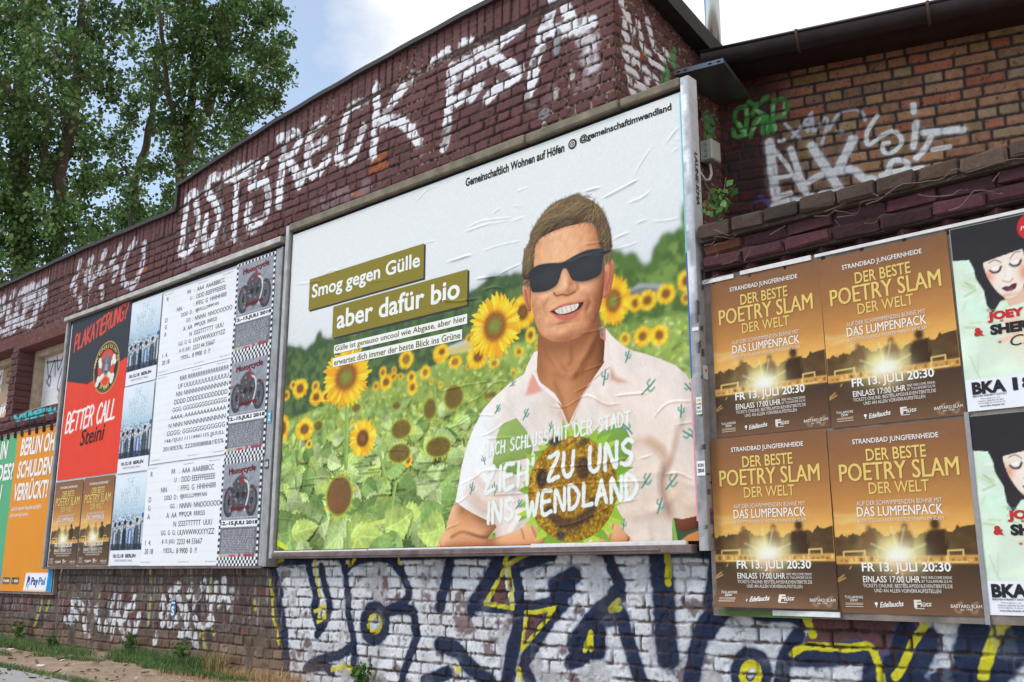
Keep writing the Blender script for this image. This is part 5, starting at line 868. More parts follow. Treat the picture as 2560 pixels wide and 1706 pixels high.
def slam_text(par, dp):
    L = Letters(); w_, g_, s_ = A(236, 232, 226), A(228, 196, 112), A(222, 214, 204); C_ = SW/2
    def t(s, y, h, wd, col, b=.0, x=.5): L.add(s, x*SW, y*SH, wd*SW, h*SH, col, b, align='c', off=.0022, disp=dp)
    t('STRANDBAD JUNGFERNHEIDE', .902, .036, .62, w_, .012); t('DER BESTE', .812, .068, .43, g_, .012); t('POETRY SLAM', .706, .098, .85, g_, .022); t('DER WELT', .632, .062, .43, g_, .006)
    t('AUF DER SCHWIMMENDEN BÜHNE MIT', .572, .030, .61, s_, 0, .49); t('DAS LUMPENPACK', .512, .052, .61, w_, .012, .49); t('& DEUTSCHLANDS MEISTER*INNEN IM SLAM', .482, .019, .61, s_, 0, .49)
    t('FR 13. JULI 20:30', .205, .062, .62, w_, .024, .50); t('EINLASS 17:00 UHR', .162, .034, .405, w_, .012, .395); t('FREE WELCOME DRINK', .182, .014, .205, s_, .01, .71); t('BY TULLAMORE D.E.W.', .163, .014, .205, s_, .01, .71)
    t('TICKETS ONLINE: BESTESLAM2018.EVENTBRITE.DE', .136, .019, .62, s_, .005); t('UND AN ALLEN VORVERKAUFSSTELLEN', .111, .019, .46, s_, .005)
    t('TULLAMORE', .077, .014, .135, w_, .0, .115); t('DEW', .061, .013, .055, w_, .01, .115); L.rect(.05*SW, .042*SH, .18*SW, .055*SH, A(170, 146, 124), .0022, dp); t('THE BEAUTY IS BLEND', .0455, .0065, .115, A(96, 70, 52), 0, .115); L.rect(.05*SW, .033*SH, .18*SW, .036*SH, s_, .0022, dp)
    L.add('Edellauchs', .30*SW, .032*SH, .165*SW, .028*SH, w_, .02, .25, .08, off=.0022, disp=dp); disc(L, .275*SW, .052*SH, .007, w_); L.rect(.271*SW, .034*SH, .279*SW, .048*SH, w_, .002, dp)
    t('F', .036, .040, .05, s_, .05, .565); L.add('lütz', .585*SW, .040*SH, .075*SW, .024*SH, s_, .02, .2, .1, off=.0022, disp=dp); L.rect(.545*SW, .030*SH, .61*SW, .034*SH, s_, .0022, dp)
    t('BASTARD SLAM', .040, .017, .20, w_, 0, .885); t('est. 1994', .027, .010, .08, s_, 0, .885); return L.join(par)
so_, sdp = poster(slam_canvas(1), 'event_poster', 'golden poetry slam poster, upper of the two right beside the tall metal post', 3, (3.835, .03, 1.474), 'golden poetry slam posters', .0030)
slam_text(so_, sdp)
for loc, lb in (((4.463, .028, 1.466), 'golden poetry slam poster, upper of the two touching the beret posters'), ((5.09-SW, .028, .612), 'golden poetry slam poster, lower of the two touching the beret posters'),
                ((-3.965, -.006, .846), 'far golden poetry slam poster under the red poster, beside the steel edge'), ((-3.315, -.007, .850), 'far golden poetry slam poster under the red poster, beside a band poster')):
    c = copy_tree(so_, loc); c['label'] = lb
    if loc == (5.09-SW, .028, .612): c.location.x = 4.438; c.scale.x = 1.03
    if loc[0] > 0: c.rotation_euler.y = R.uniform(-.006, .006)
# the lower left one has come loose: its foot curls off the board
sc_ = slam_canvas(1); curl = lambda u, v: .05*sst(.10, -.01, np.asarray(v)+.03*(np.asarray(u)/SW-.5))**2*(1-.75*np.asarray(u)/SW)+.006*np.sin(np.asarray(u)*22+np.asarray(v)*30)*sst(.14, 0, np.asarray(v))
l2, ldp = poster(sc_, 'event_poster', 'golden poetry slam poster with its loose foot curling off the board', 3, (3.806, .024, .625), 'golden poetry slam posters', .0018, curl); slam_text(l2, ldp); l2.location.x = 3.795; l2.scale.x = 1.03
# --- cabaret posters at the right-hand edge
def bka_canvas():
    W, Hh = .594, .841; c = Canvas(W, Hh, 230, A(224, 238, 216)); W = .540; P = lambda L: [(x*W, y*Hh) for x, y in L]
    n = fbm(c.U, c.V, 10, 4, 3)[..., None]; c.c = c.c*(.80+.3*n); c.c[..., 0] *= 1-.12*(n[..., 0] > .55)*sst(.35, .6, c.V/Hh)
    for _ in range(26): x, y = R.uniform(0, .35), R.uniform(.42, .76); c.line(P([(x, y), (x+R.uniform(.02, .10), y+R.uniform(-.05, .04))]), .008, A(*R.choice([(150, 190, 110), (176, 208, 140), (240, 246, 236), (190, 214, 160)])), .6, soft=.008)
    c.poly(P([(0, 1), (0, .82), (.13, .81), (.16, .76), (.17, .70), (.22, .63), (.23, .55), (.27, .50), (.34, .56), (.60, .56), (.66, .60), (.95, .62), (.8, .72), (.86, .80), (1.12, .86), (1.12, 1)]), A(50, 47, 51)); c.c *= (1+.10*(fbm(c.U, c.V, 7, 2, 8)-.5)[..., None])
    fp = smooth_pts(P([(.245, .80), (.35, .815), (.52, .83), (.555, .76), (.55, .68), (.52, .62), (.46, .575), (.39, .57), (.32, .615), (.265, .69), (.24, .76), (.245, .80)]), 4); c.poly(P([(.36, .59), (.52, .62), (.54, .535), (.40, .52)]), A(222, 186, 160)); m = c.poly(fp, A(242, 222, 206))
    for x, y, rx, ry, cl, a in ((.27, .70, .022, .03, (226, 128, 92), .75), (.535, .69, .02, .04, (222, 122, 84), .75), (.40, .585, .05, .01, (214, 150, 110), .6), (.41, .70, .02, .05, (250, 240, 234), .6)): c.blob(x*W, y*Hh, rx, ry, A(*cl), a, clip=m)
    c.poly(P([(.235, .81), (.24, .78), (.36, .795), (.55, .815), (.55, .84), (.24, .84)]), A(52, 48, 52))
    for x, y, s in ((.33, .735, 1), (.485, .75, 1)):
        c.ell(x*W, y*Hh, .030, .014, A(236, 200, 186), .9, .1, soft=.003); c.ell(x*W, (y+.003)*Hh, .022, .010, A(248, 238, 236), .9, .1); c.line(P([(x-.045, y-.004), (x-.02, y-.018), (x+.02, y-.016), (x+.04, y+.006)]), .010, A(44, 36, 36), .95, smooth=True)
        c.line(P([(x-.05, y+.038), (x, y+.048), (x+.045, y+.028)] if x < .4 else [(x-.04, y+.024), (x, y+.05), (x+.045, y+.052)]), .004, A(56, 42, 40), .95, smooth=True)
    c.line(P([(.375, .665), (.40, .655), (.425, .653), (.45, .667)]), .006, A(196, 140, 118), .8, soft=.004, smooth=True); c.line(P([(.40, .74), (.395, .68)]), .006, A(226, 190, 172), .6, soft=.006)
    c.poly(smooth_pts(P([(.355, .625), (.39, .633), (.415, .63), (.445, .64), (.475, .638), (.46, .612), (.42, .603), (.385, .607), (.355, .625)]), 4), A(92, 48, 56)); c.blob(.42*W, .612*Hh, .012, .006, A(150, 100, 108), .7)
    for q in ([(.33, .455), (.43, .43)], [(.28, .40), (.42, .40)], [(.30, .345), (.44, .375)], [(.40, .47), (.47, .43)]): c.line(P(q), .02, A(238, 196, 172), .95); c.ell(q[0][0]*W, q[0][1]*Hh, .007, .005, A(66, 98, 96))
    c.blob(.6*W, .36*Hh, .11, .10, A(244, 196, 168), .9); c.blob(.75*W, .30*Hh, .08, .07, A(230, 130, 90), .6); c.line(P([(.06, .29), (.10, .20), (.12, .17)]), .006, A(120, 140, 92), .3, smooth=True); c.line(P([(.13, .30), (.11, .2)]), .005, A(140, 160, 110), .25)
    c.rect(0, 0, .594, .165*Hh, A(234, 234, 240)); c.ell(.345, .925*Hh, .062, .062, A(206, 50, 52)); return c
def bka_text(par, dp):
    W, Hh = .594, .841; L = Letters(); k = A(46, 44, 48); rd = A(196, 52, 54); t = lambda s, x, y, w_, h, c_, b=0, sh=0: L.add(s, x*W, y*Hh, w_*W, h*Hh, c_, b, sh, off=.0022, disp=dp)
    t('Show', .205, .512, .065, .016, A(120, 140, 130)); t('JOEY', .205, .452, .255, .058, rd, .06); t('&', .10, .39, .07, .046, rd, .06); t('SHER', .215, .385, .27, .056, k, .06); t('Cheri', .33, .315, .30, .055, k, -.005, .35); t('Prem', .50, .912, .10, .022, A(240, 226, 226), 0, .2)
    t('BKA', .045, .085, .235, .066, k, .05); t('18', .325, .085, .16, .068, k, .04); t('BERLINER KABARETT ANSTALT', .045, .072, .235, .009, k, .01); t('Mehringdamm 34', .10, .056, .13, .008, A(90, 90, 96)); t('Telefon 030/20 22 007', .075, .044, .18, .008, A(90, 90, 96)); t('tickets@bka-theater.de', .075, .032, .19, .008, A(90, 90, 96)); t('www.bka-theater.de', .085, .018, .17, .010, k, .01); return L.join(par)
b1, bdp = poster(bka_canvas(), 'cabaret_poster', 'pale green poster of a face in black beret, upper one under a red dot', 9, (5.094, .027, 1.480), 'black beret cabaret posters', .0022)
bka_text(b1, bdp); b2 = copy_tree(b1, (5.086, .029, .620)); b2['label'] = 'pale green poster of a face in black beret, lower one above the graffiti'
for nm, x0, z0 in (('backing', 0, 0),): pass
hb = tag(empty('poster_board', (3.8, .03, .58)), 'flat weathered board screwed to the brick carrying the golden posters', 'poster board')
MB().box(-.035, 2.2, .004, .065, .0, 1.765, jit=.003).build('board', mat('weathered_board', A(128, 116, 108), .85, 0, .4, 10, .3, 60), hb)
MB().box(-.03, .18, -.006, .003, 1.735, 1.757).box(.22, .62, -.008, .003, 1.742, 1.764, jit=.003).box(.64, 2.1, -.005, .003, 1.748, 1.764, jit=.002).build('paper_edge', mat('torn_paper'), hb)
MB().box(.0, .50, -.006, .003, .0, .030, A(90, 108, 60)).build('old_paper', mat('old_posters', None, .8), hb); MB().box(.3, .64, -.010, -.001, .010, .034, A(226, 226, 224)).build('old_paper', mat('old_posters'), hb); MB().box(1.276, 1.296, -.006, -.001, .0, .9, A(150, 148, 150)).build('old_paper', mat('old_posters'), hb)
# --- the steel-framed board on the left
lb = tag(empty('metal_poster_board', (-4.1, 0, .83)), 'steel framed poster board crowded with posters left of the sunflower billboard', 'poster board')
M_steel = mat('painted_steel', A(150, 148, 150), .5, .2, .3, 10, .2, 70); M_lip = mat('zinc_lip', A(176, 170, 162), .55, .3, .3, 10, .2, 60)
MB().box(.05, 3.93, .012, .09, .0, 2.60).build('backing', M_dark, lb); MB().box(.10, 3.89, .004, .0115, .01, 2.555).build('old_paper_layer', mat('old_white_paper', A(214, 214, 218), .8, 0, .12, 8), lb); MB().box(.02, .062, -.022, .09, .0, 2.58, bev=.004).build('side_frame', M_steel, lb); MB().box(3.895, 3.965, -.012, .0, .0, 2.565, bev=.002).box(3.965, 3.985, -.014, .095, -.0, 2.57, bev=.003).build('side_frame', M_steel, lb)
MB().box(.0, 1.1, -.045, .09, 2.595, 2.640, bev=.004, jit=.003).box(1.102, 2.6, -.047, .09, 2.597, 2.645, bev=.004, jit=.003).box(2.602, 3.99, -.048, .09, 2.60, 2.652, bev=.004, jit=.003).build('top_lip', M_lip, lb)
MB().box(.04, 3.93, -.02, .0, -.012, .006, jit=.003).build('bottom_lip', M_rust, lb)
# red and black bill-sticker advert
W, Hh = 1.30, 1.695; c = Canvas(W, Hh, 130, A(226, 66, 46)); P = lambda L: [(x+3.963-0, z-1.712) for x, z in L]
n = fbm(c.U, c.V, 5, 3, 2)[..., None]; c.c *= (.93+.14*n); q = P([(-3.963, 2.755), (-3.474, 2.666), (-2.66, 2.84), (-2.66, 3.41), (-3.963, 3.41)]); sl_, m = c.poly(q, A(56, 57, 64)); cx, cz = .875, 1.08
c.ell(cx, cz, .272, .268, A(206, 168, 92), n=48); c.ell(cx, cz, .262, .258, A(42, 42, 44), n=48); c.ell(cx, cz, .250, .246, A(150, 128, 84), n=48); c.ell(cx, cz, .242, .240, A(42, 42, 44), n=48); rm = c.ell(cx, cz+.01, .178, .176, A(222, 70, 48), n=40); c.ell(cx, cz+.01, .186, .184, A(206, 168, 92), .0)
for sg in (1, -1):
    c.line([(cx-sg*.15, cz+.06), (cx+sg*.15, cz-.13)], .05, A(226, 222, 214))
    for e in (-1, 1):
        for o in ((0, .026), (.02, -.022)): c.ell(cx-sg*.15*e+o[0]*e, cz+(.06 if e == 1 else -.13)+o[1], .034, .03, A(226, 222, 214))
c.poly([(cx-.24, cz-.16), (cx-.1, cz-.20), (cx, cz-.06), (cx+.1, cz-.20), (cx+.24, cz-.16), (cx+.17, cz-.2), (cx, cz-.235), (cx-.17, cz-.2)], A(216, 66, 46), .0)
c.poly(smooth_pts([(cx-.06, cz+.12), (cx, cz+.15), (cx+.06, cz+.12), (cx+.08, cz+.0), (cx+.05, cz-.05), (cx+.03, cz-.08), (cx-.03, cz-.08), (cx-.05, cz-.05), (cx-.08, cz), (cx-.06, cz+.12)], 3), A(118, 116, 128))
for sg in (1, -1): c.poly(smooth_pts([(cx+sg*.055, cz+.11), (cx+sg*.09, cz+.06), (cx+sg*.095, cz-.03), (cx+sg*.06, cz-.06), (cx+sg*.05, cz+.02), (cx+sg*.055, cz+.11)], 3), A(96, 94, 106)); c.ell(cx+sg*.028, cz+.045, .012, .009, A(60, 56, 60))
c.blob(cx, cz-.01, .02, .05, A(206, 190, 168), .8); c.ell(cx, cz-.045, .02, .014, A(34, 32, 34)); c.poly([(cx-.1, cz-.13), (cx, cz-.08), (cx+.1, cz-.13), (cx+.06, cz-.18), (cx, cz-.2), (cx-.06, cz-.18)], A(222, 70, 48)); c.line([(cx-.1, cz-.13), (cx, cz-.08), (cx+.1, cz-.13), (cx+.06, cz-.18), (cx, cz-.2), (cx-.06, cz-.18), (cx-.1, cz-.13)], .010, A(216, 182, 104))
def sl2(text, x, z, w_, h, wd, col, sh=.18, ro=0, g=.2):
    for pl in stroke_text(text, x, z, w_, h, sh, g, ro): c.line(pl, wd, col, 1, rag=.12)
sl2('PLAKATIERUNG?', .10, 1.355, 1.14, .165, .024, A(222, 78, 58), .22, .165, .16); sl2('BETTER CALL', .085, .49, 1.05, .19, .026, A(238, 232, 228), .2, .045, .17)
rp, rdp = poster(c, 'advert_poster', 'tall red and black poster with a dog badge beside the band posters', 12, (-3.963, -.004, 1.712), None, .0016)
L = Letters(); L.add('Steini', .45, .318, .49, .165, A(40, 36, 36), .01, .28, .05, off=.003, disp=rdp); gd = A(226, 196, 122)
for s, a0, a1, r in (('WWW.SUPERSTEINI.DE', 2.95, .2, .213), ('20 YEARS', 4.2, 5.2, .213)):
    for i, ch in enumerate(s):
        a = a0+(a1-a0)*i/(len(s)-1); up = a0 > a1; x, z = cx+r*math.cos(a), cz+r*math.sin(a); ro = a-math.pi/2 if up else a+math.pi/2; hh = .036
        if ch == ' ': continue
        L.add(ch, x-math.cos(ro-math.pi/2)*(-.5)*hh*0-math.sin(-ro)*hh*.5*0+(-hh/2*math.sin(-ro)*-1)*1, z-hh/2*math.cos(ro), None if ch != '.' else None, hh if ch != '.' else .008, gd, .03, 0, ro, 'c', .0028, rdp)
L.join(rp)
# band posters
W, Hh = .585, .832; c = Canvas(W, Hh, 150, A(232, 232, 238)); v = c.V/Hh; sk_ = sst(.45, .95, v)[..., None]; c.c = A(176, 200, 214)*(1-sk_)+A(220, 228, 236)*sk_; c.c *= (.96+.08*fbm(c.U, c.V, 9, 3, 6))[..., None]
P = lambda L: [(x*W, y*Hh) for x, y in L]; city = (v < .60)&(v > .17); n = vnoise(c.U, c.V*1.6, 60, 3); cc = np.where((n > .52)[..., None], A(196, 208, 218), np.where((n > .3)[..., None], A(140, 158, 176), A(96, 116, 138))); fade = sst(.60, .50, v)[..., None]; c.c = np.where(city[..., None], c.c*(1-fade)+cc*fade, c.c)
for x in np.linspace(.05, .95, 14): hh = R.uniform(.01, .05); c.rect(x*W, .58*Hh, (x+.03)*W, (.59+hh)*Hh, A(150, 176, 200), .6)
for x, y, w_, k in ((.10, .43, .13, (62,74,92)), (.24, .44, .12, (44,50,62)), (.42, .45, .13, (40,46,58)), (.60, .44, .13, (44,88,160)), (.80, .47, .15, (52,58,68)), (.97, .52, .13, (38,46,60))):
    c.poly(P([(x-w_/2, .16), (x-w_*.55, y-.09), (x-w_*.3, y-.04), (x+w_*.3, y-.04), (x+w_*.55, y-.09), (x+w_/2, .16)]), A(*k), 1, soft=.003); c.ell(x*W, y*Hh, .022, .034, A(206, 170, 148)); c.ell(x*W, (y+.018)*Hh, .024, .022, A(44, 38, 40) if x < .9 else A(52, 96, 170)); 
    if .3 < x < .5: c.line(P([(x-.03, y+.02), (x-.035, y-.06)]), .012, A(44, 38, 38)); c.line(P([(x+.03, y+.02), (x+.035, y-.06)]), .012, A(44, 38, 38))
    c.rect((x-.02)*W, .2*Hh, (x+.03)*W, (y-.06)*Hh, A(*R.choice([(90,100,116), (206,210,220), (30,34,44)])), .8)
c.rect(0, .155*Hh, W, .235*Hh, A(38, 44, 58), .85); c.rect(0, 0, W, .165*Hh, A(232, 231, 238))
for s, x, y, w_, h in (('THE', .37, .87, .25, .085), ('WAR ON', .20, .755, .60, .095), ('DRUGS', .24, .645, .52, .09)):
    for pl in stroke_text(s, x*W, y*Hh, w_*W, h*Hh, 0, .12): c.line(pl, .0055, A(150, 162, 174), .9)
wp, wdp = poster(c, 'concert_poster', 'pale concert poster of a band before a city, topmost of its column of three', 14, (-2.652, -.005, 2.54), 'band concert posters', .0012)
L = Letters(); L.add('10.12.18  BERLIN', .12*W, .085*Hh, .72*W, .040*Hh, A(56, 50, 58), .03, disp=wdp); L.add('VERTI MUSIC HALL', .18*W, .042*Hh, .58*W, .024*Hh, A(150, 148, 156), 0, disp=wdp); L.join(wp)
for z, lbx in ((1.697, 'pale concert poster of a band before a city, middle of its column of three'), (.846, 'pale concert poster of a band before a city, lowest, beside the golden pair')): copy_tree(wp, (-2.66, -.005, z))['label'] = lbx
# lettering posters: rows of type
rowsA = [('AAA  AAABBBCC', 'RR    ;', 'R'), ('DDD EEEFFFEEEEE', 'U  ;', ''), ('FFFG  G  HHIHHIIIII', ';', 'NN'), ('IIJJKKLLLLMMM NN', 'DDD  D ;', 'D'), ('NNNN  NNOOOOOO', 'GG  ;', 'G'), ('PPPQQR  RRRSSS', 'A  AA', 'A'), ('SSSSTTTTTT  UUU', 'N', ''), ('UUVVWWXXYYZZ', 'GG  G  G;', ''), ('2233 44 55667', '& 15. JULI;', '1  4.'), ('8 9900  0  ?!', '!!?ES%,.;', '20 18')]
rowsB = ['RRR RRRRRRRRRRRRRRRR', 'UF UUUUUUUUUUUUUU', 'NN: NNNNNNNNNNNNNN', 'DDDD DDDDDDDDDDDDD', 'GGG: GGGGGGGGGGGGGG', 'AAAA; AAAAAAAAAAAAA', 'N NNN NNNNNNNNNNNN', 'GGGG: GGGGGGGGGGGG', '14&15JUU 11114441155 JJUULL', '2018!ES%; 222000888&!!ES%']
def typo(kind, lab, loc, W, Hh, seed):
    c = Canvas(W, Hh, 60, A(236, 236, 238)); c.c *= (.96+.06*fbm(c.U, c.V, 6, 3, seed))[..., None]
    for k in range(12): c.line([(0, Hh*(k+.5)/11.5), (W, Hh*(k+.5)/11.5)], .004, A(214, 214, 220), .5)
    o, dp = poster(c, 'type_poster', lab, seed, loc, 'white lettering posters', .0014); L = Letters(); k_ = A(66, 64, 72); h = Hh*.052
    for i in range(10):
        z = Hh*(.885-i*.0855)
        if kind == 'A':
            a, b, d = rowsA[i]; L.add(a, W*.485, z, None, h, k_, -.004, disp=dp, wmax=W*.50); L.add(b, W*.455, z, None, h*(1 if b != ';' else .8), k_, -.004, align='r', disp=dp); 
            if d: L.add(d, W*(.06 if i != 2 else .22), z, None, h, k_, -.004, disp=dp)
        else: L.add(rowsB[i], W*(.34-.018*i), z, W*(.655+.018*i)*.97, h, k_, -.004, disp=dp)
    for x, z in ((.02, .965), (.5, .965), (.82, .965), (.02, .03), (.52, .03), (.85, .03)): L.add('Tage der offenen Tür', x*W, z*Hh, W*.13, Hh*.012, k_, 0, disp=dp)
    L.join(o); return o
typo('A', 'white poster of spaced black capital letters, top one beside the checkered column', (-2.045, -.004, 2.565), 1.25, .795, 21); typo('B', 'white poster of repeated letters shrinking along each row, middle of three', (-2.05, -.003, 1.745), 1.255, .815, 22); typo('A', 'white poster of spaced black capital letters, bottom one above the grey bricks', (-2.085, -.004, .842), 1.28, .888, 23)
# motorcycle festival posters
W, Hh = .575, .852; c = Canvas(W, Hh, 190, A(150, 152, 162)); n = fbm(c.U, c.V, 12, 4, 2)[..., None]; c.c *= (.75+.5*n); P = lambda L: [(x*W, y*Hh) for x, y in L]
c.rect(0, 0, W, .36*Hh, A(112, 112, 118)); c.c *= (.9+.2*fbm(c.U, c.V, 50, 2, 7))[..., None]
for k in range(15):
    y = .115+k*.0155; x = .09
    while x < .88: l = R.uniform(.02, .09); c.rect(x*W, y*Hh, min(x+l, .9)*W, (y+.007)*Hh, A(196, 196, 202), .75); x += l+.018
for x in (.22, .78): c.ell(x*W, .60*Hh, .085, .125, A(52, 50, 54), .9); c.ell(x*W, .60*Hh, .055, .09, A(104, 104, 110), .8); c.ell(x*W, .6*Hh, .02, .03, A(40, 38, 42))
c.poly(smooth_pts(P([(.30,.55),(.28,.72),(.36,.82),(.52,.85),(.66,.80),(.70,.68),(.66,.54),(.50,.50),(.30,.55)]), 3), A(70, 68, 74), .9, soft=.006)
for _ in range(150): c.blob(R.uniform(.2, .8)*W, R.uniform(.5, .80)*Hh, R.uniform(.003, .012), R.uniform(.003, .012), A(*R.choice([(40,38,42), (176,176,184), (120,120,126), (58,56,60), (160,60,60)])), .7)
for x in (.43, .57): c.ell(x*W, .66*Hh, .026, .03, A(34, 32, 36), .9, soft=.004)
c.line(P([(.56,.80),(.66,.77),(.70,.68),(.66,.58),(.62,.52)]), .018, A(216, 216, 222), .95, smooth=True); c.ell(.52*W, .79*Hh, .04, .018, A(150, 50, 52), .9); c.c = c.c*(.72+.5*fbm(c.U, c.V, 36, 3, 12))[..., None]; c.ell(.52*W, .85*Hh, .02, .02, A(186, 44, 46))
for x, y in ((.1, .72), (.9, .72)): c.line(P([(x-.06, y), (x+.06, y)]), .02, A(140, 84, 88), .7, rag=.4)
c.rect(.02*W, .085*Hh, .98*W, .115*Hh, A(206, 206, 212), .6); c.ell(.10*W, .10*Hh, .02, .02, A(196, 170, 96)); c.ell(.56*W, .10*Hh, .018, .018, A(176, 70, 60)); c.rect(.66*W, .08*Hh, .92*W, .118*Hh, A(150, 74, 78)); c.rect(.30*W, .09*Hh, .46*W, .108*Hh, A(200, 80, 64))
c.rect(.02*W, .365*Hh, .98*W, .430*Hh, A(238, 238, 240))
s_ = W/23
for i in range(23):
    for j in range(int(Hh/s_)+1):
        edge = (i in (0, 22)) or j < 3 or j >= int(Hh/s_)-1
        if edge and (i+j) % 2 == 0: c.rect(i*s_, j*s_, (i+1)*s_, (j+1)*s_, A(38, 38, 42))
        elif edge: c.rect(i*s_, j*s_, (i+1)*s_, (j+1)*s_, A(236, 236, 240))
mo, mdp = poster(c, 'rally_poster', 'grey motorcycle festival poster with checkered border, topmost of its column', 31, (-.79, -.009, 2.535), 'checkered motorcycle posters', .0012)
L = Letters(); rd = A(150, 46, 50)
for dx, cl in ((.006, A(36, 34, 38)), (0, rd)): L.add('Motorcycle', .17*W+dx, .845*Hh-dx, .66*W, .075*Hh, cl, .0, .1, .05, off=.0018 if dx else .0026, disp=mdp); L.add('Jamboree', .27*W+dx, .505*Hh-dx, .46*W, .06*Hh, cl, .0, .1, .04, off=.0018 if dx else .0026, disp=mdp)
L.add('IM ALTES LAGER BEI JÜTERBOG', .10*W, .442*Hh, .80*W, .018*Hh, A(226, 226, 230), .01, disp=mdp); L.add('12.-15.JULI 2018', .04*W, .375*Hh, .92*W, .045*Hh, A(40, 38, 42), .04, disp=mdp); L.join(mo)
for z, lbx in ((1.685, 'grey motorcycle festival poster with checkered border, middle of its column'), (.832, 'grey motorcycle festival poster with checkered border, lowest of its column')): copy_tree(mo, (-.80 if z > 1 else -.815, -.009, z))['label'] = lbx
# --- orange and green hoarding further left
W, Hh = 2.6, 1.735; c = Canvas(W, Hh, 80, A(222, 142, 42)); x0w = -6.55; P = lambda L: [(x-x0w, z-.585) for x, z in L]
c.poly(P([(-6.6, .5), (-5.26, .5), (-5.19, .9), (-5.01, 1.5), (-5.216, 2.4), (-6.6, 2.4)]) if False else P([(-6.6, .5), (-5.25, .5), (-5.05, .95), (-5.216, 2.4), (-6.6, 2.4)]) if False else [(0, 0), (1.30, 0), (1.10, Hh*.3), (1.335, Hh), (0, Hh)] if False else [(0, 0), (1.312, 0), (1.335, Hh), (0, Hh)], A(92, 168, 122))
c.c *= (.96+.08*fbm(c.U, c.V, 4, 3, 3))[..., None]; c.poly([(1.28, 0), (1.312, 0), (1.318, .22), (1.30, .30)], A(60, 130, 190)); c.poly([(1.92, .012), (2.6, .012), (2.6, .19), (1.955, .19)], A(236, 234, 238)); c.poly([(2.47, .0), (2.6, 0), (2.6, .25), (2.50, .25)], A(30, 140, 200))
for x in (1.37, 1.60): c.rect(x, .075, x+.19, .145, A(44, 42, 44))
c.ell(1.40, .11, .016, .018, A(226, 226, 226)); c.poly([(1.62, .09), (1.62, .132), (1.655, .111)], A(120, 190, 140)); c.rect(1.43, .095, 1.54, .122, A(226, 226, 226), .8); c.rect(1.67, .095, 1.77, .122, A(226, 226, 226), .8)
c.poly([(1.985, .05), (2.01, .16), (2.06, .16), (2.075, .13), (2.055, .098), (2.02, .095), (2.01, .05)], A(36, 62, 132)); c.poly([(2.02, .03), (2.032, .08), (2.06, .085), (2.08, .115), (2.09, .095), (2.07, .068), (2.05, .065), (2.04, .03)], A(44, 130, 200), .9)
hp, hdp = poster(c, 'hoarding_poster', 'orange and green advert poster below the boarded window at the far left', 35, (x0w, .045, .585), None, .0012)
L = Letters(); wt2 = A(240, 232, 226)
for s, x, z, w_, h in (('BERLIN OHNE', 1.465, 1.463, 1.09, .205), ('SCHULDEN?', 1.445, 1.215, .92, .195), ('VERRÜCKT!', 1.40, .968, .87, .235), ('IN', .895, 1.469, .185, .21), ('DES?', .88, 1.215, .44, .195), ('N', .93, .985, .12, .19)): L.add(s, x, z, w_, h, wt2, .03, .1, off=.003, disp=hdp)
L.add("Leih dir was von Freunden und zahl's", 1.39, .862, .76, .052, wt2, .01, .1, disp=hdp); L.add('gleich per App zurück.', 1.375, .786, .47, .052, wt2, .01, .1, disp=hdp); L.add('Pay', 2.10, .045, .17, .105, A(36, 62, 132), .03, .12, disp=hdp); L.add('Pal', 2.285, .072, .15, .078, A(44, 130, 200), .03, .12, disp=hdp); L.join(hp)
hob = tag(empty('hoarding_board', (-6.6, .05, .57)), 'grey-brown timber board behind the orange and green poster', 'poster board'); MB().box(.0, 2.68, .003, .045, -.01, 1.77, jit=.004).build('board', mat('weathered_board'), hob); MB().box(.0, 2.66, -.010, .003, 1.752, 1.775, jit=.004).build('top_batten', mat('mossy_wood'), hob)
# ================================================================== roof edges, gutter, corbels, windows, fittings
M_tar = mat('roofing_felt', A(44, 38, 40), .7, 0, .3, 20, .3, 80)
def strip_prism(xz, prof, bx=None):     # sweep a (y,z) profile along points (x,z)
    b = MB(); n = len(prof); V = []; xz = np.asarray(xz)
    for x, z in xz: V += [(x, y, z+dz) for y, dz in prof]
    F = [(i*n+k, i*n+(k+1) % n, (i+1)*n+(k+1) % n, (i+1)*n+k) for i in range(len(xz)-1) for k in range(n)]+[tuple(range(n)), tuple(range((len(xz)-1)*n, len(xz)*n))]
    return b.add(V, F, (.5, .5, .5))
prof = [(-.050, -.024), (-.050, .014), (-.03, .020), (.30, .020), (.30, .0), (-.030, .0), (-.034, -.024)]
xs = np.linspace(-7.6, -2.07, 24); strip_prism([(x, coping_z(x)+.004*math.sin(x*9)) for x in xs], prof).build('coping', M_tar, bld); xs = np.linspace(-2.085, 3.24, 40); strip_prism([(x, coping_z(max(x, -2.06))+.003*math.sin(x*11)) for x in xs], prof).box(-2.10, -2.055, -.045, .30, 4.22, 4.50).build('coping', M_tar, bld)
# eave over the recess: falls towards the back
M1 = MB(); V = []; ys = np.linspace(-.02, 1.32, 12)
for y_ in ys:
    z_ = np.interp(y_, [0, 1.0, 1.4], [4.60, 4.345, 4.27]); V += [(3.19, y_, z_), (3.315, y_, z_-.015), (3.325, y_, z_+.10), (3.10, y_, z_+.13)]
M1.add(V, [(i*4+k, i*4+(k+1) % 4, (i+1)*4+(k+1) % 4, (i+1)*4+k) for i in range(11) for k in range(4)]+[(0, 1, 2, 3), (44, 45, 46, 47)]).build('side_eave', M_tar, bld)
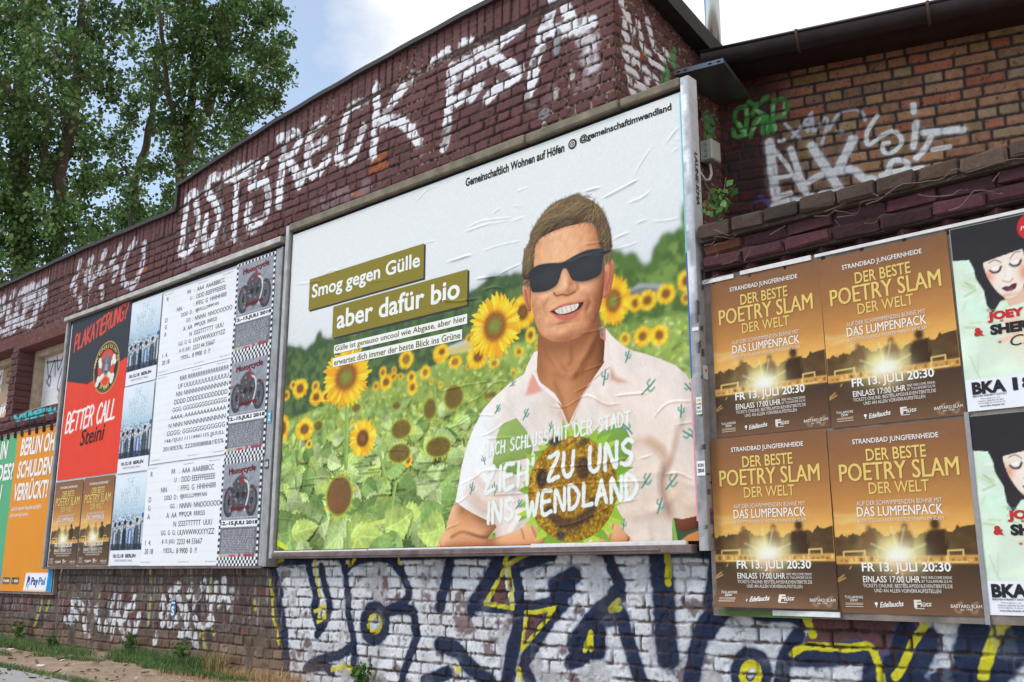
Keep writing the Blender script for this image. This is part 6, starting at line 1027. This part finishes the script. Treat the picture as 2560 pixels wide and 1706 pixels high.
# roof edge and gutter over the rear wall
rw = lambda u, d, z: (OB[0]+u*math.cos(YB)+d*math.sin(YB), OB[1]-.1+u*math.sin(YB)-d*math.cos(YB), z)
def rbox(u0, u1, d0, d1, z0, z1): return MB().add([rw(u, d, z) for u in (u0, u1) for d in (d0, d1) for z in (z0, z1)], [(0, 1, 3, 2), (4, 6, 7, 5), (0, 4, 5, 1), (2, 3, 7, 6), (0, 2, 6, 4), (1, 5, 7, 3)])
rbox(-.15, 3.9, -.1, .34, 4.20, 4.225).build('soffit', mat('dark_timber', A(52, 36, 34), .8, 0, .3, 12), bld)
rbox(-.15, 3.9, -2.6, .30, 4.235, 4.265).build('roof', M_tar, bld)
b = MB(); n = 14; V = []; us = np.linspace(-.02, 3.9, 24); GD, GZ = .36, 4.252
for u_ in us:
    for k in range(n): a = math.pi+math.pi*k/(n-1); V.append(rw(u_, GD+.078*math.cos(a), GZ+.088*math.sin(a)))
b.add(V, [(i*n+k, i*n+k+1, (i+1)*n+k+1, (i+1)*n+k) for i in range(len(us)-1) for k in range(n-1)]); b.tube([rw(-.02, GD+.08, GZ+.003), rw(3.9, GD+.08, GZ+.003)], .011, 8); b.add([rw(-.02, GD+.078*math.cos(math.pi+math.pi*k/9), GZ+.088*math.sin(math.pi+math.pi*k/9)) for k in range(10)], [tuple(range(10))])
gut = b.build('gutter', mat('painted_zinc', A(62, 52, 54), .45, .4, .35, 6, .1, 40), bld, smooth=True)
for u_ in (.62, 1.42, 2.22, 3.02): b = MB(); b.tube([rw(u_, GD+.085*math.cos(a), GZ+.095*math.sin(a)) for a in np.linspace(math.pi*.96, 2.05*math.pi, 12)], .011, 6); b.build('bracket', mat('rust_brown', A(84, 64, 56), .7, .2), gut)
# chrome flue behind the roof edge
fl = tag(empty('flue_pipe', (2.752, 2.10, 4.2)), 'shiny chrome flue pipe rising behind the roof corner', 'chimney pipe'); M_chr = mat('chrome_steel', A(176, 176, 180), .2, 1, .05, 3)
MB().tube([(0, 0, 0), (0, 0, 3.2)], .062, 28).build('pipe', M_chr, fl, smooth=True); MB().tube([(0, 0, .56), (0, 0, .585)], .067, 28).box(.055, .085, -.02, .0, .56, .59).build('clamp', mat('clamp_steel', A(150, 150, 152), .35, .8), fl)
# corbelled brick ledge on the right: real bricks
M_cb = mat('corbel_brick', None, .85, var=.22, vscale=45, bump=.4, bscale=120, spec=.2)
def brickrun(x0, x1, z0, z1, y0, y1, cols, L=.25, name='brick_course', tilt=0, jit=.008, drop=0):
    b = MB(); x = x0; mort = MB(); 
    while x < x1:
        l = L*(1+.1*(R.random()-.5)); c_ = np.array(A(*R.choice(cols)))*(.75+.5*R.random()); Mx = Matrix.Translation((x+l/2, 0, (z0+z1)/2)) @ Euler((tilt+R.gauss(0, .02), R.gauss(0, .010), R.gauss(0, .012))).to_matrix().to_4x4()
        if R.random() > drop: b.box(-l/2+.006, l/2-.006, y0+R.uniform(-.006, .006), y1, -(z1-z0)/2+.004, (z1-z0)/2-.004, c_, jit*1.6, Mx, .011)
        x += l
    b.box(x0, x1, y0+.022, y1, z0-.003, z1+.003, A(70, 58, 52)); return b.build(name, M_cb, bld)
red_, brn_ = [(82, 50, 55), (74, 46, 51), (90, 54, 58), (66, 43, 47)], [(84, 68, 60), (74, 60, 53), (90, 70, 58), (66, 55, 50), (84, 62, 52)]
brickrun(3.81, 7.4, 2.535, 2.622, -.150, .25, brn_, .20, tilt=-.08); brickrun(3.81, 7.4, 2.460, 2.535, -.095, .12, red_+[(104, 66, 52)], .25, drop=.10); brickrun(3.81, 7.4, 2.384, 2.458, -.105, .12, red_, .25, drop=.04)
b = MB(); x = 3.86
while x < 7.4: b.box(-.065, .065, -.065, .065, 2.305, 2.380, np.array(A(*R.choice(red_)))*(.7+.4*R.random()), .006, Matrix.Translation((x, .015, 0)) @ Matrix.Rotation(math.pi/4+R.gauss(0, .05), 4, 'Z'), .005); x += .205
b.box(3.82, 7.4, .0, .1, 2.29, 2.39, A(52, 40, 40)); b.build('sawtooth_course', M_cb, bld); brickrun(3.81, 7.4, 2.235, 2.30, -.03, .1, red_, .25)
b = MB(); x = -6.6
while x < -3.9: b.box(-.058, .058, -.058, .058, 2.275, 2.375, np.array(A(*R.choice(red_)))*(.8+.4*R.random()), .006, Matrix.Translation((x, .0, 0)) @ Matrix.Rotation(math.pi/4+R.gauss(0, .05), 4, 'Z'), .005); x += .19
b.build('sawtooth_course', M_cb, bld); brickrun(-6.6, -3.9, 2.40, 2.475, -.035, .1, red_, .25)
# soil and moss on the ledge
xs = np.linspace(3.22, 7.4, 120); ysd = np.linspace(-.13, 1.6, 26); X, Y = np.meshgrid(xs, ysd); Z = 2.612+.03*(fbm(X, Y, 7, 3, 2)-.4)+.05*sst(.0, .8, Y)
Y = np.where(X < 3.83, np.maximum(Y, .105), Y); nn = fbm(X, Y, 12, 3, 5)[..., None]; obj('ledge_soil', grid_mesh('ledge_soil', np.stack([X, Y, Z], -1), A(86, 70, 58)*(1-nn)+A(112, 84, 60)*nn), mat('soil', None, .95, var=.3, vscale=60, bump=.5, bscale=90), bld)
# boarded window
def window(x0, x1, z0, z1, yb, seed):
    f = MB(); w_ = .075
    f.box(x0, x0+w_, yb-.10, yb+.02, z0, z1, bev=.006, jit=.003).box(x1-w_, x1, yb-.10, yb+.02, z0, z1, bev=.006).box(x0+w_+.002, x1-w_-.002, yb-.10, yb+.02, z1-w_, z1, bev=.006).box(x0-.03, x1+.03, yb-.17, yb+.02, z0-.05, z0+.035, bev=.006, jit=.004)
    fo = f.build('window', mat('bleached_wood', A(176, 158, 136), .8, 0, .3, 12, .4, 40), bld); W_, H_ = x1-x0-2*w_, z1-z0-w_-.02; c = Canvas(W_, H_, 100, A(172, 144, 120)); c.c *= (.82+.36*fbm(c.U, c.V, 8, 4, seed))[..., None]
    m = c.poly([(0, 0), (W_*.36, 0), (W_*.30, H_*.2), (W_*.34, H_*.55), (W_*.36, H_), (0, H_)], A(226, 224, 228)); 
    for k in range(9): c.line([(0, H_*.36-k*.03), (W_*.3, H_*.37-k*.03)], .008, A(150, 146, 150), .6, rag=.6)
    for q in ([(.04, .95), (.09, .62), (.16, .90), (.2, .6)], [(.2, .95), (.24, .7), (.3, .92)], [(.06, .55), (.12, .62), (.12, .45), (.06, .55)], [(.3, .7), (.26, .4), (.3, .3)], [(.03, .9), (.28, .86)]): c.line([(x*W_*1.1, y*H_) for x, y in q], .022, A(46, 42, 44), .9, soft=.008, smooth=True)
    for s, x in (('5', .45), ('7', .66)):
        for pl in stroke_text(s, x*W_, .70*H_, .12, .14, .1): c.line(pl, .024, A(70, 66, 62), .85, soft=.012)
    c.poly([(W_*.34, H_*.30), (W_*.62, H_*.36), (W_, H_*.34), (W_, H_*.28), (W_*.6, H_*.12), (W_*.36, H_*.08)], A(236, 232, 236))
    for k in range(9): c.line([(W_*(.40+.06*k), H_*.33), (W_*(.36+.06*k), H_*.14)], .016, A(120, 84, 90), .7)
    c.poly([(W_*.34, H_*.08), (W_*.55, H_*.22), (W_, H_*.32), (W_, H_*.12), (W_*.8, H_*.14), (W_*.6, H_*.08)], A(206, 170, 132)); c.line([(W_*.34, H_*.31), (W_*.44, H_*.29), (W_*.62, H_*.36), (W_, H_*.34)], .014, A(104, 70, 46), .9); c.line([(W_*.34, H_*.07), (W_*.6, H_*.08), (W_*.8, H_*.14), (W_, H_*.12)], .010, A(110, 84, 66), .8)
    p = obj('boarding', c.mesh('boarding', lambda u, v: .004*(fbm(u, v, 5, 2, seed)-.5)), mat('painted_board', None, .85, var=.08, vscale=50, bump=.2, bscale=120), fo); p.location = (x0+w_, yb, z0+.03)
window(-5.56, -3.95, 2.59, 3.36, .27, 3); window(-7.3, -5.775, 2.59, 3.40, .27, 8)
# steel plate, junction box, lamp, plank, cables in the recess
pl_ = tag(empty('steel_plate', (3.21, .75, 4.05), math.radians(12.4)), 'dark folded sheet metal canopy sticking out above the tall post', 'metal plate')
MB().box(0, .34, 0, .60, .0, .004).box(0, .34, -.003, .0, -.001, .034).box(.3405, .3435, -.003, .60, -.002, .030).box(0, .34, .6005, .6035, -.030, .004).build('sheet', mat('galvanised_sheet', A(120, 122, 126), .35, .7, .15, 6), pl_)
for x in (.03, .08, .25, .31): MB().box(x-.012, x+.012, -.0045, -.0032, .010, .020).build('slot', mat('slot_black', (.01, .01, .01), .9), pl_)
jb = tag(empty('junction_box', (3.215, 1.10, 3.52)), 'grey plastic junction box on the side wall beside the tall post', 'junction box'); M_pl = mat('grey_plastic', A(176, 176, 168), .5, 0, .06, 10)
MB().box(-.01, .085, -.06, .06, 0, .15, bev=.008).build('housing', M_pl, jb)
for k in range(3): MB().tube([(.04, -.06, .035+.04*k), (.04, -.066, .035+.04*k)], .014, 14).build('grommet', mat('grey_rubber', A(150, 150, 144), .6), jb)
cb = tag(empty('cable', (3.24, 1.10, 3.52)), 'looped pale conduit cable hanging under the junction box', 'cable'); MB().tube(smooth_pts([(0, 0, 0), (.01, -.01, -.06), (.05, -.03, -.13), (.03, -.06, -.18), (-.02, -.08, -.14), (-.04, -.10, -.09)], 6) if False else np.array([(0, 0, 0), (.012, -.005, -.04), (.02, -.012, -.09), (.012, -.03, -.135), (-.005, -.055, -.14), (-.012, -.085, -.11), (-.012, -.12, -.09)]), .010, 8).build('cable_run', mat('cable_white', A(196, 190, 178), .5), cb, smooth=True)
lp = tag(empty('spot_lamp', (3.25, .92, 3.80)), 'small black spot lamp half hidden behind the tall post', 'lamp'); MB().tube([(0, 0, 0), (.01, -.06, .01), (.02, -.10, .0)], [.05, .055, .03], 16).build('lamp_body', mat('black_metal', (.02, .02, .022), .35, .5), lp, smooth=True); MB().tube([(0, -.02, .06), (0, -.02, .09), (-.03, .03, .12)], .008, 8).build('bracket', M_chr, lp)
pk = tag(empty('timber_plank', (3.40, .35, 2.62)), 'weathered timber offcut leaning behind the tall post on the ledge', 'plank'); MB().box(-.30, .36, -.02, .02, -.055, .055, bev=.004, M=Euler((0, math.radians(40), math.radians(8))).to_matrix().to_4x4()).build('board', mat('weathered_board'), pk); pk.location = (3.30, .12, 2.80)
# stickers
def sticker(x, z, w_, h, col, texts, lab, y=-.0335, face='f', n='sticker'):
    b = MB()
    if n == 'oval_sticker': t_ = np.linspace(0, 2*math.pi, 24, endpoint=False); b.add([(w_*(.5+.5*math.cos(a)), 0, h*(.5+.5*math.sin(a))) for a in t_], [tuple(range(24))], A(*col))
    else: b.box(0, w_, -.0006, .0006, 0, h, A(*col))
    o = tag(b.build(n, mat('sticker_paper', None, .5, var=.08)), lab, 'sticker'); L = Letters()
    for s, u, v, ww, hh, c_ in texts: L.add(s, u*w_, v*h, ww*w_, hh*h, A(*c_), .04, off=.0012)
    if texts: L.join(o)
    o.location = (x, y, z); 
    if face == 's': o.rotation_euler = (0, 0, math.pi/2)
    return o
sticker(3.749, 2.05, .04, .02, (226, 226, 226), [], 'tiny white sticker high on the tall post')
sticker(3.755, 1.60, .034, .09, (236, 234, 226), [('GIB', .1, .76, .8, .15, (206, 176, 60)), ('S-UNS', .06, .53, .88, .15, (186, 50, 60)), ('MIT', .15, .30, .7, .15, (60, 46, 92)), ('PUNS', .06, .08, .88, .15, (84, 150, 84))], 'white sticker with four lines in yellow, red, violet and green on the post')
sticker(3.744, 1.42-.14, .048, .075, (238, 238, 238), [('KON', .15, .58, .7, .26, (46, 44, 46)), ('ZBEAR', .08, .22, .84, .26, (46, 44, 46))], 'white sticker with two rows of black capitals on the post')
sticker(3.7925, 1.79, .045, .075, (206, 206, 206), [('.', .35, .5, .4, .25, (196, 90, 50))], 'pale sticker with an orange dot on the side of the post', -.01, 's')
sticker(3.7925, 1.03, .05, .085, (120, 84, 120), [('FE', .15, .5, .7, .3, (70, 44, 76)), ('BA', .15, .1, .7, .3, (70, 44, 76))], 'purple sticker low on the side of the post', -.005, 's')
sticker(-.198, 1.94, .05, .10, (70, 160, 196), [('Z', .2, .2, .6, .6, (226, 236, 240))], 'small blue sticker on the steel frame beside the checkered posters', -.016)
sticker(-.20, 1.58, .05, .075, (70, 70, 72), [('LSI', .1, .25, .8, .5, (226, 226, 226))], 'dark square sticker on the steel frame below the blue one', -.016)
sticker(-1.645+.0, .40, .085, .16, (58, 98, 146), [('S', .2, .15, .6, .5, (220, 226, 232)), ('-', .15, .78, .7, .08, (220, 226, 232))], 'oval blue sticker on the lower bricks under the white posters', .082, n='oval_sticker')
# ================================================================== ground
def gz(x, y): return .055-.055*sst(-2.2, 1.5, x)*1.4-.16*sst(1, 6, x)-.012*np.clip(-np.asarray(y), 0, 3)
def gnd(name, xs, ys, dz, col, m, bump=0, kind='structure'):
    X, Y = np.meshgrid(xs, ys); Z = gz(X, Y)+dz
    if bump: Z = Z+bump*(fbm(X, Y, 2.2, 4, 3)-.5)+bump*.25*(fbm(X, Y, 14, 3, 5)-.5)
    o = obj(name, grid_mesh(name, np.stack([X, Y, Z], -1), col(X, Y)), m); o['kind'] = kind; return o
M_soil = mat('soil', None, .95, var=.3, vscale=60, bump=.5, bscale=90)
def dirt(X, Y):
    n = fbm(X, Y, 3, 4, 2)[..., None]; g = fbm(X, Y, 30, 3, 4)[..., None]; C = A(140, 118, 98)*(1-n)+A(172, 148, 124)*n; C = C*(.72+.5*g); st = (vnoise(X, Y, 45, 7) > .93)[..., None]; return np.where(st, A(190, 176, 160), C)
gnd('ground', np.concatenate([[-400, -120, -40], np.linspace(-14, 12, 60), [40, 120, 400]]), np.concatenate([[-400, -100, -30], np.linspace(-8, 2, 20), [12, 40, 120, 400]]), -.06, lambda X, Y: np.ones(X.shape+(3,))*A(132, 118, 104), mat('far_ground', None, .95, var=.2, vscale=3))
gnd('dirt_verge', np.arange(-8, 2.2, .02), np.arange(-1.3, .16, .02), .0, dirt, M_soil, .055)
gnd('path', np.linspace(-40, 30, 300), np.linspace(-5.5, -1.12, 24), .012, lambda X, Y: A(164, 163, 162)*(.8+.4*fbm(X, Y, 9, 4, 2))[..., None], mat('asphalt', None, .9, var=.18, vscale=240, bump=.5, bscale=400))
# grass: one countless mass of blades, green tufts and dry straw
def blades(spots):
    V = []; F = []; C = []
    for cx, cy, rx, ry, n, h, cols in spots:
        for _ in range(n):
            a = R.random()*6.283; r = math.sqrt(R.random()); x = cx+rx*r*math.cos(a); y = min(cy+ry*r*math.sin(a), .085); z = float(gz(np.array(x), np.array(y)))+.0; hh = h*R.uniform(.4, 1.2); t = R.random()*6.283; w_ = R.uniform(.002, .0045); lx, ly = math.cos(t), math.sin(t); b = R.uniform(.1, .8)*hh; u = R.random()*6.283; bx, by = b*math.cos(u), min(b*math.sin(u), .08-y); c = np.array(A(*R.choice(cols)))*R.uniform(.7, 1.25); k = len(V)
            V += [(x-lx*w_, y-ly*w_, z-.02), (x+lx*w_, y+ly*w_, z-.02), (x+bx*.35+lx*w_*.8, y+by*.35, z+hh*.6), (x+bx*.35-lx*w_*.8, y+by*.35, z+hh*.6), (x+bx, y+by, z+hh)]; F += [(k, k+1, k+2, k+3), (k+3, k+2, k+4)]; C += [c]*5
    return V, F, C
gg = [(70, 104, 48), (88, 122, 58), (60, 88, 44), (110, 138, 70), (128, 140, 84)]; dr = [(196, 164, 118), (178, 142, 98), (210, 182, 138), (160, 130, 92)]
sp = [(-4.6, -.1, .9, .14, 1500, .10, gg), (-3.3, -.15, .8, .13, 1700, .075, gg), (-2.6, -.35, .7, .10, 900, .05, gg), (-3.9, -.55, .6, .08, 600, .04, gg), (-2.0, -.02, .45, .09, 900, .10, gg), (-1.75, -.15, .5, .10, 1200, .06, gg), (-1.2, -.05, .4, .10, 1100, .11, gg), (-.95, -.25, .55, .10, 1200, .055, gg), (-.4, -.2, .4, .10, 700, .05, gg),
      (-.72, -.02, .14, .07, 260, .17, dr+gg[:2]), (-.25, -.06, .30, .10, 420, .08, dr), (.15, -.05, .3, .1, 420, .10, dr), (-.5, -.35, .5, .1, 260, .04, dr), (-1.5, -1.05, 1.2, .06, 1600, .035, gg), (-2.6, -1.05, .8, .08, 1200, .04, gg), (-.5, -1.0, .6, .06, 500, .03, gg), (-5.6, .0, .8, .10, 1200, .12, gg)]
V, F, C = blades(sp); go = obj('grass', raw_mesh('grass', np.array(V), faces=F, col=np.array(C)), mat('grass_blades', None, .7, var=.1, trans=.3)); tag(go, 'green tufts and dry straw growing along the foot of the wall', 'grass', kind='stuff')
# grit, dead leaves and scraps of paper on the verge
b = MB()
for _ in range(420):
    x, y = R.uniform(-5.5, 1.2), R.uniform(-1.5, .07); z = float(gz(np.array(x), np.array(y)))+.012; s = R.uniform(.006, .022); kd = R.random()
    if kd < .6: b.box(-s*.5, s*.5, -s*.4, s*.4, -s*.3, s*.3, A(*R.choice([(150, 138, 124), (120, 108, 98), (176, 166, 152)])), s*.5, Matrix.Translation((x, y, z)) @ Euler((R.random(), R.random(), R.random()*6)).to_matrix().to_4x4())
    else: s *= 1.6; b.box(-s, s, -s*.5, s*.5, -.0006, .0006, A(*R.choice([(120, 86, 52), (150, 112, 66), (96, 72, 48), (206, 204, 200)])), s*.4, Matrix.Translation((x, y, z+.006)) @ Euler((R.uniform(-.4, .4), R.uniform(-.4, .4), R.random()*6)).to_matrix().to_4x4())
lt_ = b.build('litter', mat('litter_bits', None, .9)); tag(lt_, 'grit, dead leaves and paper scraps strewn on the dirt verge', 'litter', kind='stuff')
# ------------------------------------------------------------------ leafy plants
def leaf_quads(P, size, nrm_up=.35, asp=.62, droop=0):
    n = len(P); d = RNG.normal(size=(n, 3)); d[:, 2] = np.abs(d[:, 2])*.6+nrm_up; d /= np.linalg.norm(d, axis=1)[:, None]; t = RNG.normal(size=(n, 3)); t[:, 2] -= droop; t -= d*(t*d).sum(1)[:, None]; t /= np.linalg.norm(t, axis=1)[:, None]; b = np.cross(d, t); s = size*RNG.uniform(.6, 1.25, n)[:, None]
    V = np.stack([P-t*s*.5, P+b*s*asp*.5+d*s*.10, P+t*s*.5, P-b*s*asp*.5+d*s*.10], 1).reshape(-1, 3); i = np.arange(n)[:, None]*4; return V, np.concatenate([i+np.array([0, 1, 2]), i+np.array([0, 2, 3])], 0)
M_leaf = mat('leaf_green', None, .5, var=.10, vscale=4, trans=.30, spec=.25); M_bark = mat('bark', None, .9, var=.3, vscale=20, bump=.6, bscale=30)
def plant(name, base, stems, lsz, nl, cols, label, cat='plant', spread=.04, lean=None):
    o = tag(empty(name, base), label, cat); b = MB(); P = []
    for top, k in stems:
        top = np.array(top); mid = top*.5+np.array([R.uniform(-.03, .03), R.uniform(-.02, .02), 0]); pts = smooth_pts([(0, 0, -.02), mid, top], 6); b.tube(pts, np.linspace(.004, .0015, len(pts)), 5, A(96, 104, 66))
        for _ in range(k): t = R.uniform(.25, 1); i = int(t*(len(pts)-1)); P.append(pts[i]+np.array([R.gauss(0, spread), min(R.gauss(0, spread*.7), spread), R.gauss(0, spread*.8)]))
    b.build('stem', mat('plant_stem', None, .7), o); V, F = leaf_quads(np.array(P), lsz, .4, .7, .5); c = np.array([A(*cols[R.randrange(len(cols))]) for _ in P])*RNG.uniform(.7, 1.2, (len(P), 1)); obj('leaves', raw_mesh('leaves', V, quads=F, col=np.repeat(c, 4, 0)), M_leaf, o); return o
gl_ = [(84, 128, 60), (104, 148, 74), (70, 108, 52), (124, 160, 92)]
plant('ledge_plant', (3.93, -.02, 2.655), [((-.05, -.03, .20), 9), ((.02, -.05, .10), 12), ((.09, -.05, .19), 12), ((.14, -.04, .14), 10), ((.05, -.06, .13), 12), ((.10, -.07, .06), 10), ((-.02, -.06, .05), 9)], .052, 0, gl_, 'small leafy plant sprouting on the brick ledge beside the tall post', spread=.022)
for i, (x, y, s, lb_) in enumerate(((-4.5, .0, 1.0, 'tall leafy weed at the wall foot nearest the orange poster'), (-3.55, -.06, .5, 'low leafy weed at the wall foot below the golden pair of posters'), (-2.15, .0, .75, 'leafy weed at the wall foot below the band posters'), (-1.15, -.02, .8, 'leafy weed at the wall foot below the white posters'), (1.05, .03, .55, 'small leafy weed at the foot of the silver and navy graffiti'))):
    z = float(gz(np.array(x), np.array(y))); plant('weed', (x, y, z+(0 if i < 4 else .06)), [((R.uniform(-.12, .12)*s, R.uniform(-.08, .02), .30*s*R.uniform(.5, 1)), 16) for _ in range(7)], .045, 0, [(78, 112, 54), (96, 132, 66), (64, 96, 46)], lb_, 'weed', .03)
cz_, c6 = zr(2000, 400, .238), zr(1720, 400, .2233); cb_ = tag(empty('creeper', (4.5, .0, 2.4)), 'bare dry creeper stems trailing over the corbelled brick ledge', 'creeper'); b = MB()
for fr, L in [(cz_, l) for l in ([(700,470),(1000,325),(1400,215),(1650,130),(1790,110),(2353,10),(2600,-40)], [(170,600),(380,560),(560,560),(690,470),(850,390),(1010,375)], [(400,615),(580,580)], [(270,560),(470,460)], [(690,680),(860,620),(1000,570)], [(1580,550),(1830,370),(2060,345),(2160,380)], [(1250,375),(1640,370),(1760,310)], [(1760,60),(1950,65),(2150,30)], [(840,390),(760,350)], [(2040,240),(2100,130)], [(1560,230),(1640,160)], [(380,640),(420,690)])]+[(c6, l) for l in ([(200,970),(330,890),(450,870),(590,860)], [(310,790),(460,850)], [(310,1100),(330,1000),(440,920)], [(200,1380),(330,1280)], [(400,1180),(600,1060),(730,960)], [(640,1140),(700,1010)], [(930,850),(1090,740)])]:
    q = smooth_pts(on_y(fr(L), -.10), 6); q = q+np.array([RNG.normal(0, .0015, len(q)), RNG.normal(0, .0015, len(q))]).T; pts = np.stack([q[:, 0]-4.5, -.115+.03*np.sin(np.arange(len(q))*.6), q[:, 1]-2.4], 1); b.tube(pts, np.linspace(.0028, .0014, len(pts)), 5, A(112, 94, 82)*R.uniform(.7, 1.2))
b.build('leafless_vine', mat('dry_stem', None, .8), cb_)
# ------------------------------------------------------------------ poplars behind the building
def world(px, py, d): v = rays([(px, py)])[0]; return CAM_P+v*d
def poplar(name, label, d, trunks, blobs, dens, lsz, seed, tint=1.0):
    rg = np.random.default_rng(seed); root = world(*trunks[0][0][0], d); root = np.array([root[0], root[1], -.1]); o = tag(empty(name, root), label, 'tree', 'poplars behind the building'); b = MB()
    for pl, r0, r1, pale in trunks:
        pts = np.array([world(x, y, d+dd) for x, y, dd in [(p[0], p[1], p[2] if len(p) > 2 else 0) for p in pl]])
        pts = smooth_pts(pts, 6); pts = pts+rg.normal(0, .025, pts.shape); 
        if pale == 2: pts = np.vstack([[pts[0, 0], pts[0, 1], -.1], pts])
        b.tube(pts-root, np.linspace(r0, r1, len(pts)), 8, A(104, 94, 82)*(1.15 if pale == 1 else .6))
    P = []; CC = []
    for x, y, r in blobs:
        c = world(x, y, d+rg.normal(0, .9)); rm = r*d/FPX; ncl = max(int(dens*rm*rm*9), 8)
        for _ in range(ncl):
            v = rg.normal(size=3); v /= np.linalg.norm(v); q = c+v*rm*np.array([1, 1.2, 1.05])*(rg.random()**.45); k = rg.integers(26, 52); sg = rg.uniform(.09, .16); pp = q+rg.normal(0, 1, (k, 3))*np.array([sg, sg, sg*1.25]); P.append(pp); CC.append(np.full(k, rg.uniform(.55, 1.4)))
            if rg.random() < .25: e = q+v*rm*.2; s0 = c+(q-c)*.3+np.array([0, 0, -rm*.4]); b.tube(np.array([s0, (s0+e)/2+rg.normal(0, .06, 3), e])-root, [.022, .014, .006], 5, A(110, 98, 84))
    P = np.concatenate(P)-root; cc = np.concatenate(CC); V, F = leaf_quads(P, lsz, .25, .85, .6); base = np.array([A(84, 112, 62), A(98, 128, 70), A(70, 98, 56), A(116, 142, 88), A(132, 152, 110)]); c = base[rg.choice(5, len(P), p=[.3, .25, .25, .14, .06])]*cc[:, None]*tint*1.2
    b.build('trunk', M_bark, o); obj('crown', raw_mesh('crown', V, quads=F, col=np.repeat(c, 4, 0)), M_leaf, o); return len(P)
poplar('poplar_tree', 'dense tall poplar at the far left, filling its corner with foliage', 23, [([(60, 760), (55, 560), (50, 300), (70, 60), (80, -80)], .30, .12, 2), ([(140, 660), (150, 450), (185, 270), (200, 60), (205, -60)], .16, .07, 0), ([(150, 480), (165, 380), (150, 250)], .06, .03, 1), ([(100, 440), (120, 320), (110, 200)], .07, .03, 1)],
  [(20, 70, 110), (110, 30, 100), (60, 200, 115), (160, 150, 95), (225, 80, 75), (262, 30, 60), (245, 175, 60), (60, 340, 120), (165, 300, 95), (262, 225, 45), (40, 480, 110), (150, 430, 90), (225, 360, 50), (60, 600, 100), (150, 560, 85), (215, 610, 40), (40, 700, 70), (130, 680, 70), (215, 455, 32), (-60, 300, 120), (-60, 550, 120), (200, 530, 40), (190, 690, 55), (-50, 80, 110), (120, -90, 120), (10, -90, 120), (235, 640, 34)], 4.6, .118, 5)
poplar('poplar_tree', 'broad poplar with pale forking limbs, its crown edge nearest the parapet step', 25, [([(445, 640), (452, 470), (470, 330), (488, 150), (500, -40)], .20, .06, 2), ([(515, 285), (535, 220), (548, 140), (560, 20)], .12, .06, 1), ([(572, 262), (610, 215), (640, 170), (660, 135)], .06, .03, 1), ([(448, 440), (430, 300), (412, 140), (395, 0)], .09, .04, 1), ([(455, 420), (480, 360), (510, 290)], .10, .08, 1)],
  [(420, 50, 80), (520, 30, 80), (615, 30, 65), (470, 150, 85), (570, 130, 75), (650, 150, 55), (690, 120, 36), (694, 190, 38), (400, 140, 45), (460, 250, 75), (555, 240, 75), (640, 250, 50), (680, 250, 30), (450, 340, 62), (535, 330, 58), (600, 300, 40), (430, 420, 42), (480, 390, 45), (425, 490, 28), (390, 225, 36), (345, 60, 40), (600, 340, 28), (660, 60, 36), (440, 530, 26), (540, 60, 60), (610, 100, 60), (500, 120, 70), (560, 180, 60), (630, 210, 45), (520, -70, 120), (620, -60, 70), (400, -60, 80), (500, 420, 26), (690, 30, 22), (410, 545, 24)], 4.4, .118, 6)
poplar('poplar_tree', 'thin dark poplar leaning between the two bigger ones, with sky showing through', 28, [([(330, 640), (338, 470), (365, 360), (385, 240), (395, 100)], .16, .06, 2), ([(340, 470), (310, 420), (295, 380)], .05, .02, 0), ([(365, 350), (400, 300)], .05, .03, 0)],
  [(296, 415, 36), (285, 370, 30), (318, 290, 24), (340, 470, 28), (325, 540, 34), (300, 575, 34), (368, 420, 24), (285, 455, 30), (390, 330, 24), (345, 515, 30), (290, 530, 22), (340, 250, 28), (370, 190, 34), (310, 350, 26), (275, 600, 26), (350, 560, 30), (330, 100, 40), (345, 20, 46), (380, 560, 24)], 4.0, .118, 7, .8)
